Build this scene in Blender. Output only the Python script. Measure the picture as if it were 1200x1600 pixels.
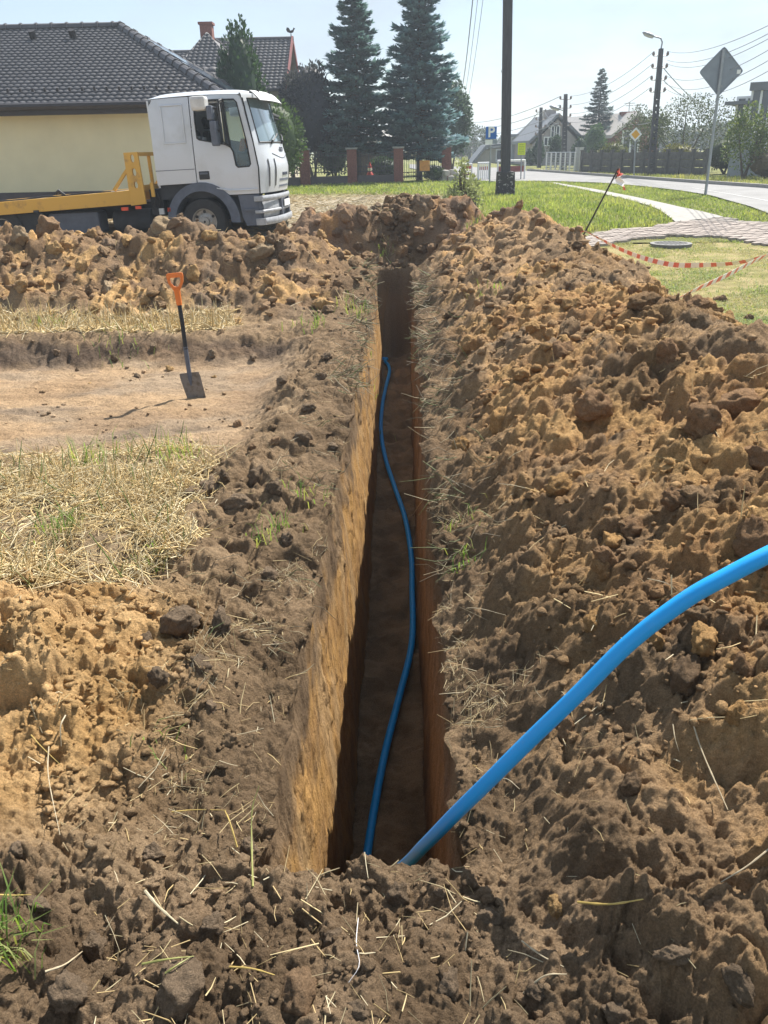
import bpy, math, random
import numpy as np
from mathutils import Matrix, Vector
from mathutils.geometry import tessellate_polygon

for o in list(bpy.data.objects):
    bpy.data.objects.remove(o)
SC = bpy.context.scene
COL = SC.collection
rng = np.random.default_rng(7)
random.seed(7)
R = math.radians

# ------------------------------------------------------------------ camera
F_PX, TH, RO, CAMH = 1275.0, R(24.0), R(1.2), 1.6
cam = bpy.data.cameras.new('camera')
cam.sensor_fit = 'VERTICAL'
cam.sensor_height = 36.0
cam.sensor_width = 27.0
cam.lens = F_PX / 1600.0 * 36.0
cam.clip_start = 0.05
cam.clip_end = 3000
co = bpy.data.objects.new('camera', cam)
COL.objects.link(co)
_Rv, _U, _F = Vector((1, 0, 0)), Vector((0, math.sin(TH), math.cos(TH))), Vector((0, math.cos(TH), -math.sin(TH)))
_X = _Rv * math.cos(RO) - _U * math.sin(RO)
_Y = _Rv * math.sin(RO) + _U * math.cos(RO)
_Z = -_F
co.matrix_world = Matrix(((_X.x, _Y.x, _Z.x, 0), (_X.y, _Y.y, _Z.y, 0), (_X.z, _Y.z, _Z.z, CAMH), (0, 0, 0, 1)))
SC.camera = co

# ------------------------------------------------------------------ sky, sun, exposure
SUN_EL, SUN_AZ = R(52), R(37)          # azimuth clockwise from +Y
w = bpy.data.worlds.new('World')
SC.world = w
w.use_nodes = True
nt = w.node_tree
for n in list(nt.nodes):
    nt.nodes.remove(n)
out = nt.nodes.new('ShaderNodeOutputWorld')
bg = nt.nodes.new('ShaderNodeBackground')
sky = nt.nodes.new('ShaderNodeTexSky')
sky.sky_type = 'NISHITA'
sky.sun_disc = False
sky.sun_elevation = SUN_EL
sky.sun_rotation = SUN_AZ
sky.altitude = 200
sky.air_density = 1.0
sky.dust_density = 0.7
sky.ozone_density = 1.0
# thin summer cloud veils
tc = nt.nodes.new('ShaderNodeTexCoord')
mp = nt.nodes.new('ShaderNodeMapping')
mp.inputs['Scale'].default_value = (1.5, 1.5, 4.0)
ns = nt.nodes.new('ShaderNodeTexNoise')
ns.inputs['Scale'].default_value = 2.4
ns.inputs['Detail'].default_value = 7
ns.inputs['Roughness'].default_value = 0.6
rp = nt.nodes.new('ShaderNodeMapRange')
rp.inputs['From Min'].default_value = 0.46
rp.inputs['From Max'].default_value = 0.68
rp.inputs['To Min'].default_value = 0.46
rp.inputs['To Max'].default_value = 0.95
mx = nt.nodes.new('ShaderNodeMix')
mx.data_type = 'RGBA'
mx.inputs[7].default_value = (4.1, 4.75, 5.45, 1)
nt.links.new(tc.outputs['Generated'], mp.inputs[0])
nt.links.new(mp.outputs[0], ns.inputs['Vector'])
nt.links.new(ns.outputs[0], rp.inputs[0])
nt.links.new(rp.outputs[0], mx.inputs[0])
nt.links.new(sky.outputs[0], mx.inputs[6])
nt.links.new(mx.outputs[2], bg.inputs[0])
bg.inputs[1].default_value = 0.086
nt.links.new(bg.outputs[0], out.inputs[0])

sun = bpy.data.lights.new('sun', 'SUN')
sun.energy = 5.0
sun.angle = R(0.5)
sun.color = (1.0, 0.945, 0.86)
so = bpy.data.objects.new('sun', sun)
COL.objects.link(so)
sdir = Vector((math.cos(SUN_EL) * math.sin(SUN_AZ), math.cos(SUN_EL) * math.cos(SUN_AZ), math.sin(SUN_EL)))
so.rotation_euler = sdir.to_track_quat('Z', 'Y').to_euler()
so.location = (12, 12, 20)
SC.view_settings.view_transform = 'Standard'
SC.view_settings.look = 'None'
SC.view_settings.exposure = 0.95
SC.view_settings.gamma = 1.0
SC.view_settings.use_curve_mapping = False
HAZE_DENSITY = 0.0017
SC.cycles.max_bounces = 8
SC.cycles.diffuse_bounces = 6
SC.cycles.transparent_max_bounces = 8

# ------------------------------------------------------------------ numeric helpers
def ray(px, py):
    a, b = px - 600.0, 800.0 - py
    x = (a * math.cos(RO) + b * math.sin(RO)) / F_PX
    v = (-a * math.sin(RO) + b * math.cos(RO)) / F_PX
    return x, math.cos(TH) + v * math.sin(TH), -math.sin(TH) + v * math.cos(TH)

def at(px, py, Y):
    """the point of the place that lies Y metres ahead in the direction of photo pixel px,py"""
    x, y, z = ray(px, py)
    return Vector((x / y * Y, Y, CAMH + z / y * Y))

def sst(a, b, x):
    t = np.clip((x - a) / (b - a), 0, 1)
    return t * t * (3 - 2 * t)

def hsh(ix, iy, seed):
    h = (ix.astype(np.int64) * 374761393 + iy.astype(np.int64) * 668265263 + seed * 1274126177) & 0xffffffff
    h = ((h ^ (h >> 13)) * 1274126177) & 0xffffffff
    h = ((h ^ (h >> 16)) * 2246822519) & 0xffffffff
    h = h ^ (h >> 15)
    return (h & 0xffffff).astype(np.float32) / 16777216.0

def perlin(x, y, seed=0):
    ix, iy = np.floor(x), np.floor(y)
    fx, fy = (x - ix).astype(np.float32), (y - iy).astype(np.float32)
    u, v = fx * fx * fx * (fx * (fx * 6 - 15) + 10), fy * fy * fy * (fy * (fy * 6 - 15) + 10)
    def g(ox, oy):
        a = hsh(ix + ox, iy + oy, seed) * 6.2831853
        return np.cos(a) * (fx - ox) + np.sin(a) * (fy - oy)
    a, b, c, d = g(0, 0), g(1, 0), g(0, 1), g(1, 1)
    return ((a + (b - a) * u) + ((c + (d - c) * u) - (a + (b - a) * u)) * v) * 1.5

def fbm(x, y, octv=4, seed=0, gain=0.5):
    r, a, s = 0, 1.0, 1.0
    for i in range(octv):
        r = r + a * perlin(x * s + 17.3 * i, y * s - 9.1 * i, seed + i)
        a *= gain
        s *= 2.03
    return r

def lumps(x, y, cell, seed, presence=0.8):
    """height (in cells) and a tint 0..1 of jittered angular clods with tilted tops"""
    X, Y = x / cell, y / cell
    wx = fbm(X * 1.6, Y * 1.6, 2, seed + 50) * 0.34
    wy = fbm(X * 1.6 + 31, Y * 1.6, 2, seed + 51) * 0.34
    X, Y = X + wx, Y + wy
    ix, iy = np.floor(X), np.floor(Y)
    best = np.zeros_like(X, dtype=np.float32)
    tint = np.full_like(best, 0.5)
    for ox in (-1, 0, 1):
        for oy in (-1, 0, 1):
            cx, cy = ix + ox, iy + oy
            h1, h2, h3, h4 = (hsh(cx, cy, seed + k) for k in (1, 2, 3, 4))
            dx, dy = X - (cx + 0.15 + 0.7 * h1), Y - (cy + 0.15 + 0.7 * h2)
            rad = 0.38 + 0.42 * h3
            an = h4 * 6.2831853
            c, s = np.cos(an), np.sin(an)
            ux, uy = dx * c - dy * s, dx * s + dy * c
            ux = ux * (0.8 + 0.5 * h1)
            dist = 0.55 * np.sqrt(ux * ux + uy * uy) + 0.45 * np.maximum(np.abs(ux), np.abs(uy * 0.87 + 0.5 * ux))
            h5 = hsh(cx, cy, seed + 5)
            top = rad * (0.55 + 0.25 * h5) + (ux * (h5 - 0.5) + uy * (h1 - 0.5)) * 1.1
            hh = np.minimum((rad - dist) * 1.9, top)
            dome = np.sqrt(np.maximum(rad * rad - dist * dist, 0)) * 0.9
            hh = 0.55 * hh + 0.45 * dome
            hh = np.where((dist < rad) & (hsh(cx, cy, seed + 6) < presence), hh, 0)
            m = hh > best
            best = np.where(m, hh, best)
            tint = np.where(m, hsh(cx, cy, seed + 7), tint)
    return best.astype(np.float32), tint

def crumble(x, y, cell, seed, crease=0.35):
    """broken-up ground: irregular cells, each at its own height and tilt, with creases between; also a tint 0..1"""
    X, Y = x / cell, y / cell
    wx = fbm(X * 0.9 + 3, Y * 0.9, 3, seed + 50, 0.6) * 0.42
    wy = fbm(X * 0.9 + 31, Y * 0.9, 3, seed + 53, 0.6) * 0.42
    X, Y = X + wx, Y + wy
    ix, iy = np.floor(X), np.floor(Y)
    f1 = np.full(X.shape, 9.0, np.float32); f2 = f1.copy()
    hgt = np.zeros(X.shape, np.float32); tint = np.zeros(X.shape, np.float32)
    for ox in (-1, 0, 1):
        for oy in (-1, 0, 1):
            cx, cy = ix + ox, iy + oy
            h1, h2, h3, h4 = (hsh(cx, cy, seed + k) for k in (1, 2, 3, 4))
            dx, dy = (X - (cx + h1)).astype(np.float32), (Y - (cy + h2)).astype(np.float32)
            dd_ = np.sqrt(dx * dx + dy * dy) - 0.22 * h3
            pl = (h3 - 0.35) * 0.9 + dx * (h4 - 0.5) * 1.5 + dy * (h1 + h4 - 1.0) * 1.3 - 0.35 * (dx * dx + dy * dy)
            m = dd_ < f1
            f2 = np.where(m, f1, np.minimum(f2, dd_))
            f1 = np.where(m, dd_, f1)
            hgt = np.where(m, pl, hgt); tint = np.where(m, hsh(cx, cy, seed + 7), tint)
    e = np.clip((f2 - f1) / 0.28, 0, 1)
    return (hgt * (0.35 + 0.65 * e) - crease * (1 - e) ** 2).astype(np.float32), tint

# ------------------------------------------------------------------ object helpers
def tag(o, label=None, cat=None, group=None, kind=None):
    if label: o['label'] = label
    if cat: o['category'] = cat
    if group: o['group'] = group
    if kind: o['kind'] = kind
    return o

def empty(name, loc=(0, 0, 0), rz=0.0, label=None, cat=None, group=None, rot=None):
    o = bpy.data.objects.new(name, None)
    o.empty_display_size = 0.2
    COL.objects.link(o)
    o.location = loc
    o.rotation_euler = rot if rot else (0, 0, rz)
    return tag(o, label, cat, group)

def link(name, me, parent=None, loc=None):
    o = bpy.data.objects.new(name, me)
    COL.objects.link(o)
    if parent is not None: o.parent = parent
    if loc is not None: o.location = loc
    return o

def np_mesh(name, V, Fq, m=None, smooth=False, cols=None, matidx=None):
    """mesh from arrays: Fq is (n,3) or (n,4)"""
    me = bpy.data.meshes.new(name)
    V = np.ascontiguousarray(V, dtype=np.float32)
    Fq = np.ascontiguousarray(Fq, dtype=np.int32)
    n, k = Fq.shape
    me.vertices.add(len(V))
    me.vertices.foreach_set('co', V.ravel())
    me.loops.add(n * k)
    me.loops.foreach_set('vertex_index', Fq.ravel())
    me.polygons.add(n)
    me.polygons.foreach_set('loop_start', np.arange(n, dtype=np.int32) * k)
    me.polygons.foreach_set('loop_total', np.full(n, k, dtype=np.int32))
    if smooth:
        me.polygons.foreach_set('use_smooth', np.ones(n, dtype=bool))
    if matidx is not None:
        me.polygons.foreach_set('material_index', np.asarray(matidx, dtype=np.int32))
    if cols is not None:
        c4 = np.ones((len(V), 4), dtype=np.float32)
        c4[:, :3] = cols
        at_ = me.attributes.new('Col', 'FLOAT_COLOR', 'POINT')
        at_.data.foreach_set('color', c4.ravel())
    me.update(calc_edges=True)
    for mm in (m if isinstance(m, (list, tuple)) else [m]):
        if mm is not None: me.materials.append(mm)
    return me

class MB:
    """collects boxes, prisms, tubes; build() links them as one mesh object"""
    def __init__(s):
        s.v, s.f = [], []
    def add(s, vs, fs):
        b = len(s.v)
        s.v += [tuple(p) for p in vs]
        s.f += [tuple(b + i for i in f) for f in fs]
        return s
    def box(s, lo, hi, M=None):
        x0, y0, z0 = lo; x1, y1, z1 = hi
        vs = [(x0, y0, z0), (x1, y0, z0), (x1, y1, z0), (x0, y1, z0), (x0, y0, z1), (x1, y0, z1), (x1, y1, z1), (x0, y1, z1)]
        if M is not None: vs = [M @ Vector(p) for p in vs]
        return s.add(vs, [(0, 3, 2, 1), (4, 5, 6, 7), (0, 1, 5, 4), (1, 2, 6, 5), (2, 3, 7, 6), (3, 0, 4, 7)])
    def bar(s, a, b, wx, wy=None, up=(0, 0, 1)):
        a, b = Vector(a), Vector(b)
        wy = wy or wx
        d = (b - a).normalized()
        upv = Vector(up)
        if abs(d.dot(upv)) > 0.98: upv = Vector((0, 1, 0))
        x = d.cross(upv).normalized(); y = x.cross(d).normalized()
        vs = []
        for p in (a, b):
            for sx, sy in ((-1, -1), (1, -1), (1, 1), (-1, 1)):
                vs.append(p + x * wx * sx / 2 + y * wy * sy / 2)
        return s.add(vs, [(0, 3, 2, 1), (4, 5, 6, 7), (0, 1, 5, 4), (1, 2, 6, 5), (2, 3, 7, 6), (3, 0, 4, 7)])
    def tube(s, pts, r, n=8, caps=True):
        pts = [Vector(p) for p in pts]
        rs = r if isinstance(r, (list, tuple)) else [r] * len(pts)
        ref = None; rings = []
        for i, p in enumerate(pts):
            d = (pts[min(i + 1, len(pts) - 1)] - pts[max(i - 1, 0)]).normalized()
            if ref is None:
                ref = Vector((0, 0, 1)) if abs(d.z) < 0.9 else Vector((1, 0, 0))
            x = (ref - d * ref.dot(d)).normalized(); ref = x
            y = d.cross(x)
            rings.append([p + (x * math.cos(6.283185 * k / n) + y * math.sin(6.283185 * k / n)) * rs[i] for k in range(n)])
        vs = [q for rg in rings for q in rg]
        fs = []
        for i in range(len(pts) - 1):
            for k in range(n):
                a, b = i * n + k, i * n + (k + 1) % n
                fs.append((a, b, b + n, a + n))
        if caps:
            fs.append(tuple(range(n - 1, -1, -1)))
            fs.append(tuple((len(pts) - 1) * n + k for k in range(n)))
        return s.add(vs, fs)
    def cyl(s, a, b, r, r2=None, n=16):
        return s.tube([a, b], [r, r if r2 is None else r2], n)
    def loft(s, secs, caps=True):
        n = len(secs[0]); vs = [p for sec in secs for p in sec]; fs = []
        for i in range(len(secs) - 1):
            for k in range(n):
                a, b = i * n + k, i * n + (k + 1) % n
                fs.append((a, b, b + n, a + n))
        if caps:
            fs.append(tuple(range(n - 1, -1, -1)))
            fs.append(tuple((len(secs) - 1) * n + k for k in range(n)))
        return s.add(vs, fs)
    def plate(s, outline, holes, fn, th):
        """flat outline (2-D) with holes, extruded by th; fn(u,v,t) -> 3-D point"""
        loops = [outline] + list(holes)
        flat = [p for l in loops for p in l]
        tris = tessellate_polygon([[Vector((p[0], p[1], 0)) for p in l] for l in loops])
        n = len(flat)
        vs = [fn(p[0], p[1], 0) for p in flat] + [fn(p[0], p[1], th) for p in flat]
        fs = [tuple(t) for t in tris] + [tuple(n + i for i in reversed(t)) for t in tris]
        o = 0
        for l in loops:
            k = len(l)
            for i in range(k):
                a, b = o + i, o + (i + 1) % k
                fs.append((a, b, b + n, a + n))
            o += k
        return s.add(vs, fs)
    def build(s, name, m, parent=None, smooth=False, bevel=0.0, loc=None, auto=None):
        me = bpy.data.meshes.new(name)
        me.from_pydata([tuple(p) for p in s.v], [], s.f)
        me.update()
        import bmesh
        bm = bmesh.new(); bm.from_mesh(me)
        bmesh.ops.recalc_face_normals(bm, faces=bm.faces[:])
        if bevel > 0:
            es = [e for e in bm.edges if len(e.link_faces) == 2 and e.calc_face_angle(0) > 0.6]
            bmesh.ops.bevel(bm, geom=es, offset=bevel, segments=2, profile=0.6, affect='EDGES', clamp_overlap=True)
        if smooth:
            for f in bm.faces: f.smooth = True
            lim = R(auto or 35)
            for e in bm.edges:
                if len(e.link_faces) == 2 and e.calc_face_angle(0) > lim: e.smooth = False
        bm.to_mesh(me); bm.free()
        me.materials.append(m)
        return link(name, me, parent, loc)

# ------------------------------------------------------------------ materials
def new_mat(name):
    m = bpy.data.materials.new(name)
    m.use_nodes = True
    n = m.node_tree.nodes
    return m, m.node_tree, n['Principled BSDF']

def mat(name, col, rough=0.6, var=0.15, scale=8.0, bump=0.0, bscale=60.0, metal=0.0, spec=0.4, col2=None, thr=(0.45, 0.7), coat=0.0, stretch=(1, 1, 1)):
    m, t, b = new_mat(name)
    L = t.links.new
    tcn = t.nodes.new('ShaderNodeTexCoord')
    mpn = t.nodes.new('ShaderNodeMapping')
    mpn.inputs['Scale'].default_value = stretch
    L(tcn.outputs['Object'], mpn.inputs[0])
    n1 = t.nodes.new('ShaderNodeTexNoise')
    n1.inputs['Scale'].default_value = scale
    n1.inputs['Detail'].default_value = 6
    n1.inputs['Roughness'].default_value = 0.65
    L(mpn.outputs[0], n1.inputs['Vector'])
    mr = t.nodes.new('ShaderNodeMapRange')
    if col2 is None:
        mr.inputs[1].default_value, mr.inputs[2].default_value = 0.3, 0.7
        c2 = [max(0, c * (1 - var)) for c in col]; c1 = [min(1, c * (1 + var * 0.6)) for c in col]
    else:
        mr.inputs[1].default_value, mr.inputs[2].default_value = thr
        c1, c2 = col, col2
    L(n1.outputs[0], mr.inputs[0])
    mixn = t.nodes.new('ShaderNodeMix'); mixn.data_type = 'RGBA'
    mixn.inputs[6].default_value = (*c1, 1); mixn.inputs[7].default_value = (*c2, 1)
    L(mr.outputs[0], mixn.inputs[0])
    L(mixn.outputs[2], b.inputs['Base Color'])
    b.inputs['Roughness'].default_value = rough
    b.inputs['Metallic'].default_value = metal
    b.inputs['Specular IOR Level'].default_value = spec
    b.inputs['Coat Weight'].default_value = coat
    if bump > 0:
        n2 = t.nodes.new('ShaderNodeTexNoise')
        n2.inputs['Scale'].default_value = bscale; n2.inputs['Detail'].default_value = 5
        L(mpn.outputs[0], n2.inputs['Vector'])
        bp = t.nodes.new('ShaderNodeBump'); bp.inputs['Strength'].default_value = 0.6
        bp.inputs['Distance'].default_value = bump
        L(n2.outputs[0], bp.inputs['Height']); L(bp.outputs[0], b.inputs['Normal'])
    return m

def soil_material(name, source='attr', bdist=0.045, cs=55, bs=24):
    m, t, b = new_mat(name)
    L = t.links.new
    if source == 'attr':
        a = t.nodes.new('ShaderNodeAttribute'); a.attribute_name = 'Col'; base = a.outputs['Color']
    else:
        a = t.nodes.new('ShaderNodeObjectInfo'); base = a.outputs['Color']
    g = t.nodes.new('ShaderNodeNewGeometry')
    vec = g.outputs['Position']
    n1 = t.nodes.new('ShaderNodeTexNoise'); n1.inputs['Scale'].default_value = cs; n1.inputs['Detail'].default_value = 8; n1.inputs['Roughness'].default_value = 0.7
    L(vec, n1.inputs['Vector'])
    mr = t.nodes.new('ShaderNodeMapRange'); mr.inputs[1].default_value = 0.28; mr.inputs[2].default_value = 0.72; mr.inputs[3].default_value = 0.70; mr.inputs[4].default_value = 1.30
    L(n1.outputs[0], mr.inputs[0])
    mul = t.nodes.new('ShaderNodeMix'); mul.data_type = 'RGBA'; mul.blend_type = 'MULTIPLY'; mul.inputs[0].default_value = 1
    L(base, mul.inputs[6]); L(mr.outputs[0], mul.inputs[7])
    # scattered pale grains and dark specks
    n3 = t.nodes.new('ShaderNodeTexNoise'); n3.inputs['Scale'].default_value = 260; n3.inputs['Detail'].default_value = 3
    L(vec, n3.inputs['Vector'])
    m3 = t.nodes.new('ShaderNodeMapRange'); m3.inputs[1].default_value = 0.3; m3.inputs[2].default_value = 0.7; m3.inputs[3].default_value = 0.78; m3.inputs[4].default_value = 1.22
    L(n3.outputs[0], m3.inputs[0])
    mu2 = t.nodes.new('ShaderNodeMix'); mu2.data_type = 'RGBA'; mu2.blend_type = 'MULTIPLY'; mu2.inputs[0].default_value = 1
    L(mul.outputs[2], mu2.inputs[6]); L(m3.outputs[0], mu2.inputs[7])
    L(mu2.outputs[2], b.inputs['Base Color'])
    b.inputs['Roughness'].default_value = 0.97
    b.inputs['Specular IOR Level'].default_value = 0.12
    n2 = t.nodes.new('ShaderNodeTexNoise'); n2.inputs['Scale'].default_value = bs; n2.inputs['Detail'].default_value = 11; n2.inputs['Roughness'].default_value = 0.74
    L(vec, n2.inputs['Vector'])
    bp = t.nodes.new('ShaderNodeBump'); bp.inputs['Strength'].default_value = 1.0; bp.inputs['Distance'].default_value = bdist
    L(n2.outputs[0], bp.inputs['Height']); L(bp.outputs[0], b.inputs['Normal'])
    return m

def leaf_material(name, rough=0.7, trans=0.35, tint=(1.2, 1.3, 0.7)):
    """leaf colour from the Col attribute, part of the light passes through"""
    m, t, b = new_mat(name)
    L = t.links.new
    a = t.nodes.new('ShaderNodeAttribute'); a.attribute_name = 'Col'
    L(a.outputs['Color'], b.inputs['Base Color'])
    b.inputs['Roughness'].default_value = rough
    b.inputs['Specular IOR Level'].default_value = 0.25
    tr = t.nodes.new('ShaderNodeBsdfTranslucent')
    mu = t.nodes.new('ShaderNodeMix'); mu.data_type = 'RGBA'; mu.blend_type = 'MULTIPLY'; mu.inputs[0].default_value = 1
    mu.inputs[7].default_value = (*tint, 1)
    L(a.outputs['Color'], mu.inputs[6]); L(mu.outputs[2], tr.inputs[0])
    ms = t.nodes.new('ShaderNodeMixShader'); ms.inputs[0].default_value = trans
    L(b.outputs[0], ms.inputs[1]); L(tr.outputs[0], ms.inputs[2])
    L(ms.outputs[0], t.nodes['Material Output'].inputs[0])
    return m

def glass_material(name, col, rough=0.03):
    m, t, b = new_mat(name)
    b.inputs['Base Color'].default_value = (*col, 1)
    b.inputs['Roughness'].default_value = rough
    b.inputs['Transmission Weight'].default_value = 0.85
    b.inputs['IOR'].default_value = 1.3
    return m

M = {}
M['soil'] = soil_material('soil')
M['clod'] = soil_material('clod_soil', 'obj')
M['cut'] = soil_material('cut_soil', 'attr', 0.010, 150, 85)
M['straw'] = leaf_material('straw', 0.55, 0.15, (1.1, 1.0, 0.8))
M['grass'] = leaf_material('grass', 0.6, 0.45, (1.35, 1.35, 0.6))
M['needle'] = leaf_material('needles', 0.7, 0.25, (1.1, 1.2, 0.9))
M['leaf'] = leaf_material('leaves', 0.55, 0.3)
M['bark'] = mat('bark', (0.11, 0.085, 0.065), 0.9, 0.4, 12, 0.02, 40)
M['asphalt'] = mat('asphalt', (0.225, 0.222, 0.22), 0.8, 0.25, 1.2, 0.004, 300)
M['paint'] = mat('road_paint', (0.7, 0.7, 0.68), 0.6, 0.25, 20)
M['concrete'] = mat('concrete', (0.34, 0.325, 0.30), 0.9, 0.2, 9, 0.004, 120)
M['paver'] = mat('paver', (0.39, 0.335, 0.295), 0.9, 0.25, 7, 0.003, 160)
M['paver2'] = mat('paver_grey', (0.37, 0.33, 0.295), 0.9, 0.25, 6, 0.003, 160)
M['bluepipe'] = mat('blue_polyethylene', (0.006, 0.32, 0.76), 0.38, 0.10, 9, 0.0004, 200, spec=0.5, col2=(0.07, 0.32, 0.64), thr=(0.55, 0.75))
M['bluepipe2'] = mat('blue_polyethylene_dusty', (0.008, 0.32, 0.78), 0.42, 0.12, 30, spec=0.4)
M['white'] = mat('white_truck_paint', (0.57, 0.60, 0.64), 0.36, 0.06, 2.2, spec=0.5, coat=0.2, col2=(0.47, 0.48, 0.48), thr=(0.52, 0.85))
M['whited'] = mat('white_plastic_dusty', (0.55, 0.55, 0.54), 0.55, 0.2, 8)
M['orange'] = mat('orange_plastic', (0.80, 0.20, 0.03), 0.45, 0.1, 20)
M['black'] = mat('black_plastic', (0.02, 0.02, 0.022), 0.5, 0.2, 20)
M['dark'] = mat('dark_chassis', (0.028, 0.029, 0.033), 0.7, 0.4, 6)
M['greyp'] = mat('grey_plastic', (0.10, 0.115, 0.15), 0.6, 0.25, 6)
M['rubber'] = mat('tyre_rubber', (0.035, 0.034, 0.034), 0.85, 0.3, 12, 0.004, 80)
M['steel'] = mat('worn_steel', (0.36, 0.34, 0.31), 0.5, 0.3, 14, metal=0.6)
M['bumper'] = mat('bumper_grey', (0.36, 0.375, 0.40), 0.5, 0.3, 9)
M['yellow'] = mat('yellow_truck_paint', (0.60, 0.34, 0.06), 0.6, 0.1, 4, col2=(0.30, 0.17, 0.06), thr=(0.56, 0.75))
M['bladem'] = mat('soiled_blade', (0.22, 0.19, 0.16), 0.65, 0.4, 25, metal=0.3, col2=(0.13, 0.10, 0.07), thr=(0.45, 0.65))
M['glass'] = glass_material('window_glass', (0.55, 0.68, 0.72))
M['wsglass'] = mat('windscreen_glass', (0.16, 0.22, 0.24), 0.06, 0.05, 3, spec=0.9, coat=0.8)
M['darkglass'] = mat('house_window_glass', (0.05, 0.06, 0.08), 0.08, 0.2, 3, spec=0.9)
M['render_y'] = mat('yellow_render', (0.72, 0.675, 0.45), 0.9, 0.06, 1.5, 0.002, 200)
M['plinth'] = mat('plinth_dark', (0.10, 0.085, 0.085), 0.9, 0.2, 6)
M['tile'] = mat('roof_tile', (0.090, 0.086, 0.090), 0.45, 0.4, 5, spec=0.45)
M['tile2'] = mat('roof_tile_far', (0.105, 0.10, 0.105), 0.6, 0.35, 5, spec=0.4)
M['gutter'] = mat('gutter', (0.035, 0.03, 0.03), 0.5, 0.2, 4)
M['solar'] = mat('solar_panel', (0.03, 0.045, 0.07), 0.12, 0.2, 3, spec=0.9)
M['alu'] = mat('aluminium', (0.55, 0.56, 0.58), 0.4, 0.1, 5, metal=0.8)
M['brick'] = mat('brick_red', (0.25, 0.10, 0.075), 0.9, 0.35, 18, 0.006, 40)
M['maroon'] = mat('maroon_boards', (0.20, 0.06, 0.06), 0.8, 0.2, 5)
M['greywall'] = mat('grey_render', (0.36, 0.32, 0.31), 0.9, 0.15, 3)
M['greyhouse'] = mat('blue_grey_render', (0.33, 0.35, 0.38), 0.9, 0.12, 2)
M['slate'] = mat('slate_roof', (0.16, 0.17, 0.19), 0.6, 0.2, 4)
M['lightroof'] = mat('light_sheet_roof', (0.45, 0.42, 0.39), 0.6, 0.15, 4)
M['palewall'] = mat('pale_wall', (0.5, 0.46, 0.38), 0.9, 0.12, 3)
M['winwhite'] = mat('white_window_frame', (0.78, 0.78, 0.78), 0.5, 0.05, 4)
M['iron'] = mat('wrought_iron', (0.035, 0.035, 0.045), 0.5, 0.2, 6)
M['fenceconc'] = mat('weathered_concrete_fence', (0.13, 0.125, 0.12), 0.9, 0.35, 6, 0.01, 30)
M['wood_pole'] = mat('dark_pole', (0.070, 0.068, 0.078), 0.85, 0.35, 4, 0.006, 30, stretch=(6, 6, 0.6))
M['footing'] = mat('speckled_footing', (0.05, 0.045, 0.05), 0.9, 0.3, 14, col2=(0.45, 0.43, 0.42), thr=(0.58, 0.62))
M['galv'] = mat('galvanised_steel', (0.33, 0.35, 0.38), 0.5, 0.15, 8, metal=0.5)
M['signback'] = mat('sign_back_grey', (0.24, 0.27, 0.32), 0.5, 0.12, 5, metal=0.3)
M['signblue'] = mat('sign_blue', (0.01, 0.13, 0.50), 0.5, 0.05, 5)
M['signwhite'] = mat('sign_white', (0.8, 0.8, 0.8), 0.5, 0.04, 5)
M['signyel'] = mat('sign_lime_yellow', (0.62, 0.72, 0.02), 0.5, 0.06, 5)
M['signgrey'] = mat('sign_print_grey', (0.16, 0.2, 0.03), 0.6, 0.1, 5)
M['amber'] = mat('sign_amber', (0.75, 0.38, 0.02), 0.5, 0.06, 5)
M['red'] = mat('signal_red', (0.55, 0.055, 0.04), 0.5, 0.15, 8)
M['darkred'] = mat('faded_dark_red', (0.25, 0.07, 0.07), 0.6, 0.2, 8)
M['tapered'] = mat('tape_red', (0.78, 0.19, 0.14), 0.35, 0.1, 20)
M['tapewhite'] = mat('tape_white', (0.88, 0.87, 0.86), 0.35, 0.05, 20)
M['rebar'] = mat('rusty_rod', (0.06, 0.045, 0.035), 0.8, 0.4, 20, metal=0.3)
M['rearlamp'] = mat('red_marker_lamp', (0.7, 0.08, 0.03), 0.3, 0.1, 8)
M['orangelamp'] = mat('orange_marker', (0.75, 0.25, 0.05), 0.4, 0.1, 8)
M['wire'] = mat('cable_grey', (0.20, 0.21, 0.23), 0.6, 0.1, 5)
M['porcelain'] = mat('porcelain', (0.25, 0.2, 0.18), 0.4, 0.1, 5)
M['fabric'] = mat('seat_fabric', (0.05, 0.055, 0.07), 0.9, 0.2, 10)
M['canvas'] = mat('white_canvas', (0.72, 0.70, 0.66), 0.9, 0.06, 5)
M['stone'] = mat('pale_stone', (0.42, 0.40, 0.37), 0.9, 0.2, 12, 0.01, 20)
M['grate'] = mat('grate_iron', (0.17, 0.165, 0.16), 0.6, 0.2, 12)

# ================================================================== GROUND
def hb(x, y):
    return 0.33 * sst(12.0, 19.0, np.asarray(y, dtype=float))

def g(px, py):
    """where the line of sight through photo pixel px,py meets the smooth terrain"""
    x, y, z = ray(px, py)
    zz = 0.0
    for _ in range(25):
        t = (zz - CAMH) / z
        zz = float(hb(x * t, y * t))
    return Vector((x * t, y * t, zz))

def xc(y):
    return -0.115 + 0.0285 * y
RIM = 0.250            # half width of the trench at the top, right of the middle
RIML = 0.252           # and left of it
FLWL, FLWR = 0.176, 0.212   # half widths at the bottom
FLW = 0.19
T0, T1 = 1.45, 11.75    # trench from .. to

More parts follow.
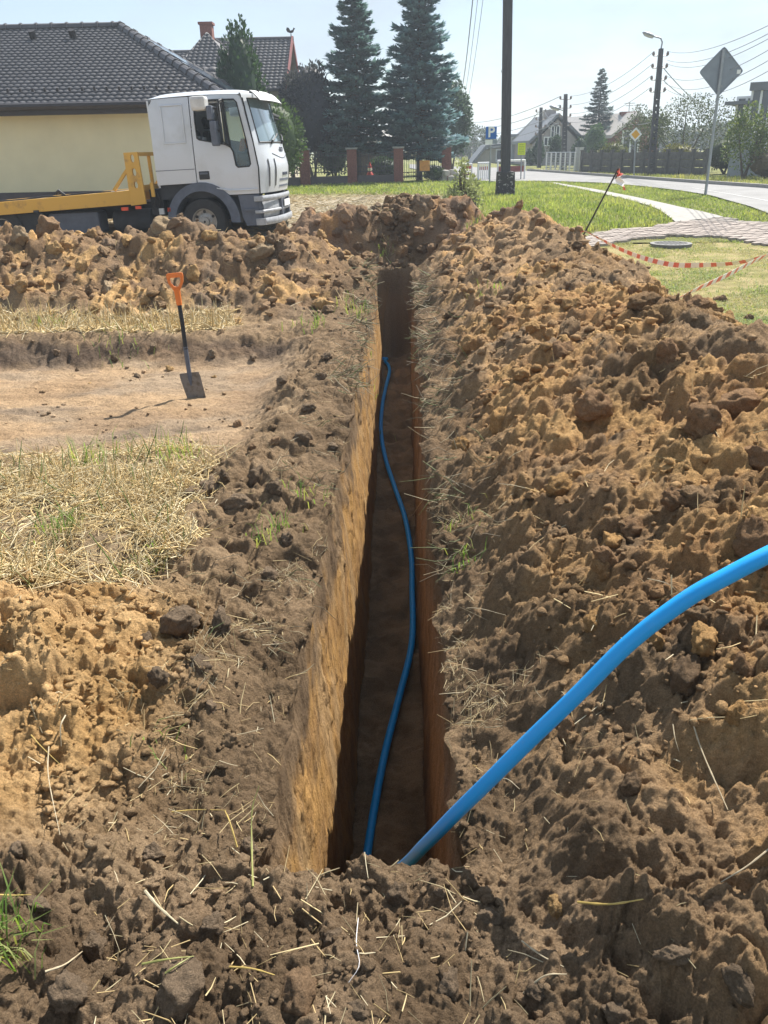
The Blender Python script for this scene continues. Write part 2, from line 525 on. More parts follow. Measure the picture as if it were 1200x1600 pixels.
def macro(x, y):
    """smooth shape of the dug-over ground; also returns zone weights"""
    d = x - xc(y)
    z = hb(x, y)
    # right-hand spoil ridge
    wob = 0.18 * fbm(x * 0.5, y * 0.7, 2, 11)
    dd = d + wob * sst(0.6, 1.2, d)
    prof = np.interp(dd, [0.22, 0.34, 0.55, 0.85, 1.3, 1.75, 2.05, 2.4, 2.75, 3.1], [0, 0.05, 0.22, 0.40, 0.55, 0.66, 0.60, 0.36, 0.10, 0])
    amp = np.interp(y, [0.3, 1.0, 1.5, 2.2, 4, 5.5, 7.5, 9.5, 12.0, 13.6, 14.3], [0.25, 0.42, 0.80, 0.98, 0.96, 0.85, 0.86, 0.95, 1.04, 0.65, 0.0])
    zr = prof * amp
    far = sst(9.5, 12.5, y)
    zr = zr * (1 - far * sst(1.75, 2.6, d) * 0.6)
    # left-hand spoil ridge running across
    yy = y - 10.25 - 0.25 * fbm(x * 0.45, y * 0.2, 2, 23)
    lp = np.interp(yy, [-2.1, -1.5, -0.9, -0.35, 0, 0.5, 1.2, 1.9], [0, 0.14, 0.38, 0.66, 0.76, 0.64, 0.26, 0])
    lb = np.interp(x, [-20, -1.2, -0.55, -0.15, 0.1], [1, 0.95, 0.62, 0.30, 0.0])
    zl = lp * lb * (1 + 0.16 * fbm(x * 0.9, y * 0.6, 2, 29))
    # heap that closes the far end of the trench
    ex = (x - 0.25) / 1.9; ey = (y - 12.75) / 1.25
    ze = 0.80 * np.exp(-(ex ** 4 + ey * ey * 1.4)) * (1 + 0.2 * fbm(x * 1.6, y, 2, 37))
    ze = ze * sst(11.5, 12.7, y)
    # scraped pad and its cut bank
    wp = fbm(x * 1.1, y * 1.1, 3, 41)
    front = sst(4.45, 4.85, y + 0.12 * wp)
    back = 1 - sst(7.15, 7.55, y + 0.14 * wp)
    side = 1 - sst(-1.05, -0.62, x - xc(y) * 0.3 + 0.09 * wp)
    pad = front * back * side
    zp = -0.15 * pad
    lip = 0.07 * np.exp(-((y - 7.7 - 0.1 * wp) / 0.3) ** 2) * (1 - sst(-0.6, -0.2, x))
    # crumbled strip along the left edge of the trench
    strip = np.exp(-((d + 0.52) / 0.28) ** 2) * (0.055 + 0.05 * fbm(x * 2.1, y * 1.7, 3, 53)) * sst(1.0, 2.0, y) * (1 - sst(8.5, 10, y))
    # small ochre heap on the left
    hx, hy = (x + 1.42) / 0.62, (y - 2.12) / 0.62
    small = 0.17 * np.exp(-(hx * hx + hy * hy) ** 1.3)
    # soil in front of the trench
    frnt = 0.07 * np.exp(-((y - 1.15) / 0.30) ** 2) * (1 + 0.8 * fbm(x * 2.4, y * 2.4, 2, 61))
    left_near = 0.08 * sst(-0.2, -0.6, d) * 0 + 0.05 * fbm(x * 1.6, y * 1.6, 3, 67) * (1 - sst(3.0, 5.0, y)) * sst(0.15, 0.4, np.abs(d))
    zz = z + np.maximum(np.maximum(zr, zl), ze) + zp + lip + strip + small + frnt + left_near
    return zz, dict(d=d, zr=zr, zl=zl, ze=ze, pad=pad, front=front, back=back, side=side, small=small, bank=back * (1 - back) * 4 * side * front, wp=wp)

# --- rows and columns of the one detailed sheet
rows = [0.62]
while rows[-1] < 14.6:
    rows.append(rows[-1] * 1.0027)
rows = np.array(rows)
NW, NFL, NG = 84, 19, 292
def sheet():
    y = rows[:, None]
    d_out = lambda yv: 0.535 * yv + 0.10
    u = np.linspace(0, 1, NG)
    ext = np.linspace(0, 1, 38)[1:] ** 1.5      # less dense margin outside the picture
    off = np.concatenate([(u[None, :] ** 1.0) * (d_out(y)), d_out(y) + ext[None, :] * (0.35 * y + 1.7)], axis=1)   # (rows, NG + margin)
    tw = np.linspace(0, 1, NW + 2)[1:-1]
    T = sst(T0 - 0.035, T0 + 0.035, y) * (1 - sst(T1 - 0.10, T1 + 0.10, y))
    zf = np.interp(y, [1.4, 2.0, 11.0, 11.6], [-1.72, -1.70, -1.17, -1.15])
    def side(sg):
        x = xc(y) + sg * ((RIM if sg > 0 else RIML) + off)
        z, W = macro(x, y)
        rimcut = 0.035 * np.exp(-off / 0.05) * T
        z = z - rimcut
        return x, z, W
    xl, zl, Wl = side(-1); xr, zr, Wr = side(1)
    def wall(sg, zrim):
        t = tw[None, :] + 0 * y
        fw_ = FLWR if sg > 0 else FLWL
        wd = fw_ + ((RIM if sg > 0 else RIML) - fw_) * t ** (1.3 if sg > 0 else 1.0)
        x = xc(y) + sg * wd
        zg = zrim[:, :1]
        z = zf + (zg - zf) * t
        zz0, _ = macro(x, y)
        return x, zz0 + (z - zz0) * T, t
    xwl, zwl, twl = wall(-1, zl); xwr, zwr, twr = wall(1, zr)
    fu = np.linspace(-1, 1, NFL)[None, :]
    xf = xc(y) + np.where(fu < 0, FLWL, FLWR) * fu + 0 * y
    zg0, Wf = macro(xf, y)
    zfl = zg0 + (zf + 0.015 * fu ** 2 - zg0) * T
    # assemble left ground (outer to inner), left wall (top to bottom), floor, right wall, right ground
    # where there is no trench the inner columns spread out evenly
    ni = 2 * NW + NFL
    xu = xc(y) - RIML + (RIML + RIM) * (np.arange(ni)[None, :] + 1) / (ni + 1.0)
    zu, _ = macro(xu, y)
    xin = np.concatenate([xwl[:, ::-1], xf, xwr], 1); zin = np.concatenate([zwl[:, ::-1], zfl, zwr], 1)
    xin = xu + (xin - xu) * np.minimum(1, T * 1.6); zin = np.where(T > 0.002, zin, zu)
    X = np.concatenate([xl[:, ::-1], xin, xr], 1)
    Z = np.concatenate([zl[:, ::-1], zin, zr], 1)
    n0 = off.shape[1]
    ncol = X.shape[1]
    part = np.zeros(ncol, int)                   # 0 left ground 1 left wall 2 floor 3 right wall 4 right ground
    part[n0:n0 + NW] = 1; part[n0 + NW:n0 + NW + NFL] = 2; part[n0 + NW + NFL:n0 + 2 * NW + NFL] = 3; part[n0 + 2 * NW + NFL:] = 4
    Y = np.repeat(y, ncol, 1)
    # running lateral coordinate for the noise
    depth = 1.5
    S = np.concatenate([-(FLW + depth + off[:, ::-1]), -(FLW + depth * twl[:, ::-1]), FLW * fu + 0 * y, FLW + depth * twr, FLW + depth + off], 1)
    Sg = X                                       # ground noise uses real x so that both sides stay natural
    tt = np.zeros_like(X)
    tt[:, part == 1] = twl[:, ::-1]; tt[:, part == 3] = twr
    return X, Y, Z, S, part, tt, np.repeat(T, ncol, 1), off

X, Y, Z, S, PART, TT, TR, OFF = sheet()
isw = np.isin(PART, (1, 3))[None, :] & (TR > 0.5)
isf = (PART == 2)[None, :] & (TR > 0.5)
wallw = np.where(np.isin(PART, (1, 3))[None, :], TR, 0)
_, W = macro(X, Y)
d = W['d']
ad = np.abs(d)
heapR = np.clip(W['zr'] / 0.12, 0, 1)
heapL = np.clip(W['zl'] / 0.12, 0, 1)
heapE = np.clip(W['ze'] / 0.12, 0, 1)
heap = np.maximum(np.maximum(heapR, heapL), heapE)
smallh = np.clip(W['small'] / 0.05, 0, 1)
nz = fbm(X * 0.9, Y * 0.9, 4, 71)
nz2 = fbm(X * 3.1, Y * 3.1, 4, 77)
near_left = (1 - sst(-1.12, -0.76, X + 0.12 * nz2)) * sst(1.95, 2.5, Y + 0.25 * nz2 + 0.25 * (X + 1.2)) * (1 - W['front'])     # stubble zone
near_left = near_left * (1 - smallh)
farstub = sst(7.55, 7.8, Y) * (1 - heapL) * (1 - sst(-1.7, -1.2, X)) * (Y < 12)
lawnR = (d > 2.0) * (1 - heapR) * 1.0
beyond = sst(11.8, 12.6, Y) * (1 - heap)
# how strongly the soil is broken up
rough = np.full_like(X, 0.72)
rough = np.maximum(rough, 0.95 * sst(-0.15, 0.35, fbm(X * 1.3, Y * 1.3, 3, 84)) * (ad < 1.4))
rough = np.maximum(rough, heap)
rough = np.maximum(rough, 1.0 * smallh)
rough = rough * (1 - 0.86 * W['pad'] * (1 - 0.8 * W['bank']))
rough = rough * (1 - 0.65 * near_left) * (1 - 0.7 * farstub)
rough = np.where(lawnR > 0.5, 0.12, rough)
rough = rough * (1 - 0.7 * beyond)
slope_smooth = np.exp(-((d - 0.42) / 0.2) ** 2) * sst(1.6, 2.2, Y)           # raked inner slope of the right heap
slope_left = np.exp(-((d + 0.36) / 0.13) ** 2) * sst(1.5, 2.0, Y) * (1 - sst(8, 9, Y))
rough = rough * (1 - 0.2 * slope_smooth) * (1 - 0.15 * slope_left)
ROUGH = rough.copy()
gm = np.where(np.isin(PART, (0, 4))[None, :], 1.0, 1 - TR)       # 1 on open ground
disp = np.zeros_like(X, dtype=np.float32)
TINT = np.full_like(disp, 0.5)
spacing = np.maximum(0.0028 * Y, np.abs(np.gradient(X, axis=1)) * 1.0)
for k, (cell, amp, ampl, pres) in enumerate([(0.46, 0.20, 0.16, 0.4), (0.22, 0.23, 0.24, 0.5), (0.11, 0.22, 0.28, 0.6), (0.055, 0.19, 0.32, 0.65), (0.028, 0.16, 0.36, 0.7), (0.014, 0.14, 0.36, 0.75)]):
    lod = np.clip((cell / spacing - 1.5) / 1.8, 0, 1)
    msk = lod * gm
    if k == 0: msk = msk * np.clip(heap * 1.15 - 0.15, 0, 1)
    rowsel = np.where(msk.max(1) > 0)[0]
    a, b = rowsel.min(), rowsel.max() + 1
    h, t = lumps(X[a:b], Y[a:b], cell, 100 + 20 * k, pres)
    hc_, tc_ = crumble(X[a:b], Y[a:b], cell * 1.25, 700 + 60 * k)
    vary = 0.45 + 1.0 * np.clip(fbm(X[a:b] * 0.7 / (cell * 8), Y[a:b] * 0.7 / (cell * 8), 2, 300 + k) + 0.4, 0, 1)
    rg = rough[a:b] if k < 3 else np.clip(rough[a:b] * 1.35, 0, 1)
    disp[a:b] += (h * ampl + hc_ * amp * 1.25) * cell * msk[a:b] * rg * vary
    if k < 3:
        fr = msk[a:b] * (0.55 if k else 0.35)
        TINT[a:b] = TINT[a:b] * (1 - fr) + (0.65 * tc_ + 0.35 * t) * fr
RG2 = gm * rough
disp += (gm * rough * (0.026 * fbm(X * 7, Y * 7, 3, 401) + 0.012 * fbm(X * 26, Y * 26, 3, 402) * np.clip(0.04 / spacing - 1, 0, 1))).astype(np.float32)
disp += (gm * heap * 0.07 * fbm(X * 2.2, Y * 2.2, 3, 404)).astype(np.float32)
# root-and-rake furrows running down the inner slope of the right heap
fur = fbm(Y * 9 + d * 2, d * 1.5, 3, 405)
disp += (gm * slope_smooth * 0.010 * fur).astype(np.float32)
disp += (gm * slope_left * 0.008 * fbm(Y * 11 - d * 2.0, d * 1.8, 3, 406)).astype(np.float32)
disp += (gm * W['pad'] * (0.016 * fbm(X * 1.3, Y * 5, 4, 407) + 0.010 * fbm(X * 8, Y * 10, 3, 408))).astype(np.float32)
Z = Z + disp
# open ground near the rim also bulges sideways over the edge
edge = np.where(np.isin(PART, (0, 4))[None, :], np.exp(-(ad - RIM) / 0.06), 0) * TR
sgn = np.where(PART < 2, -1.0, 1.0)[None, :]
X = X - sgn * edge * (0.030 * fbm(Y * 6, d * 3, 3, 411) + 0.4 * disp)
# trench walls: vertical bucket scrapes, spalls, ragged top
zn = Z * 1.0
scr = 0.006 * fbm(Y * 9, Z * 2.0, 3, 421) + 0.0022 * fbm(Y * 50, Z * 2.4, 2, 422) + 0.004 * fbm(Y * 18, Z * 12, 3, 427) + 0.012 * fbm(Y * 2.2, Z * 1.5, 3, 423) + 0.022 * fbm(Y * 0.55, Z * 0.3, 2, 425)
spl, _ = lumps(Y, Z, 0.10, 430, 0.35)
spl2, _ = crumble(Y, Z, 0.075, 440)
spl2 = spl2 * np.clip(0.4 + 1.5 * fbm(Y * 2.5, Z * 2.5, 3, 428), 0, 1.3)
spw = 0.35 + 0.65 * sst(0.3, 0.9, TT)
X = X - sgn * wallw * (scr + (0.010 * spl + 0.013 * spl2) * spw - 0.05 * np.clip(TT - 0.62, 0, 1) ** 1.2 * (1 + 0.9 * fbm(Y * 4, Z * 3, 3, 426)))
# floor
fl = (PART == 2)[None, :] * TR
lf1, _ = lumps(X, Y, 0.11, 450, 0.6); lf2, _ = lumps(X, Y, 0.045, 460, 0.7)
Z = Z + fl * (0.055 * lf1 + 0.035 * lf2 + 0.03 * fbm(X * 6, Y * 5, 3, 470))

# --- colours of the soil itself
def C(*c): return np.array(c, dtype=np.float32)
def lerp(a, b, t): return a + (b - a) * np.clip(t, 0, 1)[..., None]
top_d, top_b, top_l = C(0.112, 0.078, 0.049), C(0.170, 0.119, 0.073), C(0.262, 0.190, 0.120)
och, och_l, och_r = C(0.36, 0.225, 0.098), C(0.46, 0.305, 0.150), C(0.275, 0.158, 0.072)
tan, tan_o = C(0.265, 0.200, 0.138), C(0.325, 0.228, 0.140)
col = lerp(top_b[None, None, :] + 0 * X[..., None].astype(np.float32), top_l, 0.5 + 0.9 * nz2 - 0.2)
# right heap: brown body with ochre pours
wo = sst(-0.45, 0.40, 0.30 * (1 - sst(2.5, 4.5, Y)) * sst(0.55, 0.9, d) + nz + 0.55 * nz2 + 0.9 * (TINT - 0.5) + 0.25 * sst(0.7, 1.2, d) - 0.38 * sst(5.0, 9.0, Y) + 0.25 * np.exp(-((Y - 1.9) / 0.9) ** 2) * sst(0.5, 0.8, d))
hc = lerp(top_b * 1.05 + 0 * col, C(0.31, 0.208, 0.118), 0.65 + 0.8 * nz2)
hc = lerp(hc, lerp(och_r + 0 * col, och, 0.5 + nz2), wo * 0.85)
hc = lerp(hc, och_l + 0 * col, sst(0.72, 0.95, TINT) * 0.4 * wo)
hc = lerp(hc, top_d + 0 * col, sst(0.55, 0.95, fbm(X * 0.8, Y * 1.1, 3, 501) + 0.28) * 0.6)
col = lerp(col, hc, heapR * (X > 0))
lc = lerp(C(0.19, 0.126, 0.074) + 0 * col, C(0.36, 0.232, 0.108), sst(-0.1, 0.7, nz2 + 0.5 * nz + 1.4 * (TINT - 0.5)))
lc = lerp(lc, C(0.17, 0.122, 0.082) + 0 * col, sst(0.05, 0.55, -nz + 0.4 * nz2))
col = lerp(col, lc, np.maximum(heapL, 0))
ec = lerp(C(0.19, 0.128, 0.085) + 0 * col, och_r, sst(0.0, 0.7, nz2 + (TINT - 0.5)))
col = lerp(col, ec, heapE)
col = lerp(col, lerp(och + 0 * col, och_l, 0.5 + 1.0 * nz2 + 0.6 * (TINT - 0.5)), smallh)
# dark topsoil along both rims and in front
col = lerp(col, lerp(top_d + 0 * col, top_b, 0.5 + nz2), np.exp(-((ad - 0.22) / 0.38) ** 4) * sst(1.2, 1.6, Y) * 0.85)
frontw = (1 - sst(1.25, 1.6, Y + 0.12 * nz2)) * 0.9
col = lerp(col, lerp(top_d * 1.05 + 0 * col, C(0.21, 0.150, 0.096), 0.45 + nz2), frontw * (1 - 0.85 * heapR * sst(0.35, 0.7, X)))
# pad, stubble, field
col = lerp(col, lerp(tan + 0 * col, tan_o, 0.4 + 1.3 * fbm(X * 0.9, Y * 2.2, 3, 520) - 0.25 * (X + 2)), W['pad'] * (1 - 0.8 * W['bank']))
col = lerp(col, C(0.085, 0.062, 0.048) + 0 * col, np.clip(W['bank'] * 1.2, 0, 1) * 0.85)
col = lerp(col, C(0.15, 0.115, 0.085) + 0 * col, W['pad'] * sst(0.12, 0.6, fbm(X * 1.5, Y * 4.0, 5, 524)) * 0.6)
col = lerp(col, C(0.27, 0.180, 0.105) + 0 * col, W['pad'] * sst(0.1, 0.5, fbm(X * 0.8 + 5, Y * 1.6, 4, 526)) * 0.5)
col = lerp(col, C(0.27, 0.205, 0.13) + 0 * col, near_left * 0.85)
col = lerp(col, C(0.42, 0.33, 0.20) + 0 * col, farstub * 0.85)
col = lerp(col, C(0.40, 0.34, 0.26) + 0 * col, beyond * (X < 1.2))
lawn_c = lerp(C(0.20, 0.19, 0.075) + 0 * col, C(0.30, 0.25, 0.13), 0.5 + nz2)
col = lerp(col, lawn_c, np.maximum(lawnR, beyond * (X >= 1.2)))
# trench
zrel = Z
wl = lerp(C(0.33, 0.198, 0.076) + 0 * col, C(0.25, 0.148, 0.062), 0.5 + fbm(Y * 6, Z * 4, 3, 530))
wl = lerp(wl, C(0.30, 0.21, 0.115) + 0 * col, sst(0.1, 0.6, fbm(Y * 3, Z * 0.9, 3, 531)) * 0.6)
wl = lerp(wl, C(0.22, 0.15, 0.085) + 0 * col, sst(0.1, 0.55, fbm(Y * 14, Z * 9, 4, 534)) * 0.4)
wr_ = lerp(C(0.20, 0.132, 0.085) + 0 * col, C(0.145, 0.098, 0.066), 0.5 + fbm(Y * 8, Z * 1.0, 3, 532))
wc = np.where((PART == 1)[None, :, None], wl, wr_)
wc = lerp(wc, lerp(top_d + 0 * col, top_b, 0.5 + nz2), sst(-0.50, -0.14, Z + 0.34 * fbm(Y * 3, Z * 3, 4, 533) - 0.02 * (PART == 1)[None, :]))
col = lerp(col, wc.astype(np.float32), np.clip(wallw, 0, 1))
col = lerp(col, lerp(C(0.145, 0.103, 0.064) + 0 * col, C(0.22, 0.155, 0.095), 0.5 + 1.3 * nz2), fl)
col = col * (0.74 + 0.50 * TINT)[..., None] * np.array([1.36, 1.33, 1.28], dtype=np.float32)
col = np.clip(col, 0.01, 0.9)

# outermost columns dip under the surrounding land, last rows too
marg = np.zeros_like(X)
n0 = OFF.shape[1]
for j in range(4):
    marg[:, j] = marg[:, -1 - j] = (4 - j) / 4
Z = np.where(marg > 0, Z * (1 - marg) + (hb(X, Y) - 0.035) * marg, Z)
rowm = sst(13.9, 14.5, Y)
Z = Z * (1 - rowm) + (hb(X, Y) - 0.03) * rowm

NR_, NC_ = X.shape
V = np.stack([X, Y, Z], -1).reshape(-1, 3).astype(np.float32)
CF = col.reshape(-1, 3).astype(np.float32)
# vertex normals of the sheet (for things that lie on it)
P = np.stack([X, Y, Z], -1)
NRM = np.cross(np.gradient(P, axis=1), np.gradient(P, axis=0)).reshape(-1, 3)
NRM /= np.linalg.norm(NRM, axis=1, keepdims=True) + 1e-9
idx = np.arange(NR_ * NC_).reshape(NR_, NC_)
Q = np.stack([idx[:-1, :-1], idx[:-1, 1:], idx[1:, 1:], idx[1:, :-1]], -1)
cell_part = PART[:-1]
trm = TR[:-1, :-1] > 0.5
zone = np.zeros(Q.shape[:2], int)                                         # 0 ground
hz = heap[:-1, :-1]
zone[(heapR[:-1, :-1] > 0.25) & (X[:-1, :-1] > 0) & (Y[:-1, :-1] > 1.5)] = 2   # right heap
zone[(heapL[:-1, :-1] > 0.25) & (heapL[:-1, :-1] > heapR[:-1, :-1] * (X[:-1, :-1] > 0))] = 3
zone[(heapE[:-1, :-1] > 0.25) & (zone == 0)] = 3
zone[trm & np.isin(cell_part, (1, 2, 3))[None, :]] = 1
def subset(name, z):
    q = Q[zone == z].reshape(-1, 4)
    used = np.unique(q)
    remap = np.zeros(len(V), np.int32); remap[used] = np.arange(len(used))
    return np_mesh(name, V[used], remap[q], M['cut'] if z == 1 else M['soil'], True, CF[used])
GROUND = tag(link('ground', subset('ground', 0)), kind='structure')
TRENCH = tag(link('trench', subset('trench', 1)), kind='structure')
HEAP_R = tag(link('soil_heap', subset('soil_heap', 2)), 'long ridge of brown and ochre dug soil along the right side of the trench', 'soil heap')
HEAP_L = tag(link('soil_heap', subset('soil_heap', 3)), 'lumpy ridge of dry ochre clods across the field in front of the truck', 'soil heap')

# --- the land around the detailed sheet
def land_color(x, y):
    n = fbm(x * 0.35, y * 0.35, 4, 600); n2 = fbm(x * 1.7, y * 1.7, 3, 610)
    base = lerp(C(0.17, 0.19, 0.06) + 0 * x[..., None], C(0.24, 0.23, 0.10), 0.5 + n2 + 0.5 * n)
    edge = -0.3 + 0.12 * np.clip(y - 14, 0, 30)
    dry = (1 - sst(25.0, 28.0, y + 1.5 * n)) * (1 - sst(edge, edge + 1.0, x + 0.5 * n2))
    base = lerp(base, lerp(C(0.42, 0.36, 0.27) + 0 * base, C(0.33, 0.28, 0.20), 0.5 + n2), dry)
    return base
def patch(xs, ys, name):
    xg, yg = xs, ys
    z = hb(xg, yg) + 0.02 * fbm(xg * 1.1, yg * 1.1, 2, 620) * (np.abs(xg) < 60)
    v = np.stack([xg, yg, z], -1).reshape(-1, 3)
    i = np.arange(xg.size).reshape(xg.shape)
    q = np.stack([i[:-1, :-1], i[:-1, 1:], i[1:, 1:], i[1:, :-1]], -1).reshape(-1, 4)
    return v, q, land_color(xg, yg).reshape(-1, 3)
pv, pq, pc = [], [], []
def addp(xs, ys):
    v, q, c = patch(xs, ys, '')
    o = sum(len(a) for a in pv)
    pv.append(v); pq.append(q + o); pc.append(c)
yr = rows[::12]
yr = np.append(yr, 14.6)
lo = OFF[0].shape[0]
edge_off = lambda yv: 0.535 * yv + 0.10 + 0.93 * (0.35 * yv + 1.7)
fan = np.array([0, 0.4, 1, 2, 3.5, 6, 10, 18, 35, 80, 200, 500])
ey = np.asarray(yr)[:, None]
xr_e = xc(ey) + RIM + edge_off(ey); xl_e = xc(ey) - RIML - edge_off(ey)
addp(xr_e + fan[None, :], ey + 0 * fan[None, :])
addp((xl_e - fan[None, :])[:, ::-1], ey + 0 * fan[None, :])
full = np.concatenate([-fan[::-1][:-3] - 12, np.linspace(-11.5, 14.5, 90), fan[1:] + 14.5, ])
full = np.concatenate([[-512, -212], full[full > -200]])
full = np.unique(full)
yb = np.concatenate([np.linspace(14.25, 60, 130), np.geomspace(61, 1500, 30)])
addp(full[None, :] + 0 * yb[:, None], yb[:, None] + 0 * full[None, :])
yk = np.array([-300, -100, -30, -10, -4, -1, 0, 0.4, 0.66])
addp(full[None, :] + 0 * yk[:, None], yk[:, None] + 0 * full[None, :])
land = tag(link('field', np_mesh('field', np.concatenate(pv), np.concatenate(pq), M['soil'], True, np.concatenate(pc))), kind='structure')
# ================================================================== ROAD, PAVEMENT
def in_poly(px, py, poly):
    r = np.zeros(px.shape, bool)
    n = len(poly)
    for i in range(n):
        x0, y0 = poly[i]; x1, y1 = poly[(i + 1) % n]
        c = ((y0 > py) != (y1 > py)) & (px < (x1 - x0) * (py - y0) / ((y1 - y0) or 1e-9) + x0)
        r ^= c
    return r

def strip(name, upper, lower, m, lift, nsub=6, th=0.0):
    """a sheet between two edges given as lists of ground points"""
    def resample(pts, n):
        pts = np.array([(p.x, p.y) for p in pts]); L = np.r_[0, np.cumsum(np.linalg.norm(np.diff(pts, axis=0), axis=1))]
        t = np.linspace(0, L[-1], n)
        return np.stack([np.interp(t, L, pts[:, 0]), np.interp(t, L, pts[:, 1])], -1)
    n = 60
    a, b = resample(upper, n), resample(lower, n)
    t = np.linspace(0, 1, nsub)[None, :, None]
    P2 = a[:, None] * (1 - t) + b[:, None] * t
    z = hb(P2[..., 0], P2[..., 1]) + lift
    v = np.concatenate([P2, z[..., None]], -1).reshape(-1, 3)
    i = np.arange(n * nsub).reshape(n, nsub)
    q = np.stack([i[:-1, :-1], i[1:, :-1], i[1:, 1:], i[:-1, 1:]], -1).reshape(-1, 4)
    me = np_mesh(name, v, q, m, True)
    o = link(name, me)
    return tag(o, kind='structure')

road_up = [g(*p) for p in [(640, 257), (708, 261), (783, 263), (825, 268), (867, 271), (960, 278), (1090, 288), (1200, 296), (1330, 312)]]
road_lo = [g(*p) for p in [(640, 263), (705, 279), (768, 285), (820, 284), (858, 284), (940, 287), (1000, 292), (1060, 299), (1110, 307), (1150, 319), (1200, 336), (1330, 392)]]
strip('road', road_up, road_lo, M['asphalt'], 0.035, 8)
# white edge line along the near side of the road
el = [g(*p) for p in [(930, 283.5), (1000, 288), (1080, 295.5), (1130, 304), (1200, 317), (1300, 340)]]
el2 = [Vector((p.x + 0.02, p.y - 0.13, 0)) for p in el]
strip('road_marking', el, el2, M['paint'], 0.041, 2)
kerb_pts = [Vector((p.x * 1.002, p.y * 1.002, 0)) for p in road_up[3:]]
kb = MB()
for a, b in zip(kerb_pts[:-1], kerb_pts[1:]):
    za, zb = float(hb(a.x, a.y)) + 0.06, float(hb(b.x, b.y)) + 0.06
    kb.bar((a.x, a.y + 0.08, za), (b.x, b.y + 0.08, zb), 0.12, 0.14)
tag(kb.build('kerb', M['concrete']), kind='structure')
path_up = [g(*p) for p in [(858, 285), (930, 297), (1000, 311), (1060, 325), (1130, 341)]]
path_lo = [g(*p) for p in [(866, 288.5), (930, 301.5), (990, 316), (1030, 330), (1055, 349)]]
PAVE = strip('pavement', path_up, path_lo, M['concrete'], 0.03, 4)
apron_px = [(1056, 350), (1131, 341.5), (1150, 347), (1200, 350), (1290, 352), (1290, 398), (1200, 386), (1160, 377), (1120, 372), (1050, 370), (985, 376), (925, 388), (880, 393), (888, 382), (950, 362), (1010, 358)]
apron = [g(*p) for p in apron_px]
APRON2 = [(p.x, p.y) for p in apron]
# bedding sheet under the blocks
base = empty('driveway_paving')
base['kind'] = 'structure'
cxm, cym = np.mean([p[0] for p in APRON2]), np.mean([p[1] for p in APRON2])
gx, gy = np.meshgrid(np.linspace(min(p[0] for p in APRON2), max(p[0] for p in APRON2), 90), np.linspace(min(p[1] for p in APRON2), max(p[1] for p in APRON2), 60))
ins = in_poly(gx, gy, APRON2)
iv = np.arange(gx.size).reshape(gx.shape)
qq = np.stack([iv[:-1, :-1], iv[:-1, 1:], iv[1:, 1:], iv[1:, :-1]], -1)[ins[:-1, :-1] & ins[1:, 1:] & ins[:-1, 1:] & ins[1:, :-1]]
link('sand_bed', np_mesh('sand_bed', np.stack([gx, gy, hb(gx, gy) + 0.026], -1).reshape(-1, 3), qq, mat('sand', (0.40, 0.35, 0.28), 0.95, 0.2, 12), True), base)
bm_ = MB().box((-0.097, -0.047, -0.03), (0.097, 0.047, 0.03))
proto_block = bm_.build('paving_block', M['paver'], base, bevel=0.008)
blocks = []
ca, sa = math.cos(R(12)), math.sin(R(12))
for iy in range(-60, 60):
    for ix in range(-60, 60):
        lx, ly = ix * 0.203 + (0.1 if iy % 2 else 0), iy * 0.103
        x, y = cxm + lx * ca - ly * sa, cym + lx * sa + ly * ca
        blocks.append((x, y))
blocks = np.array(blocks)
blocks = blocks[in_poly(blocks[:, 0], blocks[:, 1], APRON2)]
keep = rng.random(len(blocks)) > np.clip((3.9 - blocks[:, 0]) * 0.35, 0, 0.55)        # soil and grass have covered part of the left end
blocks = blocks[keep]
order = np.argsort(np.hypot(blocks[:, 0], blocks[:, 1]) + 100 * (blocks[:, 0] / blocks[:, 1] > 0.5))
first = True
for k in order[:290]:
    x, y = blocks[k]
    o = proto_block if first else proto_block.copy()
    if not first: COL.objects.link(o); o.parent = base
    first = False
    o.location = (x, y, float(hb(x, y)) + 0.012 + rng.normal(0, 0.003))
    o.rotation_euler = (rng.normal(0, 0.015), rng.normal(0, 0.015), R(12) + rng.normal(0, 0.02))
mb = MB()
for k in order[290:]:
    x, y = blocks[k]; z = float(hb(x, y)) + 0.012 + rng.normal(0, 0.003)
    Mx = Matrix.Translation((x, y, z)) @ Matrix.Rotation(R(12), 4, 'Z')
    mb.box((-0.097, -0.047, -0.03), (0.097, 0.047, 0.03), Mx)
o = mb.build('outlying_blocks', M['paver2'], base); o['kind'] = 'stuff'

# ================================================================== FOLIAGE
def unit(v): return v / (np.linalg.norm(v, axis=-1, keepdims=True) + 1e-9)
def leaves_mesh(name, c, dr, side, ln, wd, colr, m):
    """one diamond leaf per row, slightly folded"""
    n = len(c)
    up = np.cross(dr, side)
    ln, wd = ln[:, None], wd[:, None]
    v = np.empty((n, 4, 3), np.float32)
    v[:, 0] = c
    v[:, 1] = c + dr * ln * 0.5 + side * wd * 0.5 + up * wd * 0.12
    v[:, 2] = c + dr * ln - up * ln * 0.08
    v[:, 3] = c + dr * ln * 0.5 - side * wd * 0.5 + up * wd * 0.12
    q = np.arange(n * 4).reshape(n, 4)
    return np_mesh(name, v.reshape(-1, 3), q, m, False, np.repeat(colr, 4, 0))
def rand_unit(n): return unit(rng.normal(size=(n, 3)))
def ground_z(x, y): return float(hb(x, y))

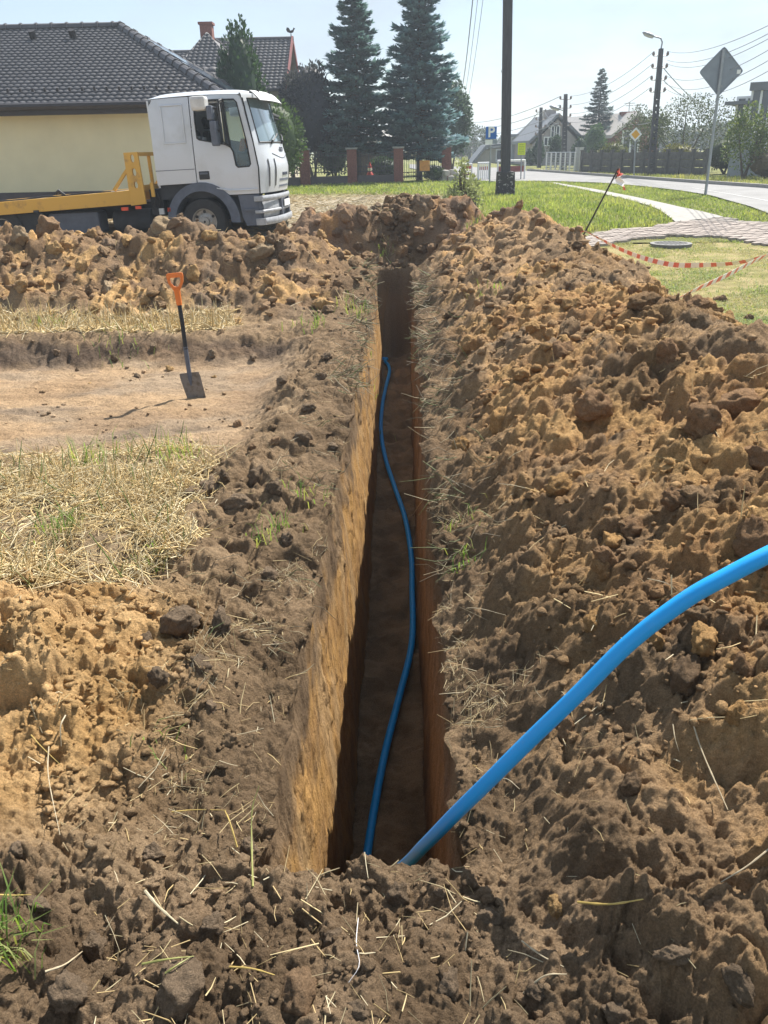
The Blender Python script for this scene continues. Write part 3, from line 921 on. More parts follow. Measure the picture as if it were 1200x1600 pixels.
def spruce(label, x, y, h, rmax, z0, colr, nb=120, dens=1.0, group=None, droop=0.22, power=0.85, lift=0.18):
    zb = ground_z(x, y)
    t = empty('spruce_tree', (x, y, zb), 0, label, 'tree', group)
    MB().tube([(0, 0, -0.1), (0.02, 0, h * 0.5), (0, 0, h * 0.98)], [h * 0.018, h * 0.011, 0.012], 8).build('trunk', M['bark'], t, True)
    cs, ds, ss, ls, ws, cc = [], [], [], [], [], []
    bt = MB()
    for k in range(nb):
        f = (k + rng.random()) / nb
        z = z0 + (h - z0) * f ** 0.92
        Rb = rmax * max(0.02, (1 - (z - z0) / (h - z0 + 0.2))) ** power * (0.60 + 0.52 * rng.random())
        if z < z0 + 0.08 * h: Rb *= 0.72 + 0.3 * rng.random()
        az = k * 2.39996 + rng.normal(0, 0.25)
        o2 = np.array([math.cos(az), math.sin(az), 0]); sd = np.array([-o2[1], o2[0], 0])
        n = int(dens * (26 + 150 * Rb / 1.6))
        uu = rng.random(n) ** 0.7
        drp = droop * (0.7 + 0.6 * rng.random())
        zc = lambda u: -drp * Rb * u + lift * Rb * u ** 2.2
        lat = rng.normal(0, 1, n) * 0.22 * Rb * (1 - uu * 0.75) * (0.35 + uu)
        c = o2[None] * (Rb * uu)[:, None] + sd[None] * lat[:, None]
        c[:, 2] += z + zc(uu) - np.abs(lat) * 0.22 - rng.random(n) * 0.05
        dr = o2[None] * (0.75 + 0 * uu)[:, None] + sd[None] * (np.sign(lat) * (0.25 + 0.6 * rng.random(n)))[:, None]
        dr[:, 2] += rng.normal(-0.18, 0.25, n) + 0.35 * uu
        cs.append(c); ds.append(unit(dr)); ss.append(unit(np.cross(dr, rand_unit(n) * 0.5 + np.array([0, 0, 1.0]))))
        ls.append((0.16 + 0.16 * rng.random(n)) * (0.55 + 0.45 * min(1, Rb / 0.8)) * (h / 9) ** 0.5)
        ws.append((0.07 + 0.07 * rng.random(n)) * (h / 9) ** 0.5)
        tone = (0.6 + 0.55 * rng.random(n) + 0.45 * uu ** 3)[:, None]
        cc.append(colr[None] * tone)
        bt.tube([(0, 0, z), tuple(o2 * Rb * 0.5 + np.array([0, 0, z + zc(0.5)])), tuple(o2 * Rb * 0.95 + np.array([0, 0, z + zc(0.95)]))], [0.025, 0.014, 0.005], 4, False)
    c = np.concatenate(cs)
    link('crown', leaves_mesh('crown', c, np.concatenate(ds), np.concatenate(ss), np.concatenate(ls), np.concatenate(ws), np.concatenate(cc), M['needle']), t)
    bt.build('branches', M['bark'], t)['kind'] = 'stuff'
    return t

def bush(name, label, x, y, size, colr, n=2500, leaf=0.12, cat='bush', group=None, z0=0.0, shape=2.0, lobes=9, core=True, trunk=None, upright=0.3, mat_='leaf', spread=0.55, col2=None):
    """size = (rx, ry, h). Leaves spread through an uneven crown of several lobes"""
    zb = ground_z(x, y)
    t = empty(name, (x, y, zb), 0, label, cat, group)
    rx, ry, h = size
    h2 = (h - z0) / 2
    ctr = [np.array([0, 0, z0 + h2])]; rad = [np.array([rx, ry, h2]) * 0.8]
    for k in range(lobes):
        dv = rand_unit(1)[0] * np.array([rx, ry, h2]) * spread
        ctr.append(ctr[0] + dv); rad.append(np.array([rx, ry, h2]) * (0.28 + 0.24 * rng.random()))
    wts = np.array([r[0] * r[2] for r in rad]); wts[0] *= 0.8; wts /= wts.sum()
    pick = rng.choice(len(ctr), n, p=wts)
    u = rand_unit(n)
    if shape != 2.0: u[:, :2] *= (1 - np.clip(u[:, 2:3], -1, 1) * 0.5 * (shape - 2))    # conical: narrow at the top
    rr = rng.random(n)[:, None] ** 0.28
    c = np.array(ctr)[pick] + u * np.array(rad)[pick] * rr
    c[:, 2] = np.maximum(c[:, 2], 0.03)
    dr = unit(u + rand_unit(n) * 0.7 + np.array([0, 0, upright]))
    ss_ = unit(np.cross(dr, rand_unit(n)))
    tone = (0.55 + 0.7 * rng.random(n))[:, None]
    colv = colr[None] * tone
    if col2 is not None:
        mixv = (rng.random(n) < 0.35)[:, None]
        colv = np.where(mixv, col2[None] * tone, colv)
    link('foliage', leaves_mesh('foliage', c, dr, ss_, leaf * (0.7 + 0.6 * rng.random(n)), leaf * (0.4 + 0.3 * rng.random(n)), colv, M[mat_]), t)
    st = MB()
    for k in range(4 if trunk is None else trunk):
        e = ctr[min(k + 1, len(ctr) - 1)]
        st.tube([(0.04 * k, 0.02 * k, -0.05), tuple(e * 0.5 + np.array([0, 0, 0.1])), tuple(e)], [0.05, 0.035, 0.012], 5, False)
    st.build('stem', M['bark'], t)
    if core:
        vs, fs = [], []
        m = MB()
        nu, nv = 14, 9
        ring = []
        for j in range(nv):
            ph = math.pi * (j + 0.02) / (nv - 0.96)
            for i in range(nu):
                a = 6.283185 * i / nu
                k = 0.66 + 0.1 * math.sin(a * 3 + j) * math.sin(ph)
                zc_ = math.cos(ph)
                kx = (1 - np.clip(zc_, -1, 1) * 0.5 * (shape - 2)) if shape != 2.0 else 1
                vs.append((rx * k * math.sin(ph) * math.cos(a) * kx, ry * k * math.sin(ph) * math.sin(a) * kx, max(0.02, z0 + h2 + h2 * k * zc_ * 1.1)))
        for j in range(nv - 1):
            for i in range(nu):
                fs.append((j * nu + i, j * nu + (i + 1) % nu, (j + 1) * nu + (i + 1) % nu, (j + 1) * nu + i))
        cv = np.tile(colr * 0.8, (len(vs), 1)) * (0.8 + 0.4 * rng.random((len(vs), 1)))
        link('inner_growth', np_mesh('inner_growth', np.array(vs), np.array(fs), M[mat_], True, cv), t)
    return t

BLUE, DKG, GRN = C(0.072, 0.115, 0.125), C(0.035, 0.060, 0.045), C(0.070, 0.110, 0.040)
p = g(560, 286); spruce('tall blue spruce standing left of the other spruce behind the brick pillar fence', p.x, p.y + 1.0, 7.95, 1.95, 1.2, C(0.120, 0.195, 0.210), 165, 1.6, 'two blue spruces behind the fence')
p = g(657, 284); spruce('dense broad blue spruce standing right of the other spruce, nearest the road', p.x, p.y + 1.0, 7.9, 2.05, 0.9, C(0.145, 0.235, 0.275), 175, 1.75, 'two blue spruces behind the fence', droop=0.16, power=0.75)
p = at(930, 250, 62); spruce('lone dark spruce between the grey gabled house and the brick house', p.x, p.y, 5.9, 1.75, 0.4, C(0.08, 0.12, 0.125), 100, 1.3, None, power=0.85)
# behind the truck and the fence
p = at(381, 200, 30); bush('thuja_tree', 'tall narrow dark green thuja rising behind the truck cab', p.x, 30, (0.95, 0.95, 5.35), C(0.045, 0.085, 0.045), 6500, 0.15, 'tree', None, 0, 2.75, 16, upright=0.9)
p = at(432, 250, 31); bush('shrub', 'light green rounded shrub right behind the truck windscreen', p.x, 31, (1.15, 0.9, 3.1), C(0.085, 0.135, 0.05), 4200, 0.13, 'shrub', None, 0, 2.15, 12)
p = at(405, 250, 32); bush('shrub', 'green shrub half hidden by the truck cab below the thuja', p.x - 0.2, 32.5, (0.95, 0.8, 2.3), C(0.06, 0.10, 0.045), 2600, 0.13, 'shrub', None, 0, 2.0, 10)
p = at(487, 250, 37); bush('plum_tree', 'dark purple leaved tree between the shrub and the left spruce', p.x, 37, (1.35, 1.2, 4.9), C(0.055, 0.055, 0.075), 7000, 0.15, 'tree', None, 0.6, 2.2, 14, core=True)
p = at(470, 250, 36.5); bush('shrub', 'dark bluish shrub in the corner beside the house gable', p.x - 0.5, 37.6, (0.8, 0.8, 3.9), C(0.05, 0.07, 0.06), 2600, 0.14, 'shrub', None, 0, 2.3, 10)
p = at(521, 250, 38.5); bush('shrub', 'dark evergreen shrub filling the gap under the left spruce', p.x, 38.8, (1.0, 0.8, 2.7), C(0.05, 0.08, 0.07), 2600, 0.14, 'shrub', None, 0, 2.1, 10)
p = at(605, 250, 40); bush('shrub', 'low dark shrub in the garden between the two spruces', p.x - 0.2, 41.0, (0.9, 0.8, 0.95), C(0.045, 0.075, 0.04), 1500, 0.12, 'shrub', None, 0, 2.0, 8)
p = at(716, 250, 46); bush('round_tree', 'grey green round crowned tree behind the right blue spruce', p.x - 0.35, 46, (1.05, 1.0, 4.7), C(0.075, 0.115, 0.085), 4200, 0.17, 'tree', None, 0.5, 2.15, 12)
p = at(692, 285, 36); bush('shrub', 'small leafy shrub at the foot of the last brick pillar', 2.35, 35.6, (0.55, 0.4, 0.62), C(0.075, 0.115, 0.045), 700, 0.09, 'shrub', None, 0, 2.0, 6)
# far side of the road
for (px, Y_, rx, h_, lab) in [(828, 61, 0.42, 1.15, 'narrow thuja left of the first far pole'), (840, 57, 0.46, 1.85, 'thuja behind the nearer end of the mesh fence, left of the lamp pole'), (866, 55, 0.50, 2.0, 'broad dark thuja directly behind the far lamp pole'), (904, 52, 0.62, 1.85, 'pointed thuja in front of the big rounded one')]:
    p = at(px, 262, Y_); bush('thuja_tree', lab, p.x, Y_, (rx, rx, h_), C(0.05, 0.085, 0.06), 2000, 0.10, 'tree', 'thujas of the far garden', 0, 2.6, 10, upright=0.9)
p = at(925, 262, 54); bush('thuja_tree', 'big rounded light green thuja in front of the lone spruce', p.x, 54, (0.80, 0.8, 2.55), C(0.08, 0.14, 0.065), 3600, 0.11, 'tree', None, 0, 2.1, 12, upright=0.8)
p = at(960, 265, 47); bush('shrub', 'yellow green shrub in front of the brick house', p.x, 47.5, (0.95, 0.8, 1.5), C(0.13, 0.14, 0.045), 2400, 0.13, 'shrub', None, 0, 2.0, 9)
p = at(940, 265, 49); bush('shrub', 'dark green shrub between the big thuja and the brick house', p.x, 50, (0.55, 0.5, 1.5), C(0.05, 0.08, 0.04), 1400, 0.14, 'shrub', None, 0, 2.2, 8)
p = at(1005, 262, 42); bush('apple_tree', 'loose grey green tree left of the near lamp pole', p.x - 0.2, 42, (1.15, 1.0, 2.9), C(0.085, 0.105, 0.06), 2800, 0.10, 'tree', None, 0.5, 2.0, 12, core=False, spread=0.7)
p = at(1062, 262, 41); bush('apple_tree', 'wide airy fruit tree with bare twigs right of the lamp pole', p.x, 41, (2.2, 1.5, 3.3), C(0.095, 0.115, 0.070), 5200, 0.10, 'tree', None, 0.7, 2.0, 22, core=False, spread=0.78)
p = at(1075, 265, 38); bush('shrub', 'pale yellowish shrub just behind the concrete fence', p.x - 0.3, 38.3, (1.1, 0.7, 1.3), C(0.19, 0.18, 0.07), 1700, 0.11, 'shrub', None, 0, 2.0, 9)
p = at(1120, 265, 38); bush('shrub', 'dim low shrub right behind the grey sign post', p.x + 0.1, 37.5, (1.2, 0.8, 1.55), C(0.07, 0.095, 0.045), 1500, 0.11, 'shrub', None, 0, 2.0, 9)
p = at(1160, 268, 31); bush('lilac_bush', 'tall bright leaved bush in front of the flat roofed grey house', p.x, 31, (0.85, 0.7, 2.35), C(0.11, 0.16, 0.05), 3400, 0.10, 'bush', None, 0.05, 2.2, 18, core=False, spread=0.72, col2=C(0.20, 0.23, 0.08))
p = at(1192, 268, 31); bush('shrub', 'brownish dry shrub at the right foot of the lilac bush', p.x, 30.5, (0.9, 0.6, 1.0), C(0.16, 0.12, 0.06), 900, 0.1, 'shrub', None, 0, 2.0, 7)
p = at(748, 255, 95); bush('round_tree', 'hazy far tree above the end of the road', p.x, 95, (1.5, 1.2, 3.4), C(0.08, 0.10, 0.07), 1500, 0.22, 'tree', None, 1.0, 2.0, 12, core=False, spread=0.75)
p = at(718, 255, 92); bush('round_tree', 'hazy bluish far tree behind the last brick pillar', p.x, 92, (1.4, 1.3, 2.4), C(0.07, 0.10, 0.08), 1500, 0.22, 'tree', None, 0, 2.0, 10)
for k, (px, Y_, rx, h_) in enumerate([(700, 140, 5, 2.8), (735, 150, 5, 2.2), (790, 170, 6, 2.6), (1010, 130, 6, 3.2), (1090, 120, 6, 3.4), (1140, 110, 5, 3.6)]):
    p = at(px, 255, Y_)
    bush('distant_tree', ['blurred far tree line clump past the road end', 'second blurred clump past the road end', 'blurred clump behind the utility pole', 'blurred clump behind the brick house garden', 'blurred clump behind the fruit tree', 'blurred clump between the sign post and the lilac bush'][k], p.x, Y_, (rx, 4, h_), C(0.06, 0.08, 0.06), 1600, 0.6, 'tree', 'distant trees', 0, 2.0, 10)

# ================================================================== HOUSES
def tiled_plane(o, ux, vx, nu, nv, tw, tl, clip=None, amp=0.026, step=0.03):
    """wavy overlapping tile rows on a roof plane: o origin at eave, ux along eave, vx up the slope (unit vectors)"""
    o, ux, vx = np.array(o, float), np.array(ux, float), np.array(vx, float)
    nn = np.cross(ux, vx); nn /= np.linalg.norm(nn)
    if nn[2] < 0: nn = -nn
    us = np.arange(nu * 4 + 1) / 4.0
    prof = amp * np.abs(np.sin(us * math.pi)) ** 0.8
    Vv, Qq = [], []
    b = 0
    for r in range(nv):
        for e, (vv, hh) in enumerate(((r * tl, step), ((r + 1) * tl + 0.02, 0.0))):
            uu = us * tw
            if clip is not None:
                lo_, hi_ = clip(vv)
                uu = np.clip(uu, lo_, hi_)
            pts = o[None] + ux[None] * uu[:, None] + vx[None] * vv + nn[None] * (prof + hh)[:, None]
            Vv.append(pts)
        fr = o[None] + ux[None] * np.clip(us * tw, *(clip(r * tl) if clip else (-1e9, 1e9)))[:, None] + vx[None] * (r * tl) + nn[None] * (prof + step - 0.045)[:, None]
        Vv.append(fr)
        n = len(us)
        i = np.arange(n - 1)
        Qq.append(np.stack([b + i, b + i + 1, b + n + i + 1, b + n + i], -1))
        Qq.append(np.stack([b + 2 * n + i, b + 2 * n + i + 1, b + i + 1, b + i], -1))
        b += 3 * n
    return np.concatenate(Vv), np.concatenate(Qq)

def win(parent, c, w_, h_, rot=0.0, frame=0.07, mull=1, name='window'):
    """window in a wall facing -Y (rotated about Z by rot): frame with panes as sub-parts"""
    Mx = Matrix.Translation(c) @ Matrix.Rotation(rot, 4, 'Z')
    m = MB()
    m.box((-w_ / 2, -0.05, -h_ / 2), (-w_ / 2 + frame, 0.03, h_ / 2), Mx); m.box((w_ / 2 - frame, -0.05, -h_ / 2), (w_ / 2, 0.03, h_ / 2), Mx)
    m.box((-w_ / 2 + frame, -0.05, h_ / 2 - frame), (w_ / 2 - frame, 0.03, h_ / 2), Mx); m.box((-w_ / 2 + frame, -0.05, -h_ / 2), (w_ / 2 - frame, 0.03, -h_ / 2 + frame), Mx)
    for k in range(mull):
        x = -w_ / 2 + w_ * (k + 1) / (mull + 1)
        m.box((x - frame / 2, -0.045, -h_ / 2 + frame), (x + frame / 2, 0.02, h_ / 2 - frame), Mx)
    f = m.build(name, M['winwhite'], parent)
    MB().box((-w_ / 2 + frame * 0.7, -0.02, -h_ / 2 + frame * 0.7), (w_ / 2 - frame * 0.7, -0.008, h_ / 2 - frame * 0.7), Mx).build('pane', M['darkglass'], f)
    return f

# --- long yellow house
H1 = empty('yellow_house', (-14, 26, 0.33), 0, 'long pale yellow house with dark tiled hip roof behind the truck', 'house')
def L1(p): return (p[0] + 14, p[1] - 26, p[2] - 0.33)
xw0, xw1, yw0, yw1, ze_, zr_ = -30.0, -3.75, 20.7, 31.3, 2.62, 4.78
xe1, ye0 = -3.25, 20.2
ridge_x, ridge_y = -6.98, 26.0
MB().box(L1((xw0, yw0, 0.82)), L1((xw1, yw1, 2.68))).build('wall', M['render_y'], H1)
MB().box(L1((xw0 - 0.03, yw0 - 0.03, 0.1)), L1((xw1 + 0.03, yw1 + 0.03, 0.818))).build('plinth', M['plinth'], H1)
sl = math.hypot(ridge_y - ye0, zr_ - ze_)
vx = np.array([0, (ridge_y - ye0) / sl, (zr_ - ze_) / sl])
nrow = 26; tl = sl / nrow
Lx = xe1 + 30.5
v, q = tiled_plane(L1((-30.5, ye0, ze_)), (1, 0, 0), vx, int(Lx / 0.16) + 1, nrow, 0.16, tl, lambda vv: (0, Lx - (xe1 - ridge_x) * vv / sl))
roof1 = MB()
roof1.add([L1(p_) for p_ in [(-30.5, ye0, ze_ - 0.06), (xe1, ye0, ze_ - 0.06), (ridge_x, ridge_y, zr_ - 0.06), (-30.5, ridge_y, zr_ - 0.06), (xe1, 31.8, ze_ - 0.06), (-30.5, 31.8, ze_ - 0.06)]], [(0, 1, 2, 3), (1, 4, 2), (4, 5, 3, 2), (0, 5, 4, 1)])
rf = roof1.build('roof', M['tile'], H1)
link('roof_tiles', np_mesh('roof_tiles', v, q, M['tile'], True), rf)['kind'] = 'stuff'
# hip face tiles
sl2v = Vector((ridge_x - xe1, 0, zr_ - ze_)); sl2 = sl2v.length
v, q = tiled_plane(L1((xe1, ye0, ze_)), (0, 1, 0), sl2v / sl2, int(11.6 / 0.16) + 1, 18, 0.16, sl2 / 18, lambda vv: (5.8 * vv / sl2, 11.6 - 5.8 * vv / sl2))
link('roof_tiles', np_mesh('roof_tiles', v, q, M['tile'], True), rf)['kind'] = 'stuff'
m = MB(); m.tube([L1((-30.5, ridge_y, zr_ + 0.03)), L1((ridge_x, ridge_y, zr_ + 0.03))], 0.11, 8)
for k in range(56): m.cyl(L1((-30.3 + k * 0.42, ridge_y, zr_ + 0.03)), L1((-30.24 + k * 0.42, ridge_y, zr_ + 0.03)), 0.135, n=8)
for a, b in (((ridge_x, ridge_y, zr_ + 0.03), (xe1, ye0, ze_ + 0.03)), ((ridge_x, ridge_y, zr_ + 0.03), (xe1, 31.8, ze_ + 0.03))):
    m.tube([L1(a), L1(b)], 0.11, 8)
    a, b = Vector(a), Vector(b)
    for k in range(16):
        q0 = a.lerp(b, k / 16.0); q1 = a.lerp(b, k / 16.0 + 0.012)
        m.cyl(L1(q0), L1(q1), 0.135, n=8)
m.build('ridge_caps', M['tile'], rf, True)
m = MB(); m.tube([L1((-30.5, ye0 - 0.06, ze_ - 0.03)), L1((xe1, ye0 - 0.06, ze_ - 0.03))], 0.075, 8)
m.box(L1((-30.5, ye0 + 0.02, ze_ - 0.2)), L1((xe1, ye0 + 0.05, ze_ - 0.06)))
m.box(L1((-30.5, ye0 + 0.05, ze_ - 0.14)), L1((xe1, yw0 + 0.1, ze_ - 0.11)))
m.build('gutter', M['gutter'], H1, True)
for px_ in (56, 118):
    pv_ = at(px_, 55, 25.2)
    MB().tube([L1((pv_.x, 25.0, 4.42)), L1((pv_.x, 24.9, 4.62))], 0.09, 8).build('roof_vent', M['gutter'], H1)
m = MB()
for k in range(70): m.box(L1((-24 + k * 0.28, 20.75, 2.92)), L1((-23.95 + k * 0.28, 20.79, 2.99)))
m.build('snow_guard', M['gutter'], H1)['kind'] = 'stuff'
nh = Vector((-(zr_ - ze_), 0, ridge_x - xe1)).normalized()
if nh.z < 0: nh = -nh
for k in range(3):
    for r_ in range(2):
        if r_ and k == 2: continue
        a = Vector((xe1, 23.7 + k * 1.15 + 1.2 * r_, ze_)) + sl2v / sl2 * (0.75 + 1.35 * r_) + nh * 0.07
        m = MB()
        e1, e2 = Vector((0, 1.1, 0)), sl2v / sl2 * 1.3
        b0 = [a, a + e1, a + e1 + e2, a + e2]
        vs = [L1(q_) for q_ in b0] + [L1(q_ + nh * 0.05) for q_ in b0]
        m.add(vs, [(0, 1, 2, 3), (4, 5, 6, 7), (0, 1, 5, 4), (1, 2, 6, 5), (2, 3, 7, 6), (3, 0, 4, 7)])
        m.build('solar_panel', M['solar'], H1)

# --- second tiled house
H2 = empty('tiled_house', (-6, 40, 0.33), 0, 'tall house with steep grey tiled roofs, brick chimney and weathercock behind the yellow one', 'house')
def L2(p): return (p[0] + 6, p[1] - 40, p[2] - 0.33)
yr2, ye2 = 41.0, 36.9
zr2 = at(430, 62, yr2).z; xg2 = at(457, 61, yr2).x
zev = at(452, 140, ye2).z
xl2 = at(255, 82, yr2).x
MB().box(L2((xl2 - 1, ye2 + 0.4, 0.2)), L2((xg2 - 0.35, 44.6, zev + 0.05))).build('wall', M['palewall'], H2)
s2 = math.hypot(yr2 - ye2, zr2 - zev); v2 = np.array([0, (yr2 - ye2) / s2, (zr2 - zev) / s2])
n2_ = int((xg2 - xl2) / 0.2) + 1
v, q = tiled_plane(L2((xg2 - n2_ * 0.2, ye2, zev)), (1, 0, 0), v2, n2_, 17, 0.2, s2 / 17, None, 0.03, 0.035)
xm2 = at(330, 70, yr2).x; zl2 = at(275, 83, yr2).z
n2_ = int((xg2 - xm2) / 0.2) + 1
v, q = tiled_plane(L2((xg2 - n2_ * 0.2, ye2, zev)), (1, 0, 0), v2, n2_, 17, 0.2, s2 / 17, None, 0.03, 0.035)
rf2 = MB().add([L2(p_) for p_ in [(xm2, ye2, zev - 0.05), (xg2, ye2, zev - 0.05), (xg2, yr2, zr2 - 0.05), (xm2, yr2, zr2 - 0.05), (xg2, 2 * yr2 - ye2, zev - 0.05), (xm2, 2 * yr2 - ye2, zev - 0.05)]], [(0, 1, 2, 3), (3, 2, 4, 5), (0, 3, 5)]).build('roof', M['tile2'], H2)
sl_3 = math.hypot(yr2 - ye2, zl2 - zev)
v3_, q3_ = tiled_plane(L2((xl2 - 1, ye2, zev)), (1, 0, 0), np.array([0, (yr2 - ye2) / sl_3, (zl2 - zev) / sl_3]), int((xm2 - xl2 + 1) / 0.2), 14, 0.2, sl_3 / 14, None, 0.03, 0.035)
MB().add([L2(p_) for p_ in [(xl2 - 1, ye2, zev - 0.05), (xm2, ye2, zev - 0.05), (xm2, yr2, zl2 - 0.05), (xl2 - 1, yr2, zl2 - 0.05), (xm2, 2 * yr2 - ye2, zev - 0.05), (xl2 - 1, 2 * yr2 - ye2, zev - 0.05)]], [(0, 1, 2, 3), (3, 2, 4, 5)]).build('low_roof', M['tile2'], H2)
link('low_roof_tiles', np_mesh('low_roof_tiles', v3_, q3_, M['tile2'], True), rf2)['kind'] = 'stuff'
link('roof_tiles', np_mesh('roof_tiles', v, q, M['tile2'], True), rf2)['kind'] = 'stuff'
MB().add([L2(p_) for p_ in [(xg2 - 0.3, ye2 + 0.45, zev), (xg2 - 0.3, 2 * yr2 - ye2 - 0.45, zev), (xg2 - 0.3, yr2, zr2 - 0.35), (xg2 - 0.34, ye2 + 0.45, zev), (xg2 - 0.34, 2 * yr2 - ye2 - 0.45, zev), (xg2 - 0.34, yr2, zr2 - 0.35)]], [(0, 1, 2), (3, 5, 4), (0, 3, 4, 1), (1, 4, 5, 2), (2, 5, 3, 0)]).build('gable_boards', M['maroon'], H2)
MB().bar(L2((xg2, ye2, zev)), L2((xg2, yr2, zr2 + 0.02)), 0.06, 0.24).bar(L2((xg2, 2 * yr2 - ye2, zev)), L2((xg2, yr2, zr2 + 0.02)), 0.06, 0.24).build('verge_board', M['maroon'], H2)
MB().tube([L2((xm2, yr2, zr2 + 0.03)), L2((xg2 + 0.05, yr2, zr2 + 0.03))], 0.09, 8).tube([L2((xl2 - 1, yr2, zl2 + 0.03)), L2((xm2, yr2, zl2 + 0.03))], 0.09, 8).build('ridge_caps', M['tile2'], H2)
# cross wing with hipped end
ya, yb_ = 37.6, 34.4
ap = at(323, 52, ya); bl = at(256, 119, yb_); br = at(386, 126, yb_)
zb_ = min(bl.z, br.z)
apx = (ap.x, ya, ap.z)
cw = [apx, (bl.x, yb_, zb_), (br.x, yb_, zb_), (ap.x, 43.0, ap.z), (bl.x, 43.0, zb_), (br.x, 43.0, zb_)]
rw = MB().add([L2((p_[0], p_[1], p_[2] - 0.04)) for p_ in cw], [(0, 1, 2), (0, 3, 4, 1), (0, 2, 5, 3)]).build('wing_roof', M['tile2'], H2)
sw_ = math.hypot(ya - yb_, ap.z - zb_)
Lw = br.x - bl.x; apu = ap.x - bl.x
v, q = tiled_plane(L2((bl.x, yb_, zb_)), (1, 0, 0), np.array([0, (ya - yb_) / sw_, (ap.z - zb_) / sw_]), int(Lw / 0.2) + 1, 15, 0.2, sw_ / 15, lambda vv: (apu * vv / sw_, Lw - (Lw - apu) * vv / sw_), 0.04, 0.035)
link('roof_tiles', np_mesh('roof_tiles', v, q, M['tile2'], True), rw)['kind'] = 'stuff'
MB().tube([L2(apx), L2((bl.x, yb_, zb_))], 0.05, 6).tube([L2(apx), L2((br.x, yb_, zb_))], 0.05, 6).tube([L2(apx), L2((ap.x, 43.0, ap.z))], 0.05, 6).build('ridge_caps', M['tile2'], rw)
MB().box(L2((bl.x + 0.3, yb_ + 0.4, 0.2)), L2((br.x - 0.3, 40, zb_ + 0.02))).build('wing_wall', M['palewall'], H2)
# low roof in front of the wing
pl0, pl1 = at(290, 112, 33.6), at(352, 116, 33.6)
v, q = tiled_plane(L2((pl0.x - 2.2, 32.4, pl0.z - 0.75)), (1, 0, 0), np.array([0, 0.85, 0.53]), 11, 5, 0.3, 0.33, None, 0.04, 0.035)
link('porch_roof', np_mesh('porch_roof', v, q, M['tile2'], True), H2)
pc_ = at(323, 48, 38.2)
MB().box(L2((pc_.x - 0.24, 38.0, pc_.z - 0.9)), L2((pc_.x + 0.24, 38.5, pc_.z + 0.20))).box(L2((pc_.x - 0.29, 37.95, pc_.z + 0.20)), L2((pc_.x + 0.29, 38.55, pc_.z + 0.29))).build('chimney', M['brick'], H2)
wk = at(455, 59, yr2)
m = MB(); m.tube([L2((wk.x, yr2, wk.z - 0.1)), L2((wk.x, yr2, wk.z + 0.16))], 0.02, 6)
m.plate([(-0.16, 0.02), (-0.02, -0.03), (0.1, 0.0), (0.16, 0.12), (0.2, 0.13), (0.13, 0.19), (0.08, 0.1), (-0.02, 0.07), (-0.08, 0.18), (-0.17, 0.2), (-0.2, 0.1)], [], lambda u, v_, t: (L2((wk.x + u, yr2, wk.z + 0.2 + v_))[0], 1.0 + 0.02 * t, wk.z + 0.2 + v_ - 0.33), 1)
m.build('weathercock', M['gutter'], H2)

# --- far grey gabled house
Yg = 62.0
GH = empty('grey_gabled_house', (at(860, 262, Yg).x, Yg, 0.33), 0, 'grey rendered house with a steep slate gable behind the far thujas', 'house')
def LG(p): return (p.x - GH.location.x, p.y - Yg, p.z - 0.33)
apg, lg, rg_ = at(872, 182, Yg), at(829, 222, Yg), at(896, 206, Yg)
rg2 = apg + (rg_ - apg) * 1.5; lg2 = apg + (lg - apg) * 1.08
bl_, br_ = Vector((lg2.x + 0.3, Yg, 0.2)), Vector((rg2.x - 0.3, Yg, 0.2))
def gp(p, dy): return LG(Vector((p.x, p.y + dy, p.z)))
front = [bl_, br_, Vector((rg2.x - 0.3, Yg, rg2.z)), apg - Vector((0, 0, 0.15)), Vector((lg2.x + 0.3, Yg, lg2.z))]
MB().add([gp(q_, 0) for q_ in front] + [gp(q_, 9) for q_ in front], [(0, 1, 2, 3, 4), (9, 8, 7, 6, 5)] + [(i, (i + 1) % 5, (i + 1) % 5 + 5, i + 5) for i in range(5)]).build('wall', M['greywall'], GH)
off_ = Vector((-3.2, 0, 0))
m = MB()
for a, b in ((lg2, apg), (apg, rg2)):
    vs = [gp(a, -0.3), gp(b, -0.3), gp(b, 9.3), gp(a, 9.3)]
    vs += [(x_, y_, z_ + 0.22) for x_, y_, z_ in vs]
    m.add(vs, [(0, 3, 2, 1), (4, 5, 6, 7), (0, 1, 5, 4), (1, 2, 6, 5), (2, 3, 7, 6), (3, 0, 4, 7)])
m.build('roof', M['slate'], GH)
p = at(858, 184, Yg + 3); MB().box((LG(p)[0] - 0.4, 2.6, LG(p)[2] - 1.6), (LG(p)[0] + 0.4, 3.4, LG(p)[2] + 0.5)).build('chimney', M['greywall'], GH)
for px_ in (865, 870):
    win(GH, LG(at(px_, 206, Yg - 0.05)), 0.42, 0.8, 0, 0.06, 0)
win(GH, LG(at(856, 221, Yg - 0.05)), 0.6, 0.6, 0, 0.07, 1)
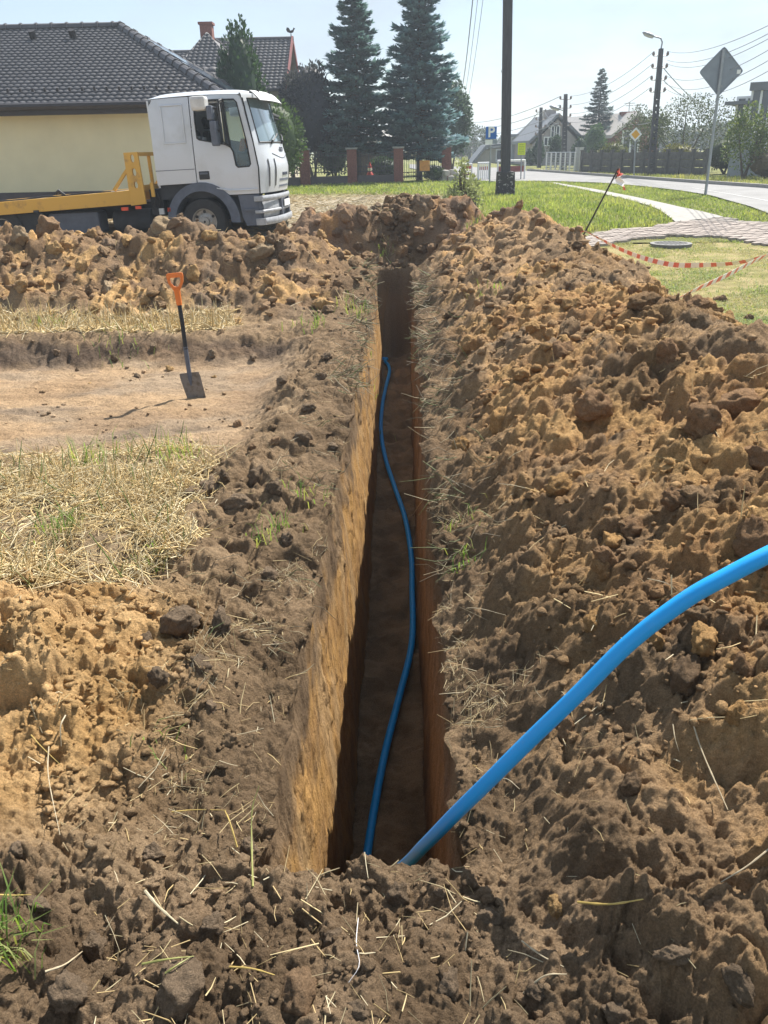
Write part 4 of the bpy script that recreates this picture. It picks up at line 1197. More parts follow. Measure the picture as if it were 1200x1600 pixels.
# long low building and grey block behind it
p0, p1 = at(737, 262, 74), at(806, 225, 74)
LB = empty('pale_long_house', (p1.x - 2, 74, 0.33), 0, 'pale low house with a long sloping roof left of the utility pole', 'house')
def LL(p): return (p.x - LB.location.x, p.y - 74, p.z - 0.33)
a0, a1, a2, a3 = at(737, 258, 74), at(758, 232, 74), at(808, 226, 74), at(808, 262, 74)
ws = [Vector((a0.x, 74, 0.2)), Vector((a3.x, 74, 0.2)), Vector((a2.x, 74, a2.z - 0.1)), Vector((a1.x, 74, a1.z - 0.1)), Vector((a0.x, 74, a0.z))]
def gl(q_, dy): return LL(Vector((q_.x, q_.y + dy, q_.z)))
MB().add([gl(q_, 0) for q_ in ws] + [gl(q_, 3) for q_ in ws], [(0, 1, 2, 3, 4), (9, 8, 7, 6, 5)] + [(i, (i + 1) % 5, (i + 1) % 5 + 5, i + 5) for i in range(5)]).build('wall', M['palewall'], LB)
m = MB()
for a, b in ((a0 + (a0 - a1) * 0.1, a1), (a1, a2 + Vector((0.4, 0, 0)))):
    vs = [gl(a, -0.4), gl(b, -0.4), gl(b, 3.4), gl(a, 3.4)]
    vs += [(x_, y_, z_ + 0.25) for x_, y_, z_ in vs]
    m.add(vs, [(0, 3, 2, 1), (4, 5, 6, 7), (0, 1, 5, 4), (1, 2, 6, 5), (2, 3, 7, 6), (3, 0, 4, 7)])
m.build('roof', M['slate'], LB)
win(LB, LL(at(782, 243, 73.9)), 0.8, 1.0, 0, 0.1, 0)
b0, b1 = at(800, 214, 70), at(830, 240, 70)
FB = empty('flat_roof_house', ((b0.x + b1.x) / 2, 72, 0.33), 0, 'small grey flat roofed house between the utility pole and the gabled house', 'house')
wd_ = (b1.x - b0.x) / 2
MB().box((-wd_, -2, -0.1), (wd_, 3, b0.z - 0.33)).build('wall', M['greyhouse'], FB)
MB().box((-wd_ - 0.2, -2.2, b0.z - 0.33), (wd_ + 0.2, 3.2, b0.z - 0.13)).build('roof', M['slate'], FB)
win(FB, (-wd_ * 0.35, -2.02, b0.z - 1.3), 0.5, 0.9, 0, 0.08, 0)
# --- brick house
Yb = 60.0
BH = empty('brick_house', (at(990, 262, Yb).x, Yb, 0.33), 0, 'red brick house with light sheet roof and two aerials behind the priority sign', 'house')
apb, lb_, rb_ = at(998, 180, Yb), at(953, 216, Yb), at(1017, 198, Yb)
rb2 = apb + (rb_ - apb) * 2.0
def LBk(p): return (p.x - BH.location.x, p.y - Yb, p.z - 0.33)
def gk(q_, dy, dx=0): return LBk(Vector((q_.x + dx, q_.y + dy, q_.z)))
ws = [Vector((lb_.x + 0.3, Yb, 0.2)), Vector((rb2.x - 0.3, Yb, 0.2)), Vector((rb2.x - 0.3, Yb, rb2.z + 0.15)), apb - Vector((0, 0, 0.12)), Vector((lb_.x + 0.3, Yb, lb_.z + 0.1))]
MB().add([gk(q_, 0) for q_ in ws] + [gk(q_, 9, -3.4) for q_ in ws], [(0, 1, 2, 3, 4), (9, 8, 7, 6, 5)] + [(i, (i + 1) % 5, (i + 1) % 5 + 5, i + 5) for i in range(5)]).build('wall', M['brick'], BH)
m = MB()
for a, b in ((lb_, apb), (apb, rb2)):
    vs = [gk(a, -0.3), gk(b, -0.3), gk(b, 9.3, -3.4), gk(a, 9.3, -3.4)]
    vs += [(x_, y_, z_ + 0.2) for x_, y_, z_ in vs]
    m.add(vs, [(0, 3, 2, 1), (4, 5, 6, 7), (0, 1, 5, 4), (1, 2, 6, 5), (2, 3, 7, 6), (3, 0, 4, 7)])
m.build('roof', M['lightroof'], BH)
pc2 = at(983, 181, Yb + 1.5); MB().box((LBk(pc2)[0] - 0.6, 1.1, LBk(pc2)[2] - 1.2), (LBk(pc2)[0] + 0.6, 1.8, LBk(pc2)[2] + 0.25)).build('chimney', M['brick'], BH)
win(BH, LBk(at(985, 222, Yb - 0.05)), 1.2, 1.5, 0, 0.12, 1)
for px_, py_ in ((984, 160), (999, 163)):
    a = at(px_, py_, Yb + 1.5); b = LBk(a)
    MB().tube([(b[0], 1.5, b[2] - 2.0), b], 0.025, 5).bar((b[0] - 0.35, b[1], b[2] - 0.05), (b[0] + 0.35, b[1], b[2] - 0.05), 0.03).bar((b[0] - 0.25, b[1], b[2] - 0.2), (b[0] + 0.25, b[1], b[2] - 0.2), 0.03).build('aerial', M['wire'], BH)
# --- grey house on the right
Yh = 34.0
GR = empty('grey_cube_house', (at(1190, 265, Yh).x, Yh, 0.33), R(-38), 'two storey blue grey flat roofed house at the right edge behind the lilac bush', 'house')
def loc_of(px, py):
    """point on the front wall plane of the rotated house, in its own axes"""
    x, y, z = ray(px, py)
    nrm = Vector((math.sin(R(-38)), -math.cos(R(-38)), 0))
    t = nrm.dot(Vector((GR.location.x, GR.location.y, 0))) / nrm.dot(Vector((x, y, 0)))
    pw = Vector((x * t, y * t, CAMH + z * t)) - Vector(GR.location)
    rx = Matrix.Rotation(-R(-38), 3, 'Z') @ pw
    return rx
a = loc_of(1151, 164); b = loc_of(1181, 142); c_ = loc_of(1183, 230)
MB().box((a.x, 0, -0.2), (b.x, 7, a.z)).box((b.x + 0.001, -0.12, -0.2), (b.x + 9, 7.5, b.z)).build('wall', M['greyhouse'], GR)
MB().box((a.x - 0.35, -0.35, a.z), (b.x - 0.005, 7.2, a.z + 0.12)).box((b.x - 0.15, -0.3, b.z), (b.x + 9.3, 7.7, b.z + 0.28)).build('roof', M['slate'], GR)
for (px_, py_, w_, h_, dy) in ((1164, 181, 0.75, 1.35, -0.02), (1189, 169, 0.75, 1.35, -0.15), (1199, 222, 0.95, 1.45, -0.15)):
    q_ = loc_of(px_, py_)
    win(GR, (q_.x, dy, q_.z), w_, h_, 0, 0.08, 1)
# ================================================================== FENCES
def fence_z(x, y): return ground_z(x, y)
FN = empty('garden_fence', (0, 35, 0.33), 0, 'low garden fence of brick pillars and dark iron railings in front of the spruces', 'fence')
pil = [g(px_, py_) for px_, py_ in ((405, 291), (478, 290.5), (551, 288), (623, 286), (697, 282))]
pil[0] = pil[1] + (pil[1] - pil[2])
def LF(v_): return Vector((v_[0], v_[1] - 35, v_[2] - 0.33))
for k, p_ in enumerate(pil):
    m = MB()
    hh = 1.27
    nb_ = 15
    for r_ in range(nb_):                     # brick courses with recessed joints
        z0_ = 0.33 + r_ * hh / nb_
        m.box(LF((p_.x - 0.19, p_.y - 0.19, z0_ + 0.006)), LF((p_.x + 0.19, p_.y + 0.19, z0_ + hh / nb_ - 0.006)))
    m.box(LF((p_.x - 0.175, p_.y - 0.175, 0.2)), LF((p_.x + 0.175, p_.y + 0.175, 0.33 + hh - 0.01)))
    pp = m.build('brick_pillar', M['brick'], FN)
    MB().box(LF((p_.x - 0.23, p_.y - 0.23, 0.33 + hh)), LF((p_.x + 0.23, p_.y + 0.23, 0.33 + hh + 0.06))).build('cap', M['concrete'], pp)
def wrought(a, b, arch=0.0, base=0.34, top=1.18, name='railing'):
    m = MB()
    L_ = (b - a).length; n = int(L_ / 0.115)
    ht = lambda t: top + arch * math.sin(t * math.pi)
    for k in range(1, n):
        t = k / n; q_ = a.lerp(b, t)
        m.bar(LF((q_.x, q_.y, 0.33 + base + 0.04)), LF((q_.x, q_.y, 0.33 + ht(t))), 0.018)
    for zz_ in (base + 0.12, base + 0.3, None, -0.1):
        pts = []
        for k in range(13):
            t = k / 12; q_ = a.lerp(b, t)
            z_ = zz_ if (zz_ is not None and zz_ > 0) else ht(t) + (zz_ or 0)
            pts.append(LF((q_.x, q_.y, 0.33 + z_)))
        m.tube(pts, 0.016, 5)
    for k in range(2, n - 1, 3):
        t = (k + 0.5) / n; q_ = a.lerp(b, t)
        ring = [LF((q_.x + 0.05 * math.cos(u_) , q_.y, 0.33 + base + 0.21 + 0.07 * math.sin(u_))) for u_ in np.linspace(0, 6.283, 11)]
        m.tube(ring, 0.01, 4, False)
    return m.build(name, M['iron'], FN)
for k in range(4):
    dv = (pil[k + 1] - pil[k]).normalized() * 0.2
    a, b = pil[k] + dv, pil[k + 1] - dv
    m = MB(); m.bar(LF((a.x, a.y, 0.33 + 0.14)), LF((b.x, b.y, 0.33 + 0.14)), 0.2, 0.36)
    if k < 3: m.build('plinth_wall', M['plinth'], FN)
    wrought(a, b, 0.12 if k == 3 else 0.0, 0.08 if k == 3 else 0.34, 1.12, 'gate' if k == 3 else 'railing')
sb = g(663, 283)
m = MB(); m.box((-0.2, -0.02, -0.19), (0.2, 0.02, 0.19))
so_ = m.build('notice_board', mat('board_orange', (0.62, 0.27, 0.05), 0.7, 0.25, 9), None, loc=(pil[3].x + 1.03, pil[3].y - 0.14, 0.95))
tag(so_, 'small square orange board hung on the iron gate', 'notice board')
# things in the garden seen through the railings
def at_g(px_, Y_): q_ = at(px_, 262, Y_); return q_.x
x_ = at_g(622, 44)
GZ = empty('garden_tent', (x_, 44, 0.33), 0, 'white canvas garden tent glimpsed between the spruces', 'tent')
MB().add([(-1.5, -1.2, 1.75), (1.5, -1.2, 1.75), (1.5, 1.2, 1.75), (-1.5, 1.2, 1.75), (0, 0, 2.55)], [(0, 1, 4), (1, 2, 4), (2, 3, 4), (3, 0, 4)]).box((-1.5, -1.22, 1.55), (1.5, -1.2, 1.75)).box((-1.5, 1.2, 1.55), (1.5, 1.22, 1.75)).box((-1.52, -1.2, 1.55), (-1.5, 1.2, 1.75)).box((1.5, -1.2, 1.55), (1.52, 1.2, 1.75)).build('canopy', M['canvas'], GZ)
for sx in (-1.45, 1.45):
    for sy in (-1.15, 1.15): MB().cyl((sx, sy, -0.05), (sx, sy, 1.75), 0.025, n=6).build('pole', M['iron'], GZ)
x_ = at_g(590, 43)
SH = empty('garden_shed', (x_, 43.2, 0.33), 0, 'dark garden shed with a red door behind the railings', 'shed')
MB().box((-1.3, 0, -0.1), (0.9, 1.4, 1.5)).build('wall', M['bark'], SH)
MB().box((-1.45, -0.15, 1.5), (1.05, 1.55, 1.6)).build('roof', M['slate'], SH)
MB().box((0.05, -0.04, 0.0), (0.6, -0.002, 1.35)).build('door', M['darkred'], SH)
x_ = at_g(578, 40)
GN = empty('garden_figure', (x_, 39.5, 0.33), 0, 'small red and white garden figure standing by the left spruce trunk', 'garden figure')
MB().tube([(0, 0, 0), (0, 0, 0.12), (0, 0, 0.3), (0, 0, 0.36)], [0.17, 0.19, 0.12, 0.06], 10).build('body', M['red'], GN, True)
MB().tube([(0, 0, 0.34), (0, 0, 0.42), (0, 0, 0.5), (0, 0, 0.54)], [0.05, 0.1, 0.09, 0.03], 10).build('head', M['signwhite'], GN, True)
MB().tube([(0, 0, 0.5), (0, 0, 0.56), (0, 0, 0.74)], [0.1, 0.08, 0.01], 10).build('hat', M['red'], GN, True)
x_ = at_g(640, 41)
st = MB()
for k in range(7):
    a_ = rng.random() * 6.28
    st.box((-0.14, -0.12, -0.1), (0.14, 0.12, 0.12), Matrix.Translation((0.36 * math.cos(a_), 0.2 * math.sin(a_), 0.1 + 0.11 * (k % 3))) @ Matrix.Rotation(rng.random() * 3, 4, 'Z') @ Matrix.Rotation(rng.random(), 4, 'X'))
tag(st.build('rockery', M['stone'], None, bevel=0.04, loc=(3.0, 35.6, 0.33)), 'pale rounded boulders beside the last brick pillar', 'rocks')

# fence of concrete slats across the road
f0, f1 = g(908, 271), g(1100, 276.5)
CF_ = empty('concrete_fence', (f0.x, f0.y, 0.33), 0, 'low weathered concrete panel fence across the road', 'fence')
nf = 11
post = None; slat = None
ang = math.atan2(f1.y - f0.y, f1.x - f0.x)
Lp = (f1 - f0).length / nf
for k in range(nf + 1):
    q_ = f0.lerp(f1, k / nf) - f0
    if post is None:
        post = MB().box((-0.06, -0.07, -0.1), (0.06, 0.07, 0.98)).box((-0.075, -0.085, 0.98), (0.075, 0.085, 1.03)).build('fence_post', M['fenceconc'], CF_); o = post
    else:
        o = post.copy(); COL.objects.link(o); o.parent = CF_
    o.location = (q_.x, q_.y, 0); o.rotation_euler = (0, 0, ang)
    if k < nf:
        for r_ in range(3):
            if slat is None:
                slat = MB().box((0.065, -0.025, 0.0), (Lp - 0.065, 0.025, 0.27)).box((0.065, -0.035, 0.09), (Lp - 0.065, 0.035, 0.18)).build('slat', M['fenceconc'], CF_); s_ = slat
            else:
                s_ = slat.copy(); COL.objects.link(s_); s_.parent = CF_
            s_.location = (q_.x, q_.y, 0.06 + r_ * 0.29); s_.rotation_euler = (0, 0, ang)
        m = MB()
# wire fence with white posts
f2, f3 = g(853, 268.5), g(897, 270)
WF = empty('mesh_fence', (f2.x, f2.y, 0.33), 0, 'wire mesh fence on white posts in front of the dark thujas', 'fence')
wp_ = None
for k in range(7):
    q_ = f2.lerp(f3, k / 6) - f2
    if wp_ is None:
        wp_ = MB().cyl((0, 0, -0.1), (0, 0, 0.95), 0.04, n=8).build('fence_post', M['winwhite'], WF); o = wp_
    else:
        o = wp_.copy(); COL.objects.link(o); o.parent = WF
    o.location = q_
m = MB()
e_ = f3 - f2
for z_ in np.linspace(0.1, 0.92, 8): m.tube([(0, 0, z_), (e_.x, e_.y, z_)], 0.012 if z_ < 0.9 else 0.03, 4)
for k in range(40): q_ = e_ * (k / 39); m.bar((q_.x, q_.y, 0.08), (q_.x, q_.y, 0.92), 0.008)
m.build('wire_mesh', M['galv'], WF)
for px_ in (900.5, 905.5):
    q_ = g(px_, 269.8)
    tag(MB().box((-0.1, -0.1, -0.1), (0.1, 0.1, 1.1)).box((-0.12, -0.12, 1.1), (0.12, 0.12, 1.15)).build('gate_post', M['whited'], None, loc=q_), 'white gate post, the one next to the ' + ('mesh fence' if px_ < 903 else 'concrete fence'), 'gate post', 'pair of white gate posts')
# ================================================================== TRUCK
TR_ROT = Matrix.Rotation(R(-4.5), 4, 'Z') @ Matrix.Rotation(R(-1.8), 4, 'Y')
hubw = Vector((-3.14, 15.5, 0.46))
tloc = hubw - (TR_ROT.to_3x3() @ Vector((0, -1.12, 0.4)))
TK = empty('recovery_truck', tloc, 0, 'white cab flatbed truck with a worn yellow loading bed parked behind the heap', 'truck', rot=TR_ROT.to_euler())
HW = 1.13
def xb(z): return float(np.interp(z, [0.3, 0.83, 1.25, 1.66, 2.40, 2.5], [1.10, 1.11, 1.13, 1.08, 0.94, 0.90]))
def xf_(y, z, k=1.0):
    t = min(1.0, abs(y) / HW)
    return xb(z) + k * float(np.interp(z, [0.3, 0.83, 1.66, 2.4, 2.5], [0.17, 0.20, 0.21, 0.17, 0.15])) * (1 - t ** 2.6)
def side_plate(outline, holes, sg, th=0.035):
    """plate in the side plane, bowed slightly inwards towards the roof"""
    def fn(u, v, t):
        tumble = 0.07 * max(0, (v - 1.6) / 0.9) ** 2
        return (u, sg * (HW - tumble - th * t), v)
    return MB().plate(outline, holes, fn, 1)
rear_out = [(-0.72, 1.04), (-0.01, 1.05), (0.0, 1.6), (0.012, 2.41), (-0.30, 2.41), (-0.62, 2.40), (-0.69, 2.30), (-0.71, 1.7)]
door_out = [(0.005, 1.05), (0.26, 1.02), (0.42, 0.93), (0.55, 0.83), (1.085, 0.83), (1.105, 1.25), (1.055, 1.66), (0.92, 2.36), (0.86, 2.41), (0.45, 2.415), (0.027, 2.41), (0.014, 1.6)]
whole = [(0.10, 2.30), (0.09, 2.02), (0.095, 1.76), (0.13, 1.735), (0.56, 1.645), (0.66, 1.60), (0.70, 1.52), (0.725, 1.30), (0.755, 1.27), (0.955, 1.275), (0.985, 1.31), (0.955, 1.66), (0.845, 2.28), (0.80, 2.33), (0.45, 2.34), (0.13, 2.33)]
for sg in (-1, 1):
    rp_ = side_plate(rear_out, [], sg).build('side_panel', M['white'], TK, smooth=True, bevel=0.012)
    # pressed recess and seam
    if sg < 0:
        m = MB()
        for (u0, v0, u1, v1) in ((-0.50, 1.72, -0.47, 2.28), (-0.13, 1.72, -0.10, 2.28), (-0.50, 2.28, -0.10, 2.31), (-0.50, 1.69, -0.10, 1.72)):
            tb = lambda v: 0.07 * max(0, (v - 1.6) / 0.9) ** 2
            m.add([(u0, sg * (HW - tb(v0) + 0.002), v0), (u1, sg * (HW - tb(v0) + 0.002), v0), (u1, sg * (HW - tb(v1) + 0.002), v1), (u0, sg * (HW - tb(v1) + 0.002), v1),
                   (u0 + .008, sg * (HW - tb(v0) + 0.010), v0 + .008), (u1 - .008, sg * (HW - tb(v0) + 0.010), v0 + .008), (u1 - .008, sg * (HW - tb(v1) + 0.010), v1 - .008), (u0 + .008, sg * (HW - tb(v1) + 0.010), v1 - .008)],
                  [(4, 5, 6, 7), (0, 1, 5, 4), (1, 2, 6, 5), (2, 3, 7, 6), (3, 0, 4, 7)])
        m.build('pressing', M['white'], rp_, True)
        MB().box((-0.715, -HW - 0.004, 1.272), (-0.012, -HW + 0.01, 1.282)).build('seam', M['greyp'], rp_)
    dr_ = side_plate(door_out, [whole], sg).build('door', M['white'], TK, smooth=True, bevel=0.010)
    # rubber seal round the window, dividing bar
    loop = [Vector((u, sg * (HW - 0.004 - 0.07 * max(0, (v - 1.6) / 0.9) ** 2), v)) for u, v in whole]
    MB().tube(loop + [loop[0]], 0.013, 6, False).build('window_seal', M['black'], dr_, True)
    MB().bar((0.60, sg * (HW - 0.06), 2.34), (0.655, sg * (HW - 0.02), 1.56), 0.035, 0.02).build('window_divider', M['black'], dr_)
    MB().plate([(0.66, 1.55), (0.73, 1.28), (0.97, 1.285), (0.83, 2.31), (0.605, 2.33)], [], lambda u, v, t: (u, sg * (HW - 0.03 - 0.07 * max(0, (v - 1.6) / 0.9) ** 2 - 0.006 * t), v), 1).build('quarter_pane', M['glass'], dr_)
    MB().box((0.05, sg * HW - 0.012, 1.10), (0.235, sg * HW + 0.012, 1.235)).build('handle', M['black'], dr_, bevel=0.01)
    MB().box((0.065, sg * HW - 0.016, 1.185), (0.21, sg * HW + 0.020, 1.215)).build('handle_bar', M['greyp'], dr_, bevel=0.004)
    MB().tube([(0.30, sg * (HW + 0.005), 0.96), (0.55, sg * (HW + 0.012), 0.905), (0.85, sg * (HW + 0.012), 0.90), (1.07, sg * (HW + 0.004), 0.905)], 0.016, 6).build('door_crease', M['white'], dr_, True)
# rear wall and roof
MB().box((-0.715, -HW + 0.04, 1.0), (-0.685, HW - 0.04, 2.38)).build('back_panel', M['white'], TK)
def grid_part(fn, nu, nv, name, m, parent=TK, th=None, smooth=True):
    vs = [fn(i / nu, j / nv) for i in range(nu + 1) for j in range(nv + 1)]
    fs = [(i * (nv + 1) + j, (i + 1) * (nv + 1) + j, (i + 1) * (nv + 1) + j + 1, i * (nv + 1) + j + 1) for i in range(nu) for j in range(nv)]
    return MB().add(vs, fs).build(name, m, parent, smooth=smooth)
def roof_fn(s, t):
    y = -HW + 0.05 + (2 * HW - 0.1) * t
    e = abs(2 * t - 1)
    x = -0.70 + (xf_(y, 2.42) + 0.70) * s
    z = 2.405 + 0.085 * (1 - e ** 7) * (1 - abs(2 * s - 1) ** 9) + 0.02 * math.sin(s * math.pi)
    return (x, y * (1 - 0.0 * s), z)
grid_part(roof_fn, 20, 26, 'roof', M['white'])
MB().tube([(0.90, -HW + 0.06, 2.425), (0.945, -HW + 0.055, 2.36), (1.06, -HW + 0.02, 1.66), (1.118, -HW - 0.004, 1.25), (1.098, -HW - 0.004, 0.84)], 0.012, 6).build('pillar_seam', M['black'], TK, True)
# nose, pillars and header: everything of the front that is white
def front_fn(z0, z1, y0=-HW, y1=HW, push=0.0, k=1.0):
    def fn(s, t):
        y = y0 + (y1 - y0) * t; z = z0 + (z1 - z0) * s
        return (xf_(y, z, k) + push, y, z)
    return fn
def nose_fn(s, t):
    y = -HW + 2 * HW * t; z = 0.83 + (1.64 - 0.83) * s
    return (xf_(y, z) + 0.035 * math.sin(min(1, s * 1.1) * math.pi) * (1 - abs(2 * t - 1) ** 4), y, z)
grid_part(nose_fn, 12, 28, 'nose_panel', M['white'])
grid_part(front_fn(2.345, 2.425), 3, 24, 'header_panel', M['white'])
for sg in (-1, 1):
    def pil_fn(s, t, sg=sg):
        z = 1.64 + (2.345 - 1.64) * s; y = sg * (HW - (0.16 - 0.03 * s) * t - 0.06 * s * (1 - t) * 0.6)
        return (xf_(y, z), y, z)
    grid_part(pil_fn, 8, 5, 'windscreen_pillar', M['white'])
ws_ = grid_part(front_fn(1.63, 2.355, -HW + 0.12, HW - 0.12, -0.012), 8, 22, 'windscreen', M['wsglass'])
edge_pts = []
for t_ in np.linspace(0, 1, 15): y = (-HW + 0.14) + (2 * HW - 0.28) * t_; edge_pts.append((xf_(y, 1.645) + 0.002, y, 1.645))
for t_ in np.linspace(1, 0, 15): y = (-HW + 0.15) + (2 * HW - 0.30) * t_; edge_pts.append((xf_(y, 2.345) + 0.002, y, 2.345))
MB().tube(edge_pts + [edge_pts[0]], 0.013, 5, False).build('seal', M['black'], ws_)
for y0_ in (-0.55, 0.25):
    pts = [(xf_(y0_ + k * 0.09, 1.66 + k * 0.025) + 0.03, y0_ + k * 0.09, 1.655 + k * 0.022) for k in range(7)]
    MB().tube(pts, 0.012, 5).bar((pts[0][0] - 0.02, y0_, 1.62), (pts[0][0] + 0.01, y0_, 1.68), 0.03).build('wiper', M['black'], TK)
# sun visor with brackets
def vis_fn(s, t):
    y = -0.98 + 1.96 * t
    return (xf_(y, 2.42) + 0.10 + 0.17 * s - 0.02, y, 2.46 - 0.16 * s ** 1.3)
vs_ = grid_part(vis_fn, 6, 22, 'sun_visor', M['whited'])
def vis2(s, t): x, y, z = vis_fn(s, t); return (x - 0.012, y, z - 0.012)
grid_part(vis2, 6, 22, 'visor_underside', M['greyp'], vs_)
for y in (-0.7, 0, 0.7): MB().bar((xf_(y, 2.42) - 0.05, y, 2.44), (xf_(y, 2.42) + 0.12, y, 2.455), 0.03).build('bracket', M['black'], vs_)
# front slots, grille and badges
for y in (-0.86, -0.62, 0.62, 0.86):
    m = MB()
    for k in range(6):
        z0_, z1_ = 0.93 + k * 0.075, 0.93 + (k + 1) * 0.075
        wdt = 0.022 + 0.012 * math.sin((k + 0.5) / 6 * math.pi)
        a, b = nose_fn((z0_ - 0.83) / 0.81, (y + HW) / (2 * HW)), nose_fn((z1_ - 0.83) / 0.81, (y + HW) / (2 * HW))
        m.add([(a[0] + 0.004, y - wdt, z0_), (a[0] + 0.008, y + wdt, z0_), (b[0] + 0.008, y + wdt, z1_), (b[0] + 0.004, y - wdt, z1_)], [(0, 1, 2, 3)])
    m.build('air_slot', M['black'], TK)
for z0_ in (0.90, 1.0):
    m = MB()
    for k in range(10):
        y0_, y1_ = -0.42 + k * 0.084, -0.42 + (k + 1) * 0.084
        a, b = nose_fn((z0_ - 0.83) / 0.81, (y0_ + HW) / (2 * HW)), nose_fn((z0_ - 0.83) / 0.81, (y1_ + HW) / (2 * HW))
        m.add([(a[0] + 0.006, y0_, z0_), (b[0] + 0.006, y1_, z0_), (b[0] + 0.006, y1_, z0_ + 0.06), (a[0] + 0.006, y0_, z0_ + 0.06)], [(0, 1, 2, 3)])
    m.build('grille_slot', M['greyp'], TK)
def to_mesh_obj(o):
    dg = bpy.context.evaluated_depsgraph_get()
    me = bpy.data.meshes.new_from_object(o.evaluated_get(dg))
    n = bpy.data.objects.new('tmp', me); COL.objects.link(n)
    n.parent = o.parent; n.location = o.location; n.rotation_euler = o.rotation_euler
    nm = o.name; bpy.data.objects.remove(o); n.name = nm
    return n
def badge(txt, size, z, name='badge'):
    cu = bpy.data.curves.new(name, 'FONT'); cu.body = txt; cu.size = size; cu.align_x = 'CENTER'; cu.extrude = 0.004
    cu.materials.append(M['greyp'])
    o = bpy.data.objects.new(name, cu); COL.objects.link(o); o.parent = TK
    x = nose_fn((z - 0.83) / 0.81, 0.5)[0]
    o.location = (x + 0.008, 0, z); o.rotation_euler = (R(90), 0, R(90))
    return to_mesh_obj(o)
badge('IVECO', 0.11, 1.49)
badge('EUROCARGO', 0.075, 1.09)
m = MB(); m.tube([nose_fn(0.78 - 0.10 * math.sin(k / 12 * math.pi), 0.22 + 0.56 * k / 12) for k in range(13)], 0.009, 5); m.build('bonnet_crease', M['greyp'], TK, True)
# bumper
def bump(z0, z1, push, y0=-HW - 0.01, y1=HW + 0.01):
    def fn(s, t):
        y = y0 + (y1 - y0) * t; z = z0 + (z1 - z0) * s
        return (xf_(min(HW, max(-HW, y)), 0.8) + push - 0.02 * abs(2 * s - 1) ** 3, y, z)
    return fn
bp0 = grid_part(bump(0.32, 0.79, -0.045), 4, 22, 'bumper', M['greyp'])
for (z0_, z1_, ps) in ((0.70, 0.79, 0.035), (0.50, 0.555, 0.03), (0.30, 0.42, 0.055)):
    grid_part(bump(z0_, z1_, ps), 4, 24, 'bumper_bar', M['bumper'], bp0)
    for sg in (-1, 1):
        MB().box((0.98, sg * (HW + 0.006) - 0.02, z0_), (1.105 + ps, sg * (HW + 0.006) + 0.012, z1_ - 0.003)).build('bumper_end', M['bumper'], bp0, bevel=0.01)
for sg in (-1, 1):
    y0_, y1_ = sg * 1.08, sg * 0.42
    grid_part(bump(0.425, 0.69, -0.005, min(y0_, y1_), max(y0_, y1_)), 3, 8, 'headlamp', M['bumper'], TK)
    MB().box((xf_(0.35, 0.8) - 0.03, sg * 0.36 - 0.045, 0.42), (xf_(0.35, 0.8) + 0.03, sg * 0.36 + 0.045, 0.70)).build('bumper_upright', M['greyp'], bp0)
MB().box((xf_(0, 0.8) + 0.036, -0.26, 0.56), (xf_(0, 0.8) + 0.05, 0.26, 0.67)).build('number_plate', M['signwhite'], bp0)
# underside of the front, steps, wings
MB().box((-0.70, -HW + 0.06, 0.80), (1.05, HW - 0.06, 1.05)).build('cab_floor', M['dark'], TK)
for sg in (-1, 1):
    a = sg * HW
    MB().plate([(0.70, 0.815), (1.075, 0.815), (1.06, 0.30), (0.80, 0.30), (0.74, 0.45)], [], lambda u, v, t: (u, a - sg * 0.03 * t - sg * 0.015, v), 1).box((0.78, min(a - sg * 0.02, a + sg * 0.02), 0.555), (1.04, max(a - sg * 0.02, a + sg * 0.02), 0.585)).build('step_panel', M['greyp'], TK)
    outer, inner = [], []
    for k in range(19):
        t_ = R(185 - k * 188 / 18)
        r1_, r2_ = (0.66, 0.505)
        outer.append((0.04 + r1_ * math.cos(t_), 0.40 + r1_ * math.sin(t_) * 1.0)); inner.append((0.03 + r2_ * math.cos(t_), 0.40 + r2_ * math.sin(t_) * 1.02))
    m = MB().plate(outer + inner[::-1], [], lambda u, v, t: (u, a + sg * 0.02 - sg * 0.42 * t, v), 1)
    m.build('wing', M['greyp'], TK, smooth=True, auto=30)
    MB().box((-0.60, a - 0.02, 0.60), (-0.54, a + sg * 0.03 + 0.01, 0.67)).build('marker_lamp', M['rearlamp'], TK)
